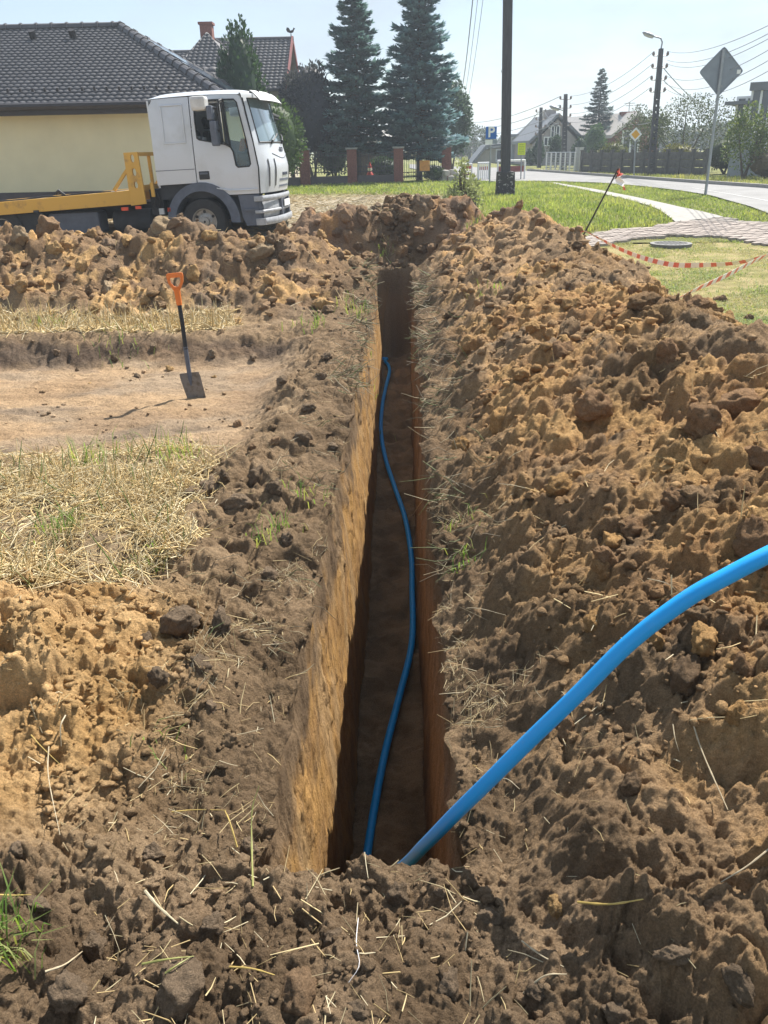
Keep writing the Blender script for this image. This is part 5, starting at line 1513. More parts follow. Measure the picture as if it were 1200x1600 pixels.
# wheels
def wheel(parent, x, y, sg, r=0.40, wd=0.24):
    """tyre with tread and a dished rim with hand holes; outer face towards sg*y"""
    prof = [(r * 0.56, -wd * 0.46), (r * 0.80, -wd * 0.5), (r * 0.95, -wd * 0.45), (r, -wd * 0.33), (r, wd * 0.33), (r * 0.95, wd * 0.45), (r * 0.80, wd * 0.5), (r * 0.56, wd * 0.46)]
    n = 44
    m = MB()
    secs = []
    for k in range(n):
        a = 6.283185 * k / n
        secs.append([(rr * math.cos(a) * (1.0 if k % 2 or rr < r * 0.97 else 0.985), sg * yy, rr * math.sin(a) * (1.0 if k % 2 or rr < r * 0.97 else 0.985)) for rr, yy in prof])
    vs = [p_ for s_ in secs for p_ in s_]; np_ = len(prof)
    fs = [(k * np_ + j, ((k + 1) % n) * np_ + j, ((k + 1) % n) * np_ + j + 1, k * np_ + j + 1) for k in range(n) for j in range(np_ - 1)]
    w_ = m.add(vs, fs).build('wheel', M['rubber'], parent, smooth=True, loc=(x, y, r))
    prof2 = [(0.575 * r, 0.42 * wd), (0.53 * r, 0.40 * wd), (0.50 * r, 0.20 * wd), (0.38 * r, 0.16 * wd), (0.30 * r, 0.24 * wd), (0.20 * r, 0.26 * wd), (0.19 * r, 0.44 * wd), (0.05 * r, 0.47 * wd)]
    m = MB(); secs = []
    n = 30
    for k in range(n):
        a = 6.283185 * k / n
        secs.append([(rr * math.cos(a), sg * yy, rr * math.sin(a)) for rr, yy in prof2])
    vs = [p_ for s_ in secs for p_ in s_]; np_ = len(prof2)
    fs = [(k * np_ + j, ((k + 1) % n) * np_ + j, ((k + 1) % n) * np_ + j + 1, k * np_ + j + 1) for k in range(n) for j in range(np_ - 1)]
    m.add(vs, fs); m.build('rim', M['steel'], w_, smooth=True)
    for k in range(6):
        a = 6.283185 * (k + 0.5) / 6
        MB().cyl((0.43 * r * math.cos(a), sg * 0.155 * wd, 0.43 * r * math.sin(a)), (0.43 * r * math.cos(a), sg * 0.205 * wd, 0.43 * r * math.sin(a)), 0.028, n=10).build('hand_hole', M['black'], w_)
    for k in range(6):
        a = 6.283185 * k / 6
        MB().cyl((0.27 * r * math.cos(a), sg * 0.22 * wd, 0.27 * r * math.sin(a)), (0.27 * r * math.cos(a), sg * 0.34 * wd, 0.27 * r * math.sin(a)), 0.013, n=6).build('wheel_nut', M['bumper'], w_)
    return w_
for sg in (-1, 1):
    wheel(TK, 0.03, sg * (HW - 0.15), sg)
    wheel(TK, -3.75, sg * (HW - 0.15), sg); wheel(TK, -3.75, sg * (HW - 0.42), sg)
# chassis and underframe
for sg in (-1, 1):
    MB().box((-6.3, sg * 0.42 - 0.04, 0.50), (0.9, sg * 0.42 + 0.04, 0.72)).build('chassis_rail', M['dark'], TK)
MB().cyl((0.03, -0.95, 0.4), (0.03, 0.95, 0.4), 0.06, n=10).build('axle', M['dark'], TK)
MB().cyl((-3.75, -0.95, 0.4), (-3.75, 0.95, 0.4), 0.08, n=10).build('axle', M['dark'], TK)
MB().tube([(-1.7, -0.78, 0.45), (-1.68, -0.78, 0.45), (-1.0, -0.78, 0.45), (-0.98, -0.78, 0.45)], [0.20, 0.22, 0.22, 0.20], 14).build('air_tank', M['dark'], TK, True)
MB().box((-2.9, -1.0, 0.28), (-1.95, -0.55, 0.66)).build('fuel_tank', M['greyp'], TK, bevel=0.05)
MB().box((-0.95, -0.95, 0.55), (-0.72, 0.95, 0.98)).box((-0.72, -0.7, 0.4), (0.75, 0.7, 0.85)).build('engine_block', M['dark'], TK)
MB().tube([(-0.86, -0.98, 0.95), (-0.82, -1.02, 0.82), (-0.88, -1.0, 0.70), (-0.78, -0.98, 0.6)], 0.018, 6).tube([(-0.80, -0.98, 0.97), (-0.74, -1.03, 0.80), (-0.80, -0.99, 0.66)], 0.014, 6).build('air_line', M['black'], TK, True)
MB().box((-6.0, -1.05, 0.36), (-2.95, -1.02, 0.68)).build('side_skirt', M['dark'], TK)
MB().box((-0.78, -1.08, 0.56), (-0.69, -1.03, 0.66)).build('chock_bracket', M['whited'], TK)
# loading bed
BED = []
bt_ = lambda x: 0.99 + (x + 1.2) * 0.034
for sg in (-1, 1):
    a = sg * 1.15
    prof_ = [(-1.0, bt_(-1.0) - 0.235), (-1.0, bt_(-1.0)), (-6.6, bt_(-6.6)), (-6.6, bt_(-6.6) - 0.20)]
    MB().plate(prof_, [], lambda u, v, t: (u, a + sg * 0.03 - sg * 0.10 * t, v), 1).build('bed_rail', M['yellow'], TK, bevel=0.012)
    if sg < 0:
        MB().box((-3.05, -1.2, 0.70), (-2.95, -1.17, 0.74)).build('rust_bracket', M['dark'], TK)
for k in range(13):
    x = -1.45 - k * 0.42
    MB().box((x - 0.2, -1.04, bt_(x) - 0.06), (x + 0.2, 1.04, bt_(x) - 0.015)).build('deck_plank', M['bark'] if k % 3 else M['yellow'], TK)
m = MB()
pts = [(-5.8 + k * 0.32, -0.98 + 0.04 * math.sin(k * 1.7), bt_(-5.8 + k * 0.32) + 0.012 + 0.014 * math.sin(k * 2.3)) for k in range(14)]
m.tube(pts, 0.017, 6); m.build('tie_chain', M['black'], TK, True)
MB().tube([(-2.66, -1.0, bt_(-2.6) + 0.05), (-2.58, -1.04, bt_(-2.6) + 0.10), (-2.50, -1.0, bt_(-2.5) + 0.01)], 0.03, 6).build('hook', M['dark'], TK, True)
# headboard: near plate with three holes, far post, rails, brace
def ell(cx, cz, rx, rz): return [(cx + rx * math.cos(u), cz + rz * math.sin(u)) for u in np.linspace(0, 6.2832, 15)[:-1]]
for sg in (-1, 1):
    a = sg * 1.16
    MB().plate([(-1.22, 1.60), (-0.97, 1.60), (-0.955, 0.755), (-1.235, 0.735)], [ell(-1.075, 1.50, 0.034, 0.065), ell(-1.08, 1.28, 0.034, 0.065), ell(-1.085, 1.07, 0.034, 0.06)], lambda u, v, t: (u, a + sg * 0.036 - sg * 0.05 * t, v), 1).build('headboard_post', M['yellow'], TK, bevel=0.004)
    MB().bar((-1.21, a - sg * 0.03, 1.34), (-1.52, a - sg * 0.03, 1.0), 0.05, 0.05).build('brace', M['yellow'], TK)
MB().bar((-1.0, -1.12, 1.565), (-1.0, 1.12, 1.565), 0.07, 0.06).build('headboard_rail', M['yellow'], TK)
MB().bar((-1.0, -1.12, 1.02), (-1.0, 1.12, 1.02), 0.07, 0.08).build('headboard_rail', M['yellow'], TK)
for y in (-0.55, 0.55): MB().bar((-1.0, y, 1.05), (-1.0, y, 1.54), 0.05).build('headboard_bar', M['yellow'], TK)
MB().box((-1.42, -1.20, 0.66), (-1.30, -1.16, 0.715)).build('marker_lamp', M['rearlamp'], TK)
MB().box((-1.16, -1.20, 0.675), (-1.06, -1.16, 0.725)).build('marker_lamp', M['rearlamp'], TK)
MB().box((-0.86, -1.13, 0.86), (-0.80, -1.07, 1.10)).build('latch', M['yellow'], TK, bevel=0.01)
# cab interior
for y in (-0.55, 0.55):
    s_ = MB().box((-0.05, y - 0.26, 1.15), (0.45, y + 0.26, 1.35)).build('seat', M['fabric'], TK, bevel=0.05)
    Mx = Matrix.Translation((-0.02, y, 1.3)) @ Matrix.Rotation(R(-10), 4, 'Y')
    MB().box((-0.08, -0.25, 0.0), (0.06, 0.25, 0.62), Mx).build('seat_back', M['fabric'], s_, bevel=0.05)
    MB().box((-0.06, -0.14, 0.66), (0.03, 0.14, 0.86), Mx).build('headrest', M['fabric'], s_, bevel=0.04)
MB().box((0.72, -HW + 0.1, 1.2), (1.15, HW - 0.1, 1.52)).build('dashboard', M['dark'], TK, bevel=0.06)
m = MB(); cst = Vector((0.62, 0.55, 1.62))
m.tube([cst + Vector((0.09 * math.sin(u) * 1.0, 0.22 * math.cos(u), 0.20 * math.sin(u))) for u in np.linspace(0, 6.2832, 21)], 0.016, 6, False).bar(cst + Vector((0, -0.2, 0)), cst + Vector((0, 0.2, 0)), 0.03).tube([cst, cst + Vector((0.2, 0, -0.3))], 0.03, 6)
m.build('steering_wheel', M['black'], TK, True)
MB().box((0.0, -0.86, 1.42), (0.05, -0.72, 1.80)).box((0.12, -0.9, 1.45), (0.16, -0.75, 1.78)).build('papers', M['whited'], TK)
MB().tube([(0.80, -0.92, 1.52), (0.84, -0.93, 1.60), (0.86, -0.9, 1.68), (0.9, -0.88, 1.70)], [0.05, 0.07, 0.07, 0.02], 8).build('work_glove', M['orangelamp'], TK, True)
# mirrors: wide angle on top, tall main mirror, arms
mp_ = empty('mirror', (0, 0, 0)); mp_.parent = TK
for sg in (-1, 1):
    y = sg * (HW + 0.20)
    m = MB().box((0.14, y - 0.13, 2.17), (0.40, y + 0.13, 2.39)).build('kerb_mirror', M['whited'], mp_, bevel=0.05)
    MB().box((0.39, y - 0.10, 2.02), (0.49, y + 0.10, 2.24)).build('wide_mirror', M['greyp'], mp_, bevel=0.025)
    MB().box((0.42, y - 0.11, 1.62), (0.53, y + 0.11, 2.01)).build('main_mirror', M['greyp'], mp_, bevel=0.03)
    MB().tube([(0.60, sg * (HW - 0.06), 2.34), (0.60, y, 2.30), (0.56, y, 2.2), (0.57, y, 1.9), (0.60, y, 1.68), (0.66, sg * (HW + 0.0), 1.60)], 0.018, 6).tube([(0.56, y, 2.2), (0.49, y, 2.2)], 0.02, 6).tube([(0.57, y, 1.85), (0.50, y, 1.85)], 0.02, 6).build('mirror_arm', M['black'], mp_, True)
# ================================================================== POLES AND WIRES
pb = at(789, 300, 24.7)
UP = empty('utility_pole', (pb.x, 24.7, 0.33), 0, 'tall dark square utility pole on a speckled concrete footing in the grass', 'pole')
lean = -0.24
MB().loft([[(-0.125, -0.125, 0.4), (0.125, -0.125, 0.4), (0.125, 0.125, 0.4), (-0.125, 0.125, 0.4)], [(lean - 0.105, -0.105, 9.2), (lean + 0.105, -0.105, 9.2), (lean + 0.105, 0.105, 9.2), (lean - 0.105, 0.105, 9.2)]]).build('pole', M['wood_pole'], UP, bevel=0.02)
MB().loft([[(-0.26, -0.2, -0.2), (0.26, -0.2, -0.2), (0.26, 0.2, -0.2), (-0.26, 0.2, -0.2)], [(-0.235, -0.19, 0.62), (0.235, -0.19, 0.62), (0.235, 0.19, 0.62), (-0.235, 0.19, 0.62)]]).build('footing', M['footing'], UP, bevel=0.02)
MB().bar((lean - 0.55, 0, 8.9), (lean + 0.55, 0, 8.9), 0.09).build('cross_arm', M['galv'], UP)
for x in (-0.45, -0.15, 0.15, 0.45): MB().tube([(lean + x, 0, 8.94), (lean + x, 0, 9.0), (lean + x, 0, 9.08)], [0.02, 0.05, 0.03], 8).build('insulator', M['porcelain'], UP)
MB().cyl((-0.22, 0, 3.1), (-0.06, 0, 3.1), 0.03, n=6).build('bolt', M['galv'], UP)

def lattice_pole(px, py, Ypos, ptop, label, arm, wid=0.17, lat=True, group=None, drop=0.0, ls=0.62):
    b = at(px, py, Ypos)
    tp = at(ptop[0], ptop[1], Ypos)
    z0 = ground_z(b.x, Ypos)
    t = empty('lamp_post' if arm else 'utility_pole', (b.x, Ypos, z0), 0, label, 'lamp post' if arm else 'pole', group)
    H_ = tp.z - z0; dx = tp.x - b.x
    hl = H_ * 0.62 if lat else 0
    m = MB()
    if lat:
        for sx in (-1, 1):
            m.bar((sx * wid * 0.62, 0, -0.1), (dx * hl / H_ + sx * wid * 0.42, 0, hl), wid * 0.30, 0.2)
        for k in range(12):
            f_ = (k + 0.5) / 12
            m.box((dx * f_ * hl / H_ - wid * 0.45, -0.09, f_ * hl - 0.08), (dx * f_ * hl / H_ + wid * 0.45, 0.09, f_ * hl + 0.08))
    m.loft([[(dx * hl / H_ - wid * 0.56, -0.12, hl), (dx * hl / H_ + wid * 0.56, -0.12, hl), (dx * hl / H_ + wid * 0.56, 0.12, hl), (dx * hl / H_ - wid * 0.56, 0.12, hl)], [(dx - wid * 0.4, -0.1, H_), (dx + wid * 0.4, -0.1, H_), (dx + wid * 0.4, 0.1, H_), (dx - wid * 0.4, 0.1, H_)]])
    m.build('pole', M['wood_pole'], t)
    for k in range(4):
        z = H_ - 0.25 - k * 0.42
        for sx in (-1, 1):
            xx = dx * z / H_
            MB().tube([(xx, 0, z), (xx + sx * 0.28, 0, z), (xx + sx * 0.28, 0, z + 0.06)], 0.02, 5).tube([(xx + sx * 0.28, 0, z + 0.02), (xx + sx * 0.28, 0, z + 0.08), (xx + sx * 0.28, 0, z + 0.16)], [0.05, 0.06, 0.03], 6).build('insulator', M['porcelain'], t)
    if arm:
        a0 = Vector((dx, 0, H_ - drop)); L_ = arm
        MB().tube([a0, a0 + Vector((0.02, 0, 0.22)), a0 + Vector((-0.10 * L_, 0, 0.36)), a0 + Vector((-0.5 * L_, 0, 0.42))], 0.03, 7).build('lamp_arm', M['galv'], t, True)
        hd = a0 + Vector((-0.5 * L_, 0, 0.42))
        secs = []
        for s_, r_ in ((0, 0.05), (0.12, 0.12), (0.4, 0.16), (0.66, 0.13), (0.78, 0.03)):
            s_ *= ls; r_ *= ls
            cpt = hd + Vector((-s_, 0, s_ * 0.30))
            secs.append([cpt + Vector((0.3 * r_ * math.sin(u) * 0.3, r_ * math.cos(u) * 1.2, r_ * math.sin(u) * 0.8)) for u in np.linspace(0, 6.2832, 13)[:-1]])
        MB().loft(secs).build('lamp_head', M['galv'], t, True)
        secs = [[q_ + Vector((0.01, 0, -0.05)) for q_ in s_] for s_ in secs[1:4]]
        MB().loft([[c_.lerp(sum(s_, Vector()) / 12, 0.25) for c_ in s_] for s_ in secs]).build('lamp_glass', M['whited'], t, True)
    return t, Vector((b.x + dx, Ypos, z0 + H_))
LP1, lt1 = lattice_pole(1016, 277, 36.5, (1033, 76), 'tall lattice lamp post behind the concrete fence, lamp pointing left', 0.62)
LP2, lt2 = lattice_pole(880.5, 266, 48.5, (884, 147), 'farther lamp post beside the mesh fence in front of the grey gabled house', 0.5, 0.2, True, None, 1.15, 0.75)
LP3, lt3 = lattice_pole(842, 263, 55, (845.5, 168), 'bare utility pole beside the leftmost far thuja', 0, 0.2, False)
LP4, lt4 = lattice_pole(733, 258, 95, (734, 220), 'tiny far utility pole at the end of the road', 0, 0.3, False)
LP5, lt5 = lattice_pole(720, 260, 80, (723, 240), 'tiny far sign mast beside the last brick pillar', 0, 0.12, False)

def cable(a, b, sag, r, label, group, n=24):
    a, b = Vector(a), Vector(b)
    pts = []
    for k in range(n + 1):
        t = k / n
        p_ = a.lerp(b, t); p_.z -= sag * 4 * t * (1 - t)
        pts.append(p_)
    o = MB().tube(pts, r, 5).build('power_cable', M['wire'], None, True)
    return tag(o, label, 'cable', group)
ptop = Vector((pb.x + lean, 24.7, 0.33 + 9.05))
for k, (px, py, Yb_, sg_, lb) in enumerate([(719, 150, 62, -0.45, 'thick twisted cable, outermost of three running down behind the right spruce'), (722, 166, 66, -0.15, 'thin cable, middle one of three beside the right spruce'), (727, 172, 68, 0.15, 'thin cable of the three by the spruce, the one nearest the utility pole')]):
    cable(ptop + Vector((sg_ - 0.1 * k, 0, 0)), at(px, py, Yb_), [1.3, 1.2, 1.1][k], 0.022 if k == 0 else 0.012, lb, 'cables from the near utility pole')
grp = 'cables strung from the lattice lamp post'
for k, (py, pz) in enumerate([(28, 0.25), (39, 0.55), (46, 0.67), (62, 1.09), (78, 1.35), (95, 1.51)]):
    e = at(1240, py - 8, 16 + 0.3 * k)
    cable(lt1 + Vector((0.28, 0, -pz + 0.15)), e, 0.25 + 0.05 * k, 0.007, ['topmost cable rising from the lamp post to the right edge', 'second cable from the top, lamp post to right edge', 'third cable from the top, lamp post to right edge', 'fourth cable from the top, lamp post to right edge', 'fifth cable from the top, lamp post to right edge', 'lowest cable rising from the lamp post to the right edge'][k], grp)
for k, pz in enumerate([0.25, 0.67, 1.09, 1.51]):
    cable(lt1 + Vector((-0.28, 0, -pz + 0.15)), lt2 + Vector((0.28, 0, -0.1 - 0.42 * k)), 0.35, 0.009, ['topmost cable between the two lamp posts', 'second cable between the two lamp posts', 'third cable between the two lamp posts', 'lowest cable between the two lamp posts'][k], grp)
for k in range(4):
    cable(lt2 + Vector((-0.28, 0, -0.1 - 0.42 * k)), at(690, 184 + 9 * k, 90), 0.8, 0.016, ['top far cable running left from the far lamp post', 'second far cable running left from the far lamp post', 'third far cable running left from the far lamp post', 'lowest far cable running left from the far lamp post'][k], 'cables past the utility pole')
cable(lt2 + Vector((-0.1, 0, -1.4)), lt3 + Vector((0.2, 0, -0.2)), 0.25, 0.014, 'short cable between the far lamp post and the bare pole, upper one', 'cables to the bare pole')
cable(lt2 + Vector((-0.1, 0, -1.9)), lt3 + Vector((0.2, 0, -0.6)), 0.25, 0.014, 'short cable between the far lamp post and the bare pole, lower one', 'cables to the bare pole')
cable(lt3 + Vector((-0.2, 0, -0.3)), at(725, 186, 90), 2.2, 0.018, 'slack cable from the bare pole to the left', 'cables to the bare pole')
cable(lt1 + Vector((0.1, 0, -0.6)), at(1186, 172, 60), 1.0, 0.016, 'cable dropping from the lamp post towards the flat roofed house', grp)
cable(lt1 + Vector((0.1, 0, -1.0)), at(1150, 152, 55), 0.7, 0.014, 'faint cable crossing behind the grey sign to the right', grp)
cable(lt1 + Vector((-0.1, 0, -2.6)), at(945, 163, 60), 0.5, 0.014, 'low service cable from the lamp post to the brick house', grp)
cable(at(1045, 174, 62), at(1165, 178, 60), 0.2, 0.014, 'level cable crossing just above the fruit tree', grp)

# ================================================================== SIGNS
Ys = 22.6
sb_, stp = at(1102, 306, Ys), at(1131, 77, Ys)
zs = ground_z(sb_.x, Ys)
SG = empty('road_sign', (sb_.x, Ys, zs), 0, 'large diamond sign seen from its grey back on a leaning post', 'road sign')
top = stp - Vector((sb_.x, Ys, zs))
MB().tube([(0, 0, -0.3), (top.x, 0, top.z)], 0.036, 12).build('post', M['galv'], SG, True)
cn = at(1128, 111.5, Ys) - Vector((sb_.x, Ys, zs))
hd = 0.535
ax = Vector((1, 0, -0.02)); ud = Vector((top.x, 0, top.z)).normalized()
rt = Vector((ud.z, 0, -ud.x))
def dia(c, h_, y, rnd=0.05):
    pts = []
    for k in range(4):
        d0 = [rt, ud, -rt, -ud][k]; d1 = [ud, -rt, -ud, rt][k]; dm = [-ud, rt, ud, -rt][k]
        tip = c + d0 * h_
        pts += [tip + (dm - d0).normalized() * rnd, tip + (-d0) * rnd * 0.32, tip + (d1 - d0).normalized() * rnd]
    return [(p_.x, y, p_.z) for p_ in pts]
cc_ = Vector((cn.x, 0, cn.z))
MB().loft([dia(cc_, hd, 0.045), dia(cc_, hd, 0.05)]).build('sign_plate', M['signback'], SG)
rimp = dia(cc_, hd, 0.04)
MB().tube(rimp + [rimp[0]], 0.012, 6, False).build('sign_rim', M['signback'], SG, True)
MB().loft([dia(cc_, hd * 0.98, 0.053), dia(cc_, hd * 0.98, 0.056)]).build('sign_face', M['signwhite'], SG)
st_ = cc_ + rt * (hd * 0.80) + ud * 0.0
MB().box((st_.x - 0.04, 0.036, st_.z - 0.06), (st_.x + 0.05, 0.0445, st_.z + 0.03)).build('sticker', M['signwhite'], SG)
for k in (-0.6, 0.6):
    q_ = cc_ + ud * (hd * k); MB().bar((q_.x - 0.06, 0.03, q_.z), (q_.x + 0.06, 0.03, q_.z), 0.03, 0.05).build('clamp', M['galv'], SG)
# priority road sign facing us
b = at(991, 276, 35.2); cP = at(993, 210, 35.2)
zp_ = ground_z(b.x, 35.2)
PS = empty('priority_sign', (b.x, 35.2, zp_), 0, 'small amber and white diamond priority sign in front of the brick house', 'road sign')
c0 = Vector((cP.x - b.x, 0, cP.z - zp_)); up_ = Vector((c0.x * 0.6, 0, c0.z)).normalized()
MB().tube([(0, 0, -0.2), (c0.x, 0.03, c0.z + 0.2)], 0.03, 8).build('post', M['galv'], PS, True)
def dia2(h_, y): return [(c0.x + h_, y, c0.z), (c0.x, y, c0.z + h_), (c0.x - h_, y, c0.z), (c0.x, y, c0.z - h_)]
MB().loft([dia2(0.255, 0.0), dia2(0.255, -0.01)]).build('sign_plate', M['signwhite'], PS)
MB().loft([dia2(0.17, -0.012), dia2(0.17, -0.016)]).build('sign_field', M['amber'], PS)
# parking sign
Yp = 33.4
b = at(765, 286, Yp); zt = at(767, 198, Yp)
zb = ground_z(b.x, Yp)
PK = empty('parking_sign', (b.x, Yp, zb), 0, 'blue square parking sign with white P left of the near utility pole', 'road sign')
def lp(px, py): q_ = at(px, py, Yp); return (q_.x - b.x, 0, q_.z - zb)
MB().tube([(0, 0, -0.2), (lp(767, 200)[0], 0, lp(767, 200)[2])], 0.03, 8).build('post', M['galv'], PK, True)
x0, _, z1 = lp(759, 198); x1, _, z0 = lp(775.5, 217)
MB().box((x0, -0.06, z0), (x1, -0.035, z1)).build('sign_plate', M['signblue'], PK, bevel=0.01)
m = MB(); t_ = 0.02
for (lo, hi) in (((x0, z0), (x1, z0 + t_)), ((x0, z1 - t_), (x1, z1)), ((x0, z0 + t_), (x0 + t_, z1 - t_)), ((x1 - t_, z0 + t_), (x1, z1 - t_))):
    m.box((lo[0] + 0.01, -0.066, lo[1] + (0.01 if lo[1] == z0 else 0)), (hi[0] - 0.01, -0.062, hi[1] - (0.01 if hi[1] == z1 else 0)))
def text_obj(name, txt, size, parent, loc, m_, ext=0.003):
    cu = bpy.data.curves.new(name, 'FONT'); cu.body = txt; cu.size = size; cu.align_x = 'CENTER'; cu.align_y = 'CENTER'; cu.extrude = ext; cu.offset = 0.012
    cu.materials.append(m_)
    o = bpy.data.objects.new(name, cu); COL.objects.link(o); o.parent = parent; o.location = loc; o.rotation_euler = (R(90), 0, 0)
    return to_mesh_obj(o)
text_obj('letter', 'P', 0.50, PK, ((x0 + x1) / 2, -0.066, (z0 + z1) / 2 + 0.01), M['signwhite'])
x0, _, z1 = lp(758, 218.5); x1, _, z0 = lp(769, 226)
MB().box((x0, -0.06, z0), (x1, -0.035, z1)).build('supplementary_plate', M['signwhite'], PK)
x0, _, z1 = lp(769.5, 218.5); x1, _, z0 = lp(776, 225)
MB().box((x0, -0.05, z0), (x1, -0.02, z1)).build('side_plate', M['signback'], PK)
# barriers
def rail_barrier(label, pxs, Yb_, top_px, rails, mt, pickets=0, group='red and white street barriers'):
    a, c = at(pxs[0], top_px[1], Yb_), at(pxs[1], top_px[1], Yb_)
    zt_ = at(pxs[0], top_px[0], Yb_).z
    z0_ = ground_z(a.x, Yb_)
    t = empty('barrier', (a.x, Yb_, z0_), 0, label, 'barrier', group)
    W_ = c.x - a.x; H_ = zt_ - z0_
    for x in (0, W_): MB().tube([(x, 0, -0.1), (x, 0, H_)], 0.035, 8).build('post', M['signwhite'], t, True)
    MB().tube([(-0.02, 0, H_), (W_ + 0.02, 0, H_)], 0.04, 8).build('top_rail', M['signwhite'], t, True)
    for (f0_, f1_, mm) in rails:
        MB().box((0.04, -0.02, H_ * f0_), (W_ - 0.04, 0.02, H_ * f1_)).build('rail_board', M[mm], t)
    for k in range(pickets):
        x = W_ * (k + 0.5) / pickets
        MB().box((x - 0.022, -0.03, 0.0), (x + 0.022, -0.022, H_ * 0.98)).build('picket', M['signwhite'], t)
    return t
rail_barrier('wide tubular white barrier with dark red boards behind the utility pole', (777, 819), 36.0, (251.5, 281), [(0.42, 0.72, 'darkred')], 0)
rail_barrier('nearer red and white picket barrier beside the parking sign', (746.5, 763.5), 36.2, (255, 282), [(0.60, 0.80, 'red')], 0, 6)
rail_barrier('farther small red and white barrier beside the brick pillar', (721, 737), 42.0, (257, 275), [(0.62, 0.88, 'red'), (0.08, 0.30, 'darkred')], 0, 0)
# lime yellow notice
Yn = 35.6
a, c = at(809.5, 223.5, Yn), at(820.5, 242, Yn)
zb = 0.33
NS = empty('information_sign', ((a.x + c.x) / 2, Yn, zb), 0, 'lime yellow notice on a thin post beside the wide barrier', 'sign')
w2 = (c.x - a.x) / 2
MB().tube([(0.03, 0.03, -0.2), (0, 0.03, a.z - zb)], 0.025, 8).build('post', M['galv'], NS, True)
MB().box((-w2, -0.01, c.z - zb), (w2, 0.01, a.z - zb)).build('sign_plate', M['signyel'], NS)
m = MB(); hh = a.z - c.z
for k in range(6):
    z = c.z - zb + hh * (0.14 + 0.14 * k)
    xa = -w2 * 0.7
    for j in range(3 + k % 2):
        l_ = w2 * (0.22 + 0.16 * ((k * 7 + j * 5) % 3))
        if xa + l_ > w2 * 0.75: break
        m.box((xa, -0.014, z), (xa + l_, -0.011, z + hh * 0.035)); xa += l_ + w2 * 0.1
m.build('illegible_print', M['signgrey'], NS)['kind'] = 'stuff'

# ================================================================== PIPES
def smooth_path(pts, n=120):
    """Catmull-Rom through the points"""
    P_ = [Vector(p_) for p_ in pts]; P_ = [P_[0] * 2 - P_[1]] + P_ + [P_[-1] * 2 - P_[-2]]
    out = []
    seg = len(P_) - 3
    for i in range(n + 1):
        u = i / n * seg; k = min(int(u), seg - 1); t = u - k
        a, b_, c_, d_ = P_[k:k + 4]
        out.append(0.5 * ((2 * b_) + (c_ - a) * t + (2 * a - 5 * b_ + 4 * c_ - d_) * t * t + (3 * b_ - a - 3 * c_ + d_) * t ** 3))
    return out
def floor_z(y): return float(np.interp(y, [1.4, 2.0, 11.0, 11.6], [-1.72, -1.70, -1.17, -1.15]))
def on_floor(px, py, r):
    x, y, z = ray(px, py)
    zz = -1.5
    for _ in range(30):
        t = (zz - CAMH) / z; zz = floor_z(y * t) + r + 0.055
    return Vector((x * t, y * t, zz))
RP = 0.0215
path = [on_floor(px, py, RP) for px, py in [(560, 1420), (570, 1360), (585, 1262), (603, 1170), (624, 1088), (641, 1020), (648, 975), (650, 920), (645, 870), (633, 810), (617, 762), (602, 715), (594.5, 672), (597, 632), (604, 600), (608.5, 582), (607, 571), (602, 565), (595, 562.5)]]
for p_ in path:
    p_.x = min(max(p_.x, xc(p_.y) - FLWL + RP + 0.01), xc(p_.y) + FLWR - RP - 0.03)
last = path[-1]
path += [Vector((xc(last.y) - 0.12, last.y + 0.03, last.z + 0.01)), Vector((xc(last.y) - 0.22, last.y + 0.0, last.z + 0.02))]
first = path[0]
path = [Vector((first.x - 0.03, 1.75, floor_z(1.75) + 0.05))] + path
tag(MB().tube(smooth_path(path, 160), RP, 14).build('water_pipe', M['bluepipe2'], None, True), 'thin blue water pipe snaking along the bottom of the trench', 'pipe')
RB = 0.0178
def dist_pt(px, py, t): x, y, z = ray(px, py); return Vector((x * t, y * t, CAMH + z * t))
bp_ = [dist_pt(px, py, t) for px, py, t in [(540, 1420, 3.3), (620, 1362, 2.5), (662, 1322, 2.22), (710, 1273, 2.05), (760, 1224, 1.94), (820, 1164, 1.86), (900, 1087, 1.78), (985, 1003, 1.72), (1070, 938, 1.68), (1140, 898, 1.66), (1210, 862, 1.65), (1300, 822, 1.66), (1420, 790, 1.7)]]
bp_ += [Vector((1.75, 2.15, 0.98)), Vector((2.3, 2.45, 0.80)), Vector((2.9, 2.7, 0.30)), Vector((3.6, 2.75, 0.04)), Vector((4.8, 2.5, 0.03)), Vector((6.2, 1.9, 0.03))]
BIGPATH = smooth_path(bp_, 190)
tag(MB().tube(BIGPATH, RB, 20).build('water_pipe', M['bluepipe'], None, True), 'thick bright blue pipe arching out of the trench over the right heap', 'pipe')

# ================================================================== SPADE
base_ = g(303, 622); base_.z = -0.15
# blade tip in the pad
tip = dist_pt(305, 624, 1.0); x_, y_, z_ = ray(304, 622); t_ = (-0.155 - CAMH) / z_
base_ = Vector((x_ * t_, y_ * t_, -0.155))
topp = at(272, 424, base_.y + 0.10)
SP = empty('spade', base_, 0, 'black shafted digging spade with orange D handle stuck upright in the scraped pad', 'spade')
axis = (topp - base_); Ls = axis.length; axis.normalize()
rtv = Vector((1, 0.15, 0)); rtv = (rtv - axis * rtv.dot(axis)).normalized(); nrm_ = axis.cross(rtv)
bdir = (axis + Vector((-0.28, 0, 0))).normalized()
def P3(u, v, w_=0): return rtv * u + axis * v + nrm_ * w_
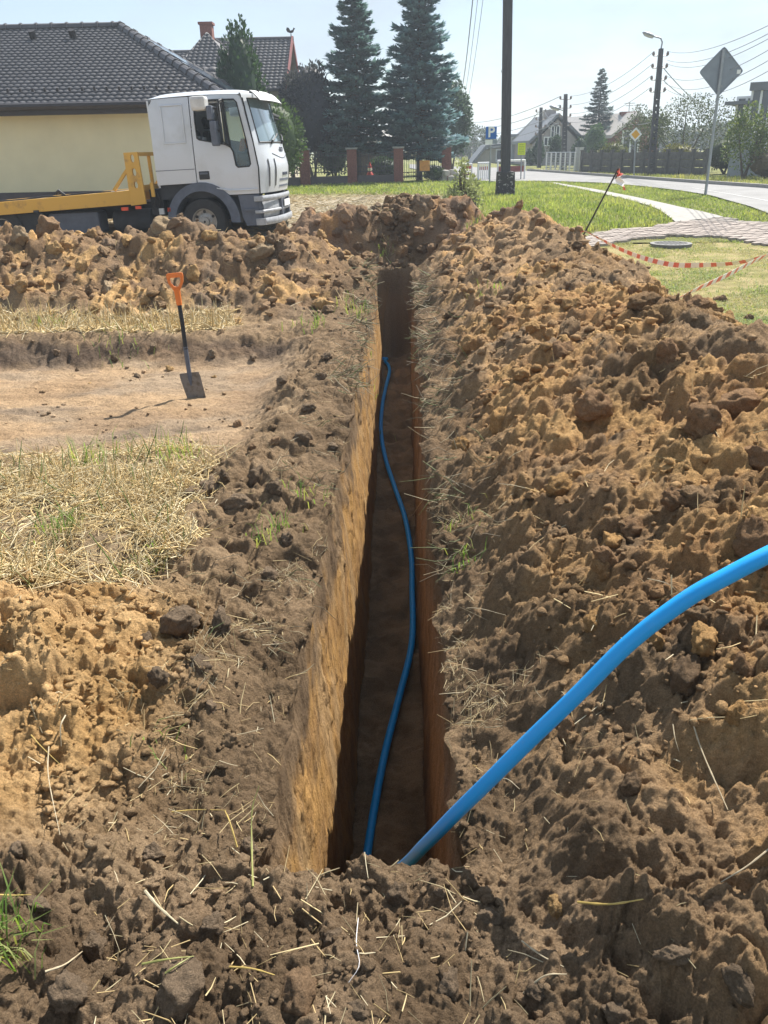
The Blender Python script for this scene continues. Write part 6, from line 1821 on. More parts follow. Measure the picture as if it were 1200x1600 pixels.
# blade
blade = []
for v in np.linspace(-0.03, 0.215, 9):
    hw = np.interp(v, [-0.03, 0.0, 0.18, 0.215], [0.064, 0.070, 0.078, 0.074])
    row = []
    for u in np.linspace(-1, 1, 9):
        row.append(P3(u * hw + 0.02, v * 1.0, 0.018 * (1 - u * u) + 0.012 * (v / 0.2) ** 2) + Vector((-0.15 * v, 0, 0)))
    blade.append(row)
m = MB(); vs = [p_ for r_ in blade for p_ in r_]; vs2 = [p_ - nrm_ * 0.004 for p_ in vs]
n_ = len(vs)
fs = [(i * 9 + j, i * 9 + j + 1, (i + 1) * 9 + j + 1, (i + 1) * 9 + j) for i in range(8) for j in range(8)]
m.add(vs + vs2, fs + [tuple(n_ + k for k in reversed(f_)) for f_ in fs] + [(j, n_ + j, n_ + j + 1, j + 1) for j in range(8)] + [(72 + j, 73 + j, n_ + 73 + j, n_ + 72 + j) for j in range(8)] + [(i * 9, (i + 1) * 9, n_ + (i + 1) * 9, n_ + i * 9) for i in range(8)] + [(i * 9 + 8, n_ + i * 9 + 8, n_ + (i + 1) * 9 + 8, (i + 1) * 9 + 8) for i in range(8)])
m.build('blade', M['bladem'], SP, True)
off0 = P3(0.02, 0.215, 0.014) + Vector((-0.15 * 0.215, 0, 0))
MB().tube([off0 - axis * 0.10 + nrm_ * 0.012, off0 - axis * 0.02 + nrm_ * 0.012, P3(-0.008, 0.33, 0.008), P3(-0.006, 0.42, 0.0)], [0.012, 0.017, 0.018, 0.0175], 10).build('socket', M['greyp'], SP, True)
MB().tube([P3(-0.006, 0.40, 0), P3(0, 0.6, 0), P3(0, Ls - 0.20, 0)], 0.0165, 12).build('shaft', M['black'], SP, True)
MB().tube([P3(0, Ls - 0.225, 0), P3(0, Ls - 0.21, 0), P3(0, Ls - 0.14, 0), P3(0, Ls - 0.105, 0)], [0.020, 0.022, 0.023, 0.026], 12).build('grip_socket', M['orange'], SP, True)
outl = [(-0.018, Ls - 0.125), (0.018, Ls - 0.125), (0.034, Ls - 0.10), (0.056, Ls - 0.06), (0.062, Ls - 0.015), (0.060, Ls + 0.004), (0.045, Ls + 0.010), (-0.045, Ls + 0.010), (-0.060, Ls + 0.004), (-0.062, Ls - 0.015), (-0.056, Ls - 0.06), (-0.034, Ls - 0.10)]
hole = [(0.0, Ls - 0.092), (0.018, Ls - 0.085), (0.035, Ls - 0.058), (0.039, Ls - 0.03), (0.034, Ls - 0.024), (-0.034, Ls - 0.024), (-0.039, Ls - 0.03), (-0.035, Ls - 0.058), (-0.018, Ls - 0.085)]
MB().plate(outl, [hole], lambda u, v, t: P3(u, v, 0.015 - 0.03 * t), 1).build('handle', M['orange'], SP, smooth=True, bevel=0.006, auto=50)

# ================================================================== TAPE AND ROD
Yrod = 10.6
rb_, rtop = at(896, 397, Yrod), at(966, 264, Yrod + 0.3)
RD = empty('marker_rod', rb_, 0, 'thin leaning iron rod stuck in the heap edge, tape knotted to its tip', 'rod')
MB().tube([-(rtop - rb_) * 0.18, rtop - rb_], 0.010, 8).build('rod', M['rebar'], RD, True)
MB().tube([rtop - rb_ + Vector((0, 0, 0.01)), rtop - rb_ + Vector((0.02, 0, -0.06)), rtop - rb_ + Vector((-0.02, 0.02, -0.12))], [0.02, 0.03, 0.012], 8).build('knot', M['rebar'], RD, True)
def tape(name, pts, wid, label, stripe=0.11, tw=None, group='red and white barrier tape'):
    """flat ribbon with slanted red and white blocks; tw gives the twist angle along it"""
    pts = [Vector(p_) for p_ in pts]
    L_ = 0
    vs, fs, mi = [], [], []
    seglen = [0]
    for a, b_ in zip(pts[:-1], pts[1:]): seglen.append(seglen[-1] + (b_ - a).length)
    for i, p_ in enumerate(pts):
        dr = (pts[min(i + 1, len(pts) - 1)] - pts[max(i - 1, 0)]).normalized()
        up = Vector((0, 0, 1)); up = (up - dr * up.dot(dr)).normalized(); sd = dr.cross(up)
        t_ = tw(i / (len(pts) - 1)) if tw else 0.0
        wv = up * math.cos(t_) + sd * math.sin(t_)
        vs += [p_ + wv * wid / 2 + dr * wid * 0.2, p_ - wv * wid / 2 - dr * wid * 0.2]
        if i:
            fs.append(((i - 1) * 2, (i - 1) * 2 + 1, i * 2 + 1, i * 2))
            mi.append(1 if ((seglen[i] + seglen[i - 1]) / 2 / stripe) % 2 < 0.85 else 0)
    me = bpy.data.meshes.new(name); me.from_pydata([tuple(v) for v in vs], [], fs); me.update()
    me.materials.append(M['tapewhite']); me.materials.append(M['tapered'])
    me.polygons.foreach_set('material_index', mi)
    o = link(name, me)
    sm = o.modifiers.new('thickness', 'SOLIDIFY'); sm.thickness = 0.0012
    if label: tag(o, label, 'barrier tape', group)
    return o
def pxpath(lst, n=110): return smooth_path([at(px, py, Y_) for px, py, Y_ in lst], n)
tape('barrier_tape', pxpath([(899, 388, 10.5), (906, 368, 10.5), (912, 361, 10.5), (935, 372, 10.2), (975, 392, 9.7), (1015, 406, 9.2), (1055, 414, 8.8), (1105, 414, 8.4), (1150, 411, 8.1), (1195, 401, 7.8), (1270, 380, 7.5)], 160), 0.050, 'long sagging barrier tape running right from the iron rod', 0.085, lambda t: 0.55 + 0.5 * math.sin(t * 9))
tape('barrier_tape', pxpath([(1003, 491, 6.4), (1030, 482, 6.5), (1080, 456, 6.8), (1130, 433, 7.1), (1175, 410, 7.45), (1215, 392, 7.7), (1270, 372, 7.9)], 120), 0.048, 'second barrier tape slanting down from the right edge into the heap', 0.075, lambda t: 0.7 + 0.4 * math.sin(t * 7 + 1))
tp = tape('tape_end', [p_ - rb_ for p_ in pxpath([(966, 266, 10.85), (969, 272, 10.8), (966, 280, 10.8), (973, 289, 10.8), (976, 297, 10.82)], 14)], 0.075, None, 0.12, lambda t: 1.2 * math.sin(t * 5))
tp.parent = RD
# drain grate in the lawn
gc = g(1048, 384)
GT = empty('drain_grate', (gc.x, gc.y, float(hb(gc.x, gc.y)) + 0.035), R(8), 'round iron drain cover lying in the mown grass', 'drain cover')
ring_o, ring_i = [(0.33 * math.cos(u), 0.33 * math.sin(u)) for u in np.linspace(0, 6.2832, 33)[:-1]], [(0.26 * math.cos(u), 0.26 * math.sin(u)) for u in np.linspace(0, 6.2832, 33)[:-1]]
MB().plate(ring_o, [ring_i], lambda u, v, t: (u, v, 0.02 - 0.05 * t), 1).build('rim', M['grate'], GT)
MB().cyl((0, 0, -0.03), (0, 0, 0.0), 0.262, n=28).build('shade_disc', M['black'], GT)  # black disc standing in for the shade seen between the bars
for k in range(8):
    x = -0.235 + k * 0.067; yl = math.sqrt(max(0.001, 0.262 ** 2 - x * x))
    MB().box((x - 0.016, -yl, 0.002), (x + 0.016, yl, 0.014)).build('bar', M['grate'], GT)
# ================================================================== LOOSE THINGS ON THE GROUND
LOGR = math.log(1.0027)
def sheet_index(x, y):
    r = np.clip(np.round(np.log(np.maximum(np.asarray(y, float), 0.3) / rows[0]) / LOGR).astype(int), 0, NR_ - 1)
    r = np.atleast_1d(r); x = np.atleast_1d(np.asarray(x, float))
    c = np.empty(len(r), int)
    for s0 in range(0, len(r), 4000):
        sl_ = slice(s0, s0 + 4000)
        c[sl_] = np.abs(X[r[sl_]] - x[sl_][:, None]).argmin(1)
    return r, c
def sheet_z(x, y):
    r, c = sheet_index(x, y)
    return Z[r, c]
def sheet_hit(px, py):
    x, y, z = ray(px, py)
    ts = np.linspace(1.2, 16, 1200)
    xs, ys, zs = x * ts, y * ts, CAMH + z * ts
    ok = (ys > 0.65) & (ys < 14.4)
    sz = sheet_z(xs[ok], np.clip(ys[ok], 0.63, 14.5))
    gap = zs[ok] - sz
    i = int(np.argmax(gap < 0)) if (gap < 0).any() else int(np.argmin(gap + 1e3 * (ys[ok] < 4)))
    return Vector((xs[ok][i], ys[ok][i], float(sz[i])))

# spade, rod and drain cover settle on the real surface
GT.location.z = float(sheet_z(GT.location.x, GT.location.y)[0]) + 0.022
zs_ = float(sheet_z(SP.location.x, SP.location.y)[0]); SP.location.z = zs_ - 0.02

# ---- clods
def rock_mesh(name, seed, sub, cuts=9, flat=0.75, rough=0.10):
    import bmesh
    r_ = np.random.default_rng(seed)
    bm = bmesh.new(); bmesh.ops.create_icosphere(bm, subdivisions=sub, radius=1.0)
    v = np.array([q_.co[:] for q_ in bm.verts])
    for _ in range(cuts):
        n = r_.normal(size=3); n /= np.linalg.norm(n)
        dd = 0.55 + 0.33 * r_.random()
        s_ = v @ n
        v = np.where((s_ > dd)[:, None], v - n[None] * ((s_ - dd) * 0.93)[:, None], v)
    rad = np.linalg.norm(v, axis=1, keepdims=True); u = v / rad
    def tri(s_, sd_, fn):
        wx_, wy_, wz_ = u[:, 0] ** 4, u[:, 1] ** 4, u[:, 2] ** 4
        return (wx_ * fn(u[:, 1] * s_, u[:, 2] * s_, sd_) + wy_ * fn(u[:, 0] * s_ + 7, u[:, 2] * s_, sd_ + 1) + wz_ * fn(u[:, 0] * s_, u[:, 1] * s_ + 5, sd_ + 2)) / (wx_ + wy_ + wz_)
    nn = tri(1.3, seed, lambda a_, b_, c_: fbm(a_, b_, 3, c_)) * rough * 1.6 + tri(4.5, seed + 20, lambda a_, b_, c_: fbm(a_, b_, 3, c_)) * rough * 0.55
    l_ = tri(1.0, seed + 40, lambda a_, b_, c_: crumble(a_, b_, 0.8, c_)[0]) * 0.24 + tri(1.0, seed + 60, lambda a_, b_, c_: crumble(a_, b_, 0.36, c_)[0]) * 0.13 + tri(1.0, seed + 80, lambda a_, b_, c_: crumble(a_, b_, 0.17, c_)[0]) * 0.07
    v = v * (1 + nn[:, None] + l_[:, None])
    v = v * np.array([1.0, 0.75 + 0.3 * r_.random(), flat])
    v /= np.abs(v).max()
    for q_, p_ in zip(bm.verts, v): q_.co = p_
    for f_ in bm.faces: f_.smooth = True
    me = bpy.data.meshes.new(name); bm.to_mesh(me); bm.free()
    for e in me.edges: pass
    me.materials.append(M['clod'])
    return me
ROCKS = [rock_mesh('soil_clod', 900 + k, 4, 6 + k % 5, 0.62 + 0.06 * (k % 5), 0.12 + 0.03 * (k % 3)) for k in range(18)]
BLOCKS = [rock_mesh('soil_clod', 960 + k, 4, 12, 0.8, 0.09) for k in range(4)]
CLODPOS = []
def clod(parent, pos, size, colr, sink=0.25, mesh=None, flat=None, tilt=0.9):
    o = bpy.data.objects.new('soil_clod', mesh or ROCKS[rng.integers(len(ROCKS))])
    COL.objects.link(o); o.parent = parent
    s_ = size / 2
    o.location = (pos[0], pos[1], pos[2] + s_ * (0.55 - sink * 1.6))
    o.rotation_euler = (rng.normal(0, tilt), rng.normal(0, tilt), rng.random() * 6.28)
    f_ = 0.8 + 0.4 * rng.random()
    o.scale = (s_ * f_, s_ / f_, s_ * (flat or (0.85 + 0.3 * rng.random())))
    c_ = np.clip(np.array(colr) * (0.85 + 0.35 * rng.random()), 0, 1)
    o.color = (*[float(q_) for q_ in c_], 1)
    CLODPOS.append(o)
    return o
inframe = np.abs(X / Y) < 0.56
gmask = (np.isin(PART, (0, 4))[None, :] | (TR < 0.02)) & inframe & (Y < 13.6)
def pick(mask, n, weight=None):
    ii = np.flatnonzero(mask.ravel())
    if weight is not None:
        w_ = weight.ravel()[ii]; w_ = w_ / w_.sum()
        return rng.choice(ii, n, p=w_)
    return rng.choice(ii, n)
def scatter_clods(parent, mask, n, smin, smax, powr=2.2, sc=None):
    for i in pick(mask, n):
        y_ = V[i, 1]
        s_ = smin + (smax - smin) * rng.random() ** powr
        if sc: s_ *= sc(y_)
        clod(parent, V[i], s_, CF[i], 0.30)
zoneR = gmask & (heapR > 0.3) & (X > 0) & (Y > 1.5) & (d > 0.5)
zoneL = gmask & ((heapL > 0.3) | (heapE > 0.4)) & ~zoneR
zoneG = gmask & (heap < 0.3) & (rough > 0.45) & (W['pad'] < 0.3)
# the large clods one remembers from the photograph: pixel, size, colour
OC, DK, BR, GY = C(0.42, 0.27, 0.125), C(0.20, 0.145, 0.096), C(0.29, 0.19, 0.112), C(0.36, 0.265, 0.165)
for px, py, s_, c_, blk in [(75, 348, 0.42, BR, 0), (82, 392, 0.34, OC, 0), (30, 372, 0.30, GY, 0), (255, 362, 0.44, GY, 1), (150, 365, 0.30, BR, 0), (200, 380, 0.24, OC, 0), (405, 400, 0.46, GY, 1), (378, 352, 0.36, BR, 0), (330, 372, 0.30, OC, 0), (300, 430, 0.26, OC, 0), (505, 480, 0.34, OC, 0), (470, 440, 0.30, BR, 0), (450, 400, 0.30, BR, 0), (60, 440, 0.26, OC, 0), (130, 420, 0.30, OC, 0), (170, 450, 0.26, GY, 0), (230, 470, 0.22, OC, 0), (335, 470, 0.22, OC, 1), (415, 480, 0.22, BR, 0), (150, 490, 0.20, OC, 0), (370, 505, 0.2, OC, 0),
                            (565, 330, 0.34, BR, 0), (610, 350, 0.40, BR, 0), (660, 320, 0.42, DK, 0), (690, 335, 0.34, BR, 0), (540, 345, 0.30, BR, 0), (590, 318, 0.26, DK, 0), (720, 330, 0.24, DK, 0), (545, 375, 0.26, BR, 0), (585, 372, 0.22, BR, 0), (620, 378, 0.26, DK, 0), (655, 362, 0.26, BR, 0), (690, 372, 0.3, BR, 0), (600, 345, 0.3, DK, 0), (635, 335, 0.28, BR, 0), (530, 400, 0.24, BR, 0), (560, 392, 0.2, DK, 0), (640, 392, 0.2, DK, 0), (675, 395, 0.22, BR, 0), (505, 372, 0.28, OC, 0), (705, 350, 0.26, BR, 0)]:
    clod(HEAP_L, sheet_hit(px, py), s_ * 0.85, c_, 0.36, BLOCKS[rng.integers(4)] if blk else None)
for px, py, s_, c_, blk in [(1090, 478, 0.30, BR, 0), (1125, 470, 0.30, DK, 0), (1015, 462, 0.26, OC, 0), (985, 455, 0.24, BR, 0), (1170, 500, 0.22, DK, 0), (1040, 560, 0.26, BR, 0), (1150, 640, 0.36, BR, 0), (1185, 720, 0.34, BR, 0), (1100, 660, 0.3, BR, 0), (930, 640, 0.34, BR, 0), (880, 560, 0.3, BR, 0), (780, 660, 0.26, OC, 0), (810, 320, 0.3, BR, 0), (845, 350, 0.26, BR, 0), (900, 385, 0.22, DK, 0), (760, 420, 0.24, BR, 0), (835, 600, 0.22, OC, 0), (1180, 850, 0.30, BR, 0), (1060, 790, 0.2, BR, 0), (960, 850, 0.16, OC, 0), (950, 880, 0.13, BR, 0), (990, 830, 0.15, BR, 0), (1100, 1000, 0.12, OC, 0), (1075, 1062, 0.13, DK, 1), (985, 1230, 0.085, DK, 1), (890, 1140, 0.09, BR, 0), (1160, 1050, 0.10, BR, 0), (1150, 1120, 0.09, OC, 0), (1020, 1010, 0.1, OC, 0), (930, 970, 0.11, OC, 0), (870, 770, 0.16, OC, 0), (720, 700, 0.2, OC, 0)]:
    clod(HEAP_R, sheet_hit(px, py), s_ * (0.62 if s_ > 0.18 else 0.85), c_ * np.array([0.95, 0.88, 0.8]), 0.36, BLOCKS[rng.integers(4)] if blk else None)
for px, py, s_, c_, blk in [(88, 884, 0.20, OC, 1), (40, 905, 0.13, OC, 0), (278, 975, 0.19, DK, 1), (345, 980, 0.15, DK, 0), (370, 785, 0.20, DK, 1), (330, 765, 0.18, DK, 0), (430, 765, 0.16, DK, 0), (373, 664, 0.15, BR, 0), (472, 690, 0.17, DK, 1), (266, 578, 0.13, OC, 0), (335, 590, 0.08, OC, 0), (215, 590, 0.12, DK, 0), (440, 595, 0.13, DK, 0), (285, 1540, 0.15, DK, 1), (470, 1550, 0.14, BR, 1), (620, 1405, 0.10, DK, 0), (765, 1440, 0.09, DK, 0), (965, 1585, 0.08, DK, 1), (700, 1540, 0.08, DK, 0), (240, 1340, 0.09, DK, 0), (390, 1330, 0.08, DK, 0), (175, 1010, 0.06, OC, 0), (30, 1330, 0.07, DK, 0), (560, 1585, 0.06, DK, 0), (870, 1420, 0.07, OC, 0), (1120, 1420, 0.08, BR, 0), (150, 1480, 0.09, DK, 0), (420, 640, 0.07, BR, 0), (395, 700, 0.06, BR, 0), (140, 600, 0.05, OC, 0), (60, 645, 0.04, BR, 0), (450, 850, 0.12, DK, 0), (420, 900, 0.1, DK, 0), (300, 772, 0.14, DK, 0), (400, 745, 0.15, DK, 0), (350, 745, 0.12, DK, 0), (310, 1040, 0.12, DK, 0), (250, 1060, 0.1, DK, 0), (225, 1000, 0.09, DK, 0), (430, 1010, 0.06, DK, 0), (330, 1110, 0.07, DK, 0), (480, 640, 0.14, DK, 0), (500, 590, 0.16, DK, 0), (430, 690, 0.1, BR, 0), (520, 700, 0.1, DK, 0), (510, 560, 0.14, DK, 0), (180, 560, 0.14, DK, 0), (90, 555, 0.12, DK, 0), (240, 545, 0.16, DK, 0), (330, 555, 0.14, DK, 0), (395, 560, 0.12, DK, 0), (120, 580, 0.08, DK, 0), (60, 1420, 0.08, DK, 0), (110, 1560, 0.09, DK, 0), (330, 1450, 0.07, DK, 0), (520, 1470, 0.07, DK, 0), (840, 1560, 0.07, DK, 0), (690, 1400, 0.06, DK, 0), (1050, 1500, 0.08, DK, 0), (1150, 1540, 0.09, DK, 0)]:
    clod(GROUND, sheet_hit(px, py), s_ * 0.8, c_, 0.38, BLOCKS[rng.integers(4)] if blk else None)
scatter_clods(HEAP_R, zoneR, 90, 0.03, 0.14, 2.6, lambda y_: 0.42 + 0.16 * y_)
scatter_clods(HEAP_R, zoneR & (Y > 5), 150, 0.06, 0.24, 2.0)
scatter_clods(HEAP_L, zoneL, 250, 0.06, 0.26, 2.0)
scatter_clods(GROUND, zoneG, 80, 0.025, 0.09, 2.6, lambda y_: 0.42 + 0.16 * y_)

def scatter_mesh(name, parent, idxs, sizes, variants, colmul=None, sink=0.2):
    """many small crumbs joined into one object"""
    Vs, Fs, Cs = [], [], []
    b = 0
    a = rng.random(len(idxs)) * 6.2832
    for v0, f0 in variants:
        pass
    k = rng.integers(len(variants), size=len(idxs))
    for vi, (v0, f0) in enumerate(variants):
        sel = np.flatnonzero(k == vi)
        if not len(sel): continue
        s_ = sizes[sel][:, None, None] * 0.5
        c_, sn = np.cos(a[sel])[:, None], np.sin(a[sel])[:, None]
        x_ = v0[None, :, 0] * c_ - v0[None, :, 1] * sn; y_ = v0[None, :, 0] * sn + v0[None, :, 1] * c_
        p_ = np.stack([x_, y_, np.broadcast_to(v0[None, :, 2], x_.shape)], -1) * s_ + V[idxs[sel]][:, None, :]
        p_[..., 2] += (sizes[sel] * (0.5 - sink))[:, None]
        n = v0.shape[0]
        Vs.append(p_.reshape(-1, 3)); Fs.append((f0[None] + (np.arange(len(sel)) * n)[:, None, None] + b).reshape(-1, 3)); b += n * len(sel)
        cc = CF[idxs[sel]] * (0.75 + 0.6 * rng.random((len(sel), 1)))
        Cs.append(np.repeat(cc, n, 0))
    o = link(name, np_mesh(name, np.concatenate(Vs), np.concatenate(Fs), M['soil'], v0.shape[0] > 60, np.clip(np.concatenate(Cs), 0, 1)), parent)
    o['kind'] = 'stuff'
    return o
def raw(seed, sub):
    me = rock_mesh('crumb', seed, sub, 6, 0.8, 0.12)
    v = np.array([q_.co[:] for q_ in me.vertices]); f = np.array([tuple(p_.vertices) for p_ in me.polygons])
    bpy.data.meshes.remove(me)
    r_ = np.random.default_rng(seed)
    v = v * (1 + r_.normal(0, 0.16 if sub == 1 else 0.07, (len(v), 1))) * np.array([1.0, 0.65 + 0.35 * r_.random(), 0.55 + 0.35 * r_.random()])
    return v, f
CR1 = [raw(1200 + k, 1) for k in range(16)]
CR2 = [raw(1300 + k, 2) for k in range(8)]
def crumbs(parent, mask, n, lo, hi, var):
    ii = pick(mask, n)
    sink_ = 0.32
    sz = (lo + (hi - lo) * rng.random(n) ** 3.0) * (0.6 + 0.13 * V[ii, 1])
    scatter_mesh('soil_crumbs', parent, ii, sz, var, None, sink_)
cl = fbm(X * 1.8, Y * 1.8, 2, 1500) > -0.15
crumbs(HEAP_R, zoneR & cl, 1500, 0.006, 0.040, CR1); crumbs(HEAP_R, zoneR & (Y < 4.5), 350, 0.015, 0.06, CR2)
crumbs(HEAP_R, zoneR & (Y > 4.5), 1500, 0.012, 0.07, CR1)
crumbs(HEAP_L, zoneL, 900, 0.02, 0.08, CR1)
crumbs(GROUND, gmask & (smallh > 0.3), 700, 0.01, 0.05, CR1)
crumbs(GROUND, zoneG & cl, 1600, 0.006, 0.032, CR1); crumbs(GROUND, zoneG & (Y < 2.6), 260, 0.015, 0.05, CR2)
crumbs(GROUND, gmask & (W['pad'] > 0.5) & (fbm(X * 1.5, Y * 1.5, 2, 1503) > 0.1), 170, 0.006, 0.035, CR1)

# ---- straw and stalks
def stalk_arrays(base, dr, ln, rad, bend, colr):
    """three-sided straws with one bend in the middle"""
    n = len(base)
    sd = unit(np.cross(dr, rand_unit(n))); up = np.cross(sd, dr)
    mid = base + dr * (ln * 0.5)[:, None] + up * (bend * ln)[:, None]
    tip = base + dr * ln[:, None]
    vs = np.empty((n, 9, 3), np.float32)
    for k in range(3):
        a = 2.0944 * k
        o_ = (sd * math.cos(a) + up * math.sin(a)) * rad[:, None]
        vs[:, k] = base + o_; vs[:, 3 + k] = mid + o_; vs[:, 6 + k] = tip + o_ * 0.55
    f = []
    for r_ in (0, 3):
        for k in range(3): f.append((r_ + k, r_ + (k + 1) % 3, r_ + 3 + (k + 1) % 3, r_ + 3 + k))
    f = np.array(f)
    q = (f[None] + (np.arange(n) * 9)[:, None, None]).reshape(-1, 4)
    return vs.reshape(-1, 3), q, np.repeat(colr, 9, 0)
def join_stalks(name, sets, parent=None):
    b = 0; VV, QQ, CC = [], [], []
    for v_, q_, c_ in sets:
        VV.append(v_); QQ.append(q_ + b); CC.append(c_); b += len(v_)
    o = link(name, np_mesh(name, np.concatenate(VV), np.concatenate(QQ), M['straw'], False, np.clip(np.concatenate(CC), 0, 1)), parent)
    o['kind'] = 'stuff'
    return o
STR = np.array([[0.72, 0.58, 0.31], [0.66, 0.50, 0.24], [0.76, 0.67, 0.45], [0.55, 0.41, 0.20], [0.50, 0.42, 0.25]])
def straw_cols(n, dull=0.0):
    c_ = STR[rng.integers(len(STR), size=n)] * (0.75 + 0.45 * rng.random((n, 1)))
    return c_ * (1 - dull) + np.array([0.22, 0.18, 0.13]) * dull
def lying(mask, n, lmin, lmax, rad, weight=None, tilt=0.18, lift=0.008, dull=0.0):
    ii = pick(mask, n, weight)
    az = rng.random(n) * 6.2832
    dr = np.stack([np.cos(az), np.sin(az), 0 * az], -1)
    nm = NRM[ii]; nm = nm * np.sign(nm[:, 2:3] + 1e-6)
    dr = unit(dr - nm * (dr * nm).sum(1, keepdims=True) + nm * rng.normal(0.04, tilt, (n, 1)))
    ln = lmin + (lmax - lmin) * rng.random(n) ** 1.6
    base = V[ii] + nm * lift - dr * (ln * 0.3)[:, None]
    return stalk_arrays(base, dr, ln, rad * (0.6 + 0.7 * rng.random(n)), rng.normal(0, 0.06, n), straw_cols(n, dull))
def standing(mask, n, hmin, hmax, rad, lean=0.25, weight=None, colr=None):
    ii = pick(mask, n, weight)
    dr = unit(np.stack([rng.normal(0, lean, n), rng.normal(0, lean, n), np.ones(n)], -1))
    ln = hmin + (hmax - hmin) * rng.random(n) ** 1.3
    return stalk_arrays(V[ii] - dr * 0.01, dr, ln, rad * (0.6 + 0.7 * rng.random(n)), rng.normal(0, 0.05, n), straw_cols(n) if colr is None else colr[rng.integers(len(colr), size=n)] * (0.7 + 0.6 * rng.random((n, 1))))
wst = np.clip(near_left * (0.12 + 1.6 * np.clip(fbm(X * 1.9, Y * 1.9, 3, 1600) + 0.32, 0, 1.2) ** 1.5), 0, 2) * (Y ** 1.0)
wst_m = gmask & (near_left > 0.25)
sets = [lying(wst_m, 3600, 0.06, 0.28, 0.0020, wst, 0.25, 0.012), lying(wst_m, 1800, 0.05, 0.16, 0.0028, wst, 0.3, 0.02), standing(wst_m, 750, 0.05, 0.18, 0.0023, 0.4, wst), lying(wst_m, 1500, 0.08, 0.28, 0.0024, wst, 0.15, 0.03)]
GRN_ = np.array([[0.16, 0.24, 0.06], [0.22, 0.28, 0.10], [0.30, 0.32, 0.14]])
sets.append(standing(wst_m, 110, 0.08, 0.24, 0.0028, 0.35, wst, GRN_))
mfs = gmask & (farstub > 0.4)
sets += [lying(mfs, 2600, 0.08, 0.3, 0.005, None, 0.25, 0.015), standing(mfs, 1200, 0.05, 0.22, 0.004, 0.3)]
join_stalks('stubble', sets); bpy.data.objects['stubble']['label'] = 'dry pale stubble and fallen straw on the field'; bpy.data.objects['stubble']['category'] = 'stubble'
# loose straw, roots and dry grass over the spoil and the trench edges
tufty = np.clip(fbm(X * 2.3, Y * 2.3, 3, 1620) - 0.02, 0, 1) + 0.02
rimw = np.exp(-((ad - 0.32) / 0.22) ** 2) * tufty
sets = [lying(gmask & (heapR < 0.9) & (d > 0) & (d < 0.8) & (Y > 1.7), 260, 0.03, 0.13, 0.0012, rimw, 0.25, 0.006, 0.5), lying(gmask & (d < -0.22) & (d > -0.9) & (Y > 1.7), 420, 0.03, 0.15, 0.0013, rimw, 0.25, 0.006, 0.4),
        lying(gmask & (Y < 1.8), 120, 0.02, 0.09, 0.0009, None, 0.3, 0.005, 0.1), lying(zoneR, 160, 0.04, 0.16, 0.0018, None, 0.25, 0.008, 0.1), lying(zoneL, 320, 0.06, 0.25, 0.003, None, 0.3, 0.01, 0.2),
        lying(zoneG, 500, 0.03, 0.13, 0.0014, None, 0.3, 0.006, 0.15)]
# fine pale roots
sets.append(lying(gmask & (ad < 0.75) & (ad > 0.23) & (Y > 1.5), 1000, 0.02, 0.10, 0.0007, rimw, 0.4, 0.004, 0.25))
# beige ground by the truck
join_stalks('loose_straw', sets); bpy.data.objects['loose_straw']['label'] = 'scattered straw bits and pale roots on the dug soil'; bpy.data.objects['loose_straw']['category'] = 'straw'
# dry grass hanging over both edges of the trench
def fringe(side, y0, y1, n, dens_w, colset, lmin=0.08, lmax=0.22, sp=0.10):
    yv = y0 + (y1 - y0) * rng.random(n)
    k = np.clip(fbm(yv * 2.2, 0 * yv + side, 3, 1700 + side) * 1.4 + 0.25, 0, 1)
    yv = yv[rng.random(n) < k]
    n = len(yv)
    dd = RIM + 0.01 + np.abs(rng.normal(0, sp, n))
    xv = xc(yv) + side * dd
    zv = sheet_z(xv, yv)
    dr = np.stack([-side * (0.55 + 0.5 * rng.random(n)), rng.normal(-0.2, 0.6, n), rng.normal(0.0, 0.4, n)], -1)
    ln = lmin + (lmax - lmin) * rng.random(n)
    colr = np.array(colset)[rng.integers(len(colset), size=n)] * (0.7 + 0.6 * rng.random((n, 1)))
    return stalk_arrays(np.stack([xv, yv, zv + 0.008], -1), unit(dr), ln, 0.0011 * (0.6 + 0.32 * yv), rng.normal(-0.12, 0.06, n), colr)
DRY = [[0.24, 0.20, 0.125], [0.19, 0.18, 0.10], [0.30, 0.26, 0.165], [0.16, 0.19, 0.08], [0.16, 0.13, 0.085]]
fr_ = [fringe(-1, 5.6, 10.2, 800, 1, DRY, 0.06, 0.22), fringe(1, 2.8, 10.5, 1000, 1, DRY, 0.05, 0.20, 0.15), fringe(-1, 2.2, 6.0, 300, 1, DRY, 0.04, 0.14, 0.2)]
join_stalks('dry_grass', fr_); bpy.data.objects['dry_grass']['label'] = 'matted dry grass hanging over the trench edges'; bpy.data.objects['dry_grass']['category'] = 'dry grass'
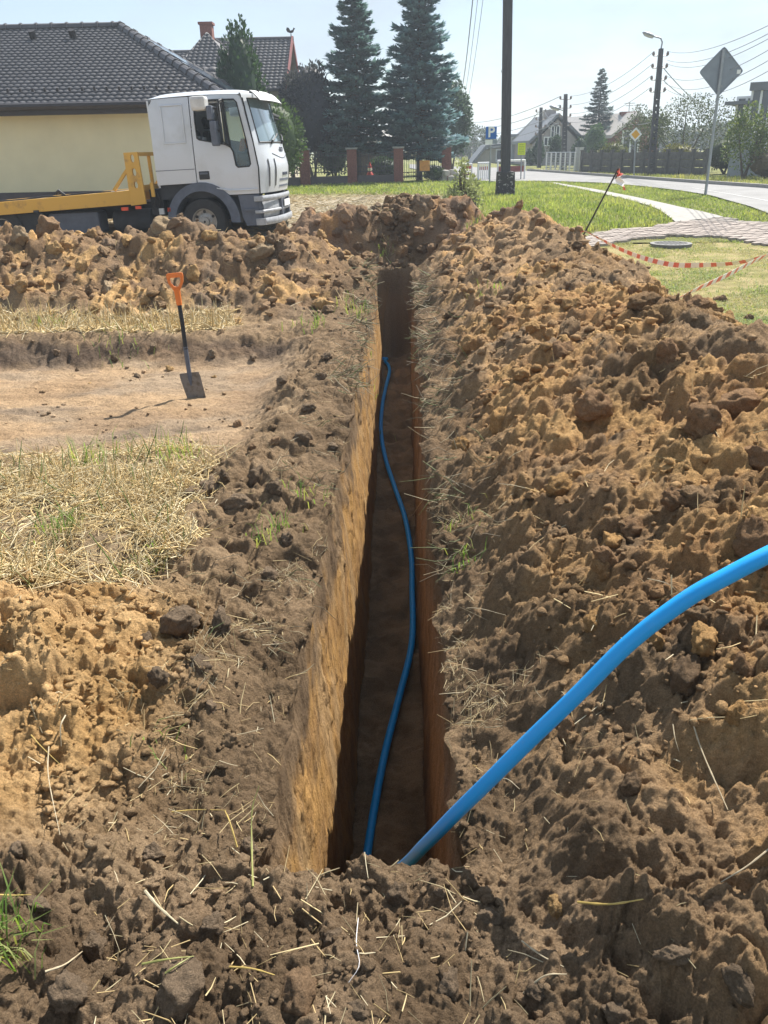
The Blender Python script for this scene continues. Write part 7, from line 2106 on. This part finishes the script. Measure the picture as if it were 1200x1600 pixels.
# single stalks that can be picked out
def stalk(pts, r, colr, parent=GROUND, name='straw_stalk'):
    pp = [sheet_hit(px, py) + Vector((0, 0, h_)) for px, py, h_ in pts]
    m_ = MATC(colr)
    q_ = smooth_path(pp, 10)
    MB().tube(q_, [r * (0.80 - 0.045 * k_ + (0.22 if k_ in (3, 7) else 0)) for k_ in range(len(q_))], 6).build(name, m_, parent, True)
_mc = {}
def MATC(c_):
    if c_ not in _mc: _mc[c_] = mat('stalk', c_, 0.55, 0.3, 40)
    return _mc[c_]
YL, PL, OL = (0.46, 0.33, 0.10), (0.42, 0.35, 0.23), (0.26, 0.26, 0.08)
for pts, r, c_ in [([(902, 1420, 0.012), (950, 1428, 0.02), (1002, 1426, 0.02)], 0.0036, YL), ([(1080, 1134, 0.012), (1095, 1195, 0.02), (1135, 1276, 0.012)], 0.0028, PL), ([(1050, 1140, 0.01), (1053, 1165, 0.015), (1060, 1180, 0.01)], 0.0018, PL), ([(1200, 1335, 0.01), (1165, 1365, 0.02), (1125, 1385, 0.01)], 0.0026, PL),
                   ([(815, 1475, 0.008), (845, 1505, 0.014), (880, 1522, 0.01)], 0.0024, PL), ([(818, 1558, 0.01), (850, 1540, 0.015), (885, 1528, 0.01)], 0.0024, PL), ([(80, 1182, 0.01), (82, 1240, 0.05), (95, 1310, 0.01)], 0.0022, PL), ([(50, 1155, 0.01), (68, 1182, 0.02), (95, 1200, 0.01)], 0.002, YL), ([(105, 1130, 0.02), (98, 1150, 0.03), (97, 1172, 0.01)], 0.003, PL),
                   ([(270, 1278, 0.012), (310, 1279, 0.02), (355, 1277, 0.012)], 0.002, YL), ([(0, 1412, 0.012), (25, 1412, 0.016), (52, 1410, 0.012)], 0.0025, YL), ([(75, 1535, 0.012), (105, 1520, 0.02), (132, 1500, 0.012)], 0.003, PL), ([(360, 1520, 0.012), (395, 1526, 0.015), (430, 1531, 0.01)], 0.0026, YL), ([(396, 1392, 0.005), (397, 1350, 0.06), (400, 1318, 0.11), (412, 1295, 0.13)], 0.003, OL), ([(372, 1335, 0.02), (362, 1310, 0.05), (355, 1295, 0.05)], 0.003, YL),
                   ([(640, 812, 0.0), (670, 790, 0.03), (705, 772, 0.02)], 0.003, PL), ([(690, 965, 0.012), (740, 963, 0.03), (790, 967, 0.012)], 0.0022, PL), ([(1010, 915, 0.012), (1040, 925, 0.02), (1062, 935, 0.012)], 0.002, PL), ([(765, 1228, 0.01), (790, 1233, 0.02), (812, 1238, 0.01)], 0.002, PL), ([(560, 1440, 0.01), (557, 1480, 0.01), (562, 1520, 0.012), (545, 1540, 0.008)], 0.0012, (0.7, 0.7, 0.72)), ([(230, 1410, 0.03), (250, 1435, 0.03), (280, 1452, 0.01)], 0.0045, (0.45, 0.38, 0.25)), ([(225, 1520, 0.02), (265, 1514, 0.025), (305, 1508, 0.02)], 0.003, OL), ([(262, 1540, 0.02), (275, 1528, 0.03), (300, 1512, 0.03)], 0.003, OL)]:
    stalk(pts, r, c_)

# ---- green tufts
def blade_arrays(base, h, wd, lean, colr):
    """grass blades of three triangles bent outwards"""
    n = len(base)
    az = rng.random(n) * 6.2832
    out_ = np.stack([np.cos(az), np.sin(az), 0 * az], -1); sd = np.stack([-np.sin(az), np.cos(az), 0 * az], -1)
    m1 = base + out_ * (lean * h * 0.35)[:, None]; m1[:, 2] += h * 0.6
    tp_ = base + out_ * (lean * h)[:, None]; tp_[:, 2] += h * np.maximum(0.35, 1 - 0.35 * lean)
    vs = np.empty((n, 5, 3), np.float32)
    vs[:, 0] = base - sd * wd[:, None] / 2; vs[:, 1] = base + sd * wd[:, None] / 2
    vs[:, 2] = m1 - sd * wd[:, None] * 0.4; vs[:, 3] = m1 + sd * wd[:, None] * 0.4; vs[:, 4] = tp_
    f = np.array([(0, 1, 3), (0, 3, 2), (2, 3, 4)])
    q = (f[None] + (np.arange(n) * 5)[:, None, None]).reshape(-1, 3)
    return vs.reshape(-1, 3), q, np.repeat(colr, 5, 0)
def blades_obj(name, sets, parent=None, kind='stuff'):
    b = 0; VV, QQ, CC = [], [], []
    for v_, q_, c_ in sets:
        VV.append(v_); QQ.append(q_ + b); CC.append(c_); b += len(v_)
    o = link(name, np_mesh(name, np.concatenate(VV), np.concatenate(QQ), M['grass'], False, np.clip(np.concatenate(CC), 0, 1)), parent)
    if kind: o['kind'] = kind
    return o
for px, py, n, h_, sp in [(18, 1495, 60, 0.11, 0.035), (5, 1470, 30, 0.09, 0.03), (140, 730, 40, 0.2, 0.08), (270, 722, 40, 0.2, 0.07), (90, 835, 34, 0.14, 0.05), (110, 830, 24, 0.14, 0.03), (430, 830, 40, 0.09, 0.06), (490, 772, 30, 0.08, 0.06), (560, 490, 60, 0.15, 0.12), (480, 512, 40, 0.14, 0.12), (765, 458, 40, 0.10, 0.1), (740, 350, 40, 0.14, 0.1), (720, 880, 30, 0.06, 0.05), (240, 885, 26, 0.1, 0.06), (190, 540, 40, 0.14, 0.15), (70, 515, 40, 0.16, 0.12), (600, 402, 30, 0.10, 0.08), (720, 820, 16, 0.07, 0.06), (260, 1165, 14, 0.06, 0.05)]:
    c0_ = sheet_hit(px, py)
    bx = c0_.x + rng.normal(0, sp, n); by = np.clip(c0_.y + rng.normal(0, sp, n), 0.65, 14)
    bz = sheet_z(bx, by)
    colr = np.array([[0.13, 0.23, 0.05], [0.20, 0.28, 0.08], [0.30, 0.32, 0.13]])[rng.integers(3, size=n)] * (0.8 + 0.4 * rng.random((n, 1)))
    blades_obj('grass_tuft', [blade_arrays(np.stack([bx, by, bz], -1), h_ * (0.5 + 0.7 * rng.random(n)), np.full(n, 0.0035 + 0.0004 * c0_.y), 0.3 + 0.8 * rng.random(n), colr)], GROUND, None)

# ---- lawns
ROADP = [(p_.x, p_.y) for p_ in road_up] + [(p_.x, p_.y) for p_ in road_lo[::-1]]
PATHP = [(p_.x, p_.y) for p_ in path_up] + [(p_.x, p_.y) for p_ in path_lo[::-1]]
def free(x, y, pad_apron=0.0):
    f_ = ~in_poly(x, y, ROADP) & ~in_poly(x, y, PATHP)
    inap = in_poly(x, y, APRON2)
    return f_ & ~(inap & (rng.random(len(x)) > np.clip((3.9 - x) * 0.3, 0, 0.5)))
def lawn(name, poly_px, n, hmin, hmax, wd, colset, lean=(0.3, 1.0), zfun=None, label=None, patchy=0.0):
    pl = [g(*p_) for p_ in poly_px]; pl = [(p_.x, p_.y) for p_ in pl]
    x0_, x1_ = min(p_[0] for p_ in pl), max(p_[0] for p_ in pl); y0_, y1_ = min(p_[1] for p_ in pl), max(p_[1] for p_ in pl)
    N = n * 4
    # more blades near the viewer, where they show singly
    yv = y0_ + (y1_ - y0_) * rng.random(N) ** 1.4
    xv = x0_ + (x1_ - x0_) * rng.random(N)
    ok = in_poly(xv, yv, pl) & free(xv, yv)
    if patchy: ok &= rng.random(N) < np.clip(fbm(xv * 1.3, yv * 1.3, 3, 1800) * 1.6 + 1 - patchy, 0.08, 1)
    xv, yv = xv[ok][:n], yv[ok][:n]
    zv = zfun(xv, yv) if zfun else hb(xv, yv)
    n_ = len(xv)
    tone = np.clip(fbm(xv * 0.8, yv * 0.8, 3, 1810) * 0.6 + 0.5, 0, 1)
    cs_ = np.array(colset)
    k = np.clip((tone * len(cs_) + rng.normal(0, 0.7, n_)).astype(int), 0, len(cs_) - 1)
    colr = cs_[k] * (0.7 + 0.6 * rng.random((n_, 1)))
    h_ = (hmin + (hmax - hmin) * rng.random(n_) ** 1.5) * (0.75 + 0.5 * tone)
    o = blades_obj(name, [blade_arrays(np.stack([xv, yv, zv - 0.01], -1), h_, wd * (0.6 + 0.8 * rng.random(n_)), lean[0] + (lean[1] - lean[0]) * rng.random(n_), colr)])
    return tag(o, label, 'grass')
MOWN = [[0.34, 0.31, 0.16], [0.28, 0.29, 0.12], [0.22, 0.27, 0.09], [0.19, 0.25, 0.08]]
LUSH = [[0.17, 0.235, 0.06], [0.22, 0.28, 0.08], [0.27, 0.32, 0.11], [0.33, 0.35, 0.15]]
DULL = [[0.20, 0.24, 0.08], [0.25, 0.27, 0.11], [0.30, 0.29, 0.14]]
yx = lambda x, y: np.where(y < 13.8, sheet_z(x, np.clip(y, 0.63, 14.5)), hb(x, y))
lawn('mown_grass', [(860, 388), (960, 378), (1050, 368), (1120, 370), (1200, 384), (1330, 405), (1330, 520), (1200, 520), (1000, 480)], 40000, 0.015, 0.055, 0.008, MOWN, (0.6, 2.0), yx, 'short mown yellowish grass between the heap and the block paving', 0.5)
lawn('tall_grass', [(690, 287), (780, 283), (858, 286), (930, 302), (990, 317), (1030, 331), (1050, 345), (1055, 353), (1000, 357), (930, 362), (850, 372), (760, 340), (700, 310)], 42000, 0.04, 0.14, 0.012, LUSH, (0.2, 0.9), yx, 'lush green grass around the utility pole')
lawn('verge_grass', [(858, 284), (940, 287), (1000, 292), (1060, 299), (1110, 307), (1150, 319), (1200, 337), (1330, 395), (1330, 360), (1200, 349), (1130, 343), (1060, 325), (1000, 311), (930, 298)], 20000, 0.03, 0.10, 0.010, LUSH, (0.3, 1.0), None, 'narrow green verge between pavement and road')
lawn('roadside_grass', [(820, 266), (900, 270), (1090, 276), (1330, 284), (1330, 305), (1200, 295), (1090, 287), (960, 277), (867, 270)], 14000, 0.06, 0.2, 0.02, DULL, (0.3, 1.0), None, 'rough grass across the road below the concrete fence')
lawn('shaded_grass', [(380, 291), (700, 283), (760, 286), (700, 306), (560, 304), (440, 305)], 15000, 0.06, 0.16, 0.02, LUSH, (0.3, 1.0), None, 'green grass strip in front of the brick pillar fence')
# straw-littered dry ground behind the heap
xv = -6 + 8.5 * rng.random(9000); yv = 14.4 + 13 * rng.random(9000) ** 1.3
az = rng.random(9000) * 6.2832
sv = stalk_arrays(np.stack([xv, yv, hb(xv, yv) + 0.01], -1), unit(np.stack([np.cos(az), np.sin(az), rng.normal(0.05, 0.2, 9000)], -1)), 0.08 + 0.2 * rng.random(9000), 0.006 * (0.6 + 0.8 * rng.random(9000)), rng.normal(0, 0.05, 9000), straw_cols(9000, 0.35))
join_stalks('straw_litter', [sv]); tag(bpy.data.objects['straw_litter'], 'straw litter on the dry beige ground beside the truck', 'straw')
# weeds at the edge of the tall grass
for px, py, Yw, h_, lab in [(722, 318, 17, 1.15, 'tall grey green weed at the edge of the heap and the lawn'), (738, 318, 17.3, 0.8, 'shorter weed right of the tall one at the heap edge'), (706, 318, 16.8, 0.7, 'low weed left of the tall one at the heap edge')]:
    p_ = at(px, py, Yw)
    bush('weed', lab, p_.x, Yw, (0.22, 0.18, h_), C(0.34, 0.36, 0.21), 520, 0.07, 'weed', None, 0.05, 2.2, 10, core=False, trunk=5, spread=0.7)
# grass growing around the pole foot

# ================================================================== SUMMER HAZE
hz_m = bpy.data.materials.new('haze_air'); hz_m.use_nodes = True
hn = hz_m.node_tree.nodes; hn.remove(hn['Principled BSDF'])
pv_ = hn.new('ShaderNodeVolumePrincipled'); pv_.inputs['Density'].default_value = HAZE_DENSITY; pv_.inputs['Color'].default_value = (0.80, 0.90, 1.0, 1); pv_.inputs['Anisotropy'].default_value = 0.35
hz_m.node_tree.links.new(pv_.outputs[0], hn['Material Output'].inputs['Volume'])
hb_ = MB().box((-560, -330, -3.2), (560, 1560, 11.0)).build('haze', hz_m); hb_['kind'] = 'stuff'
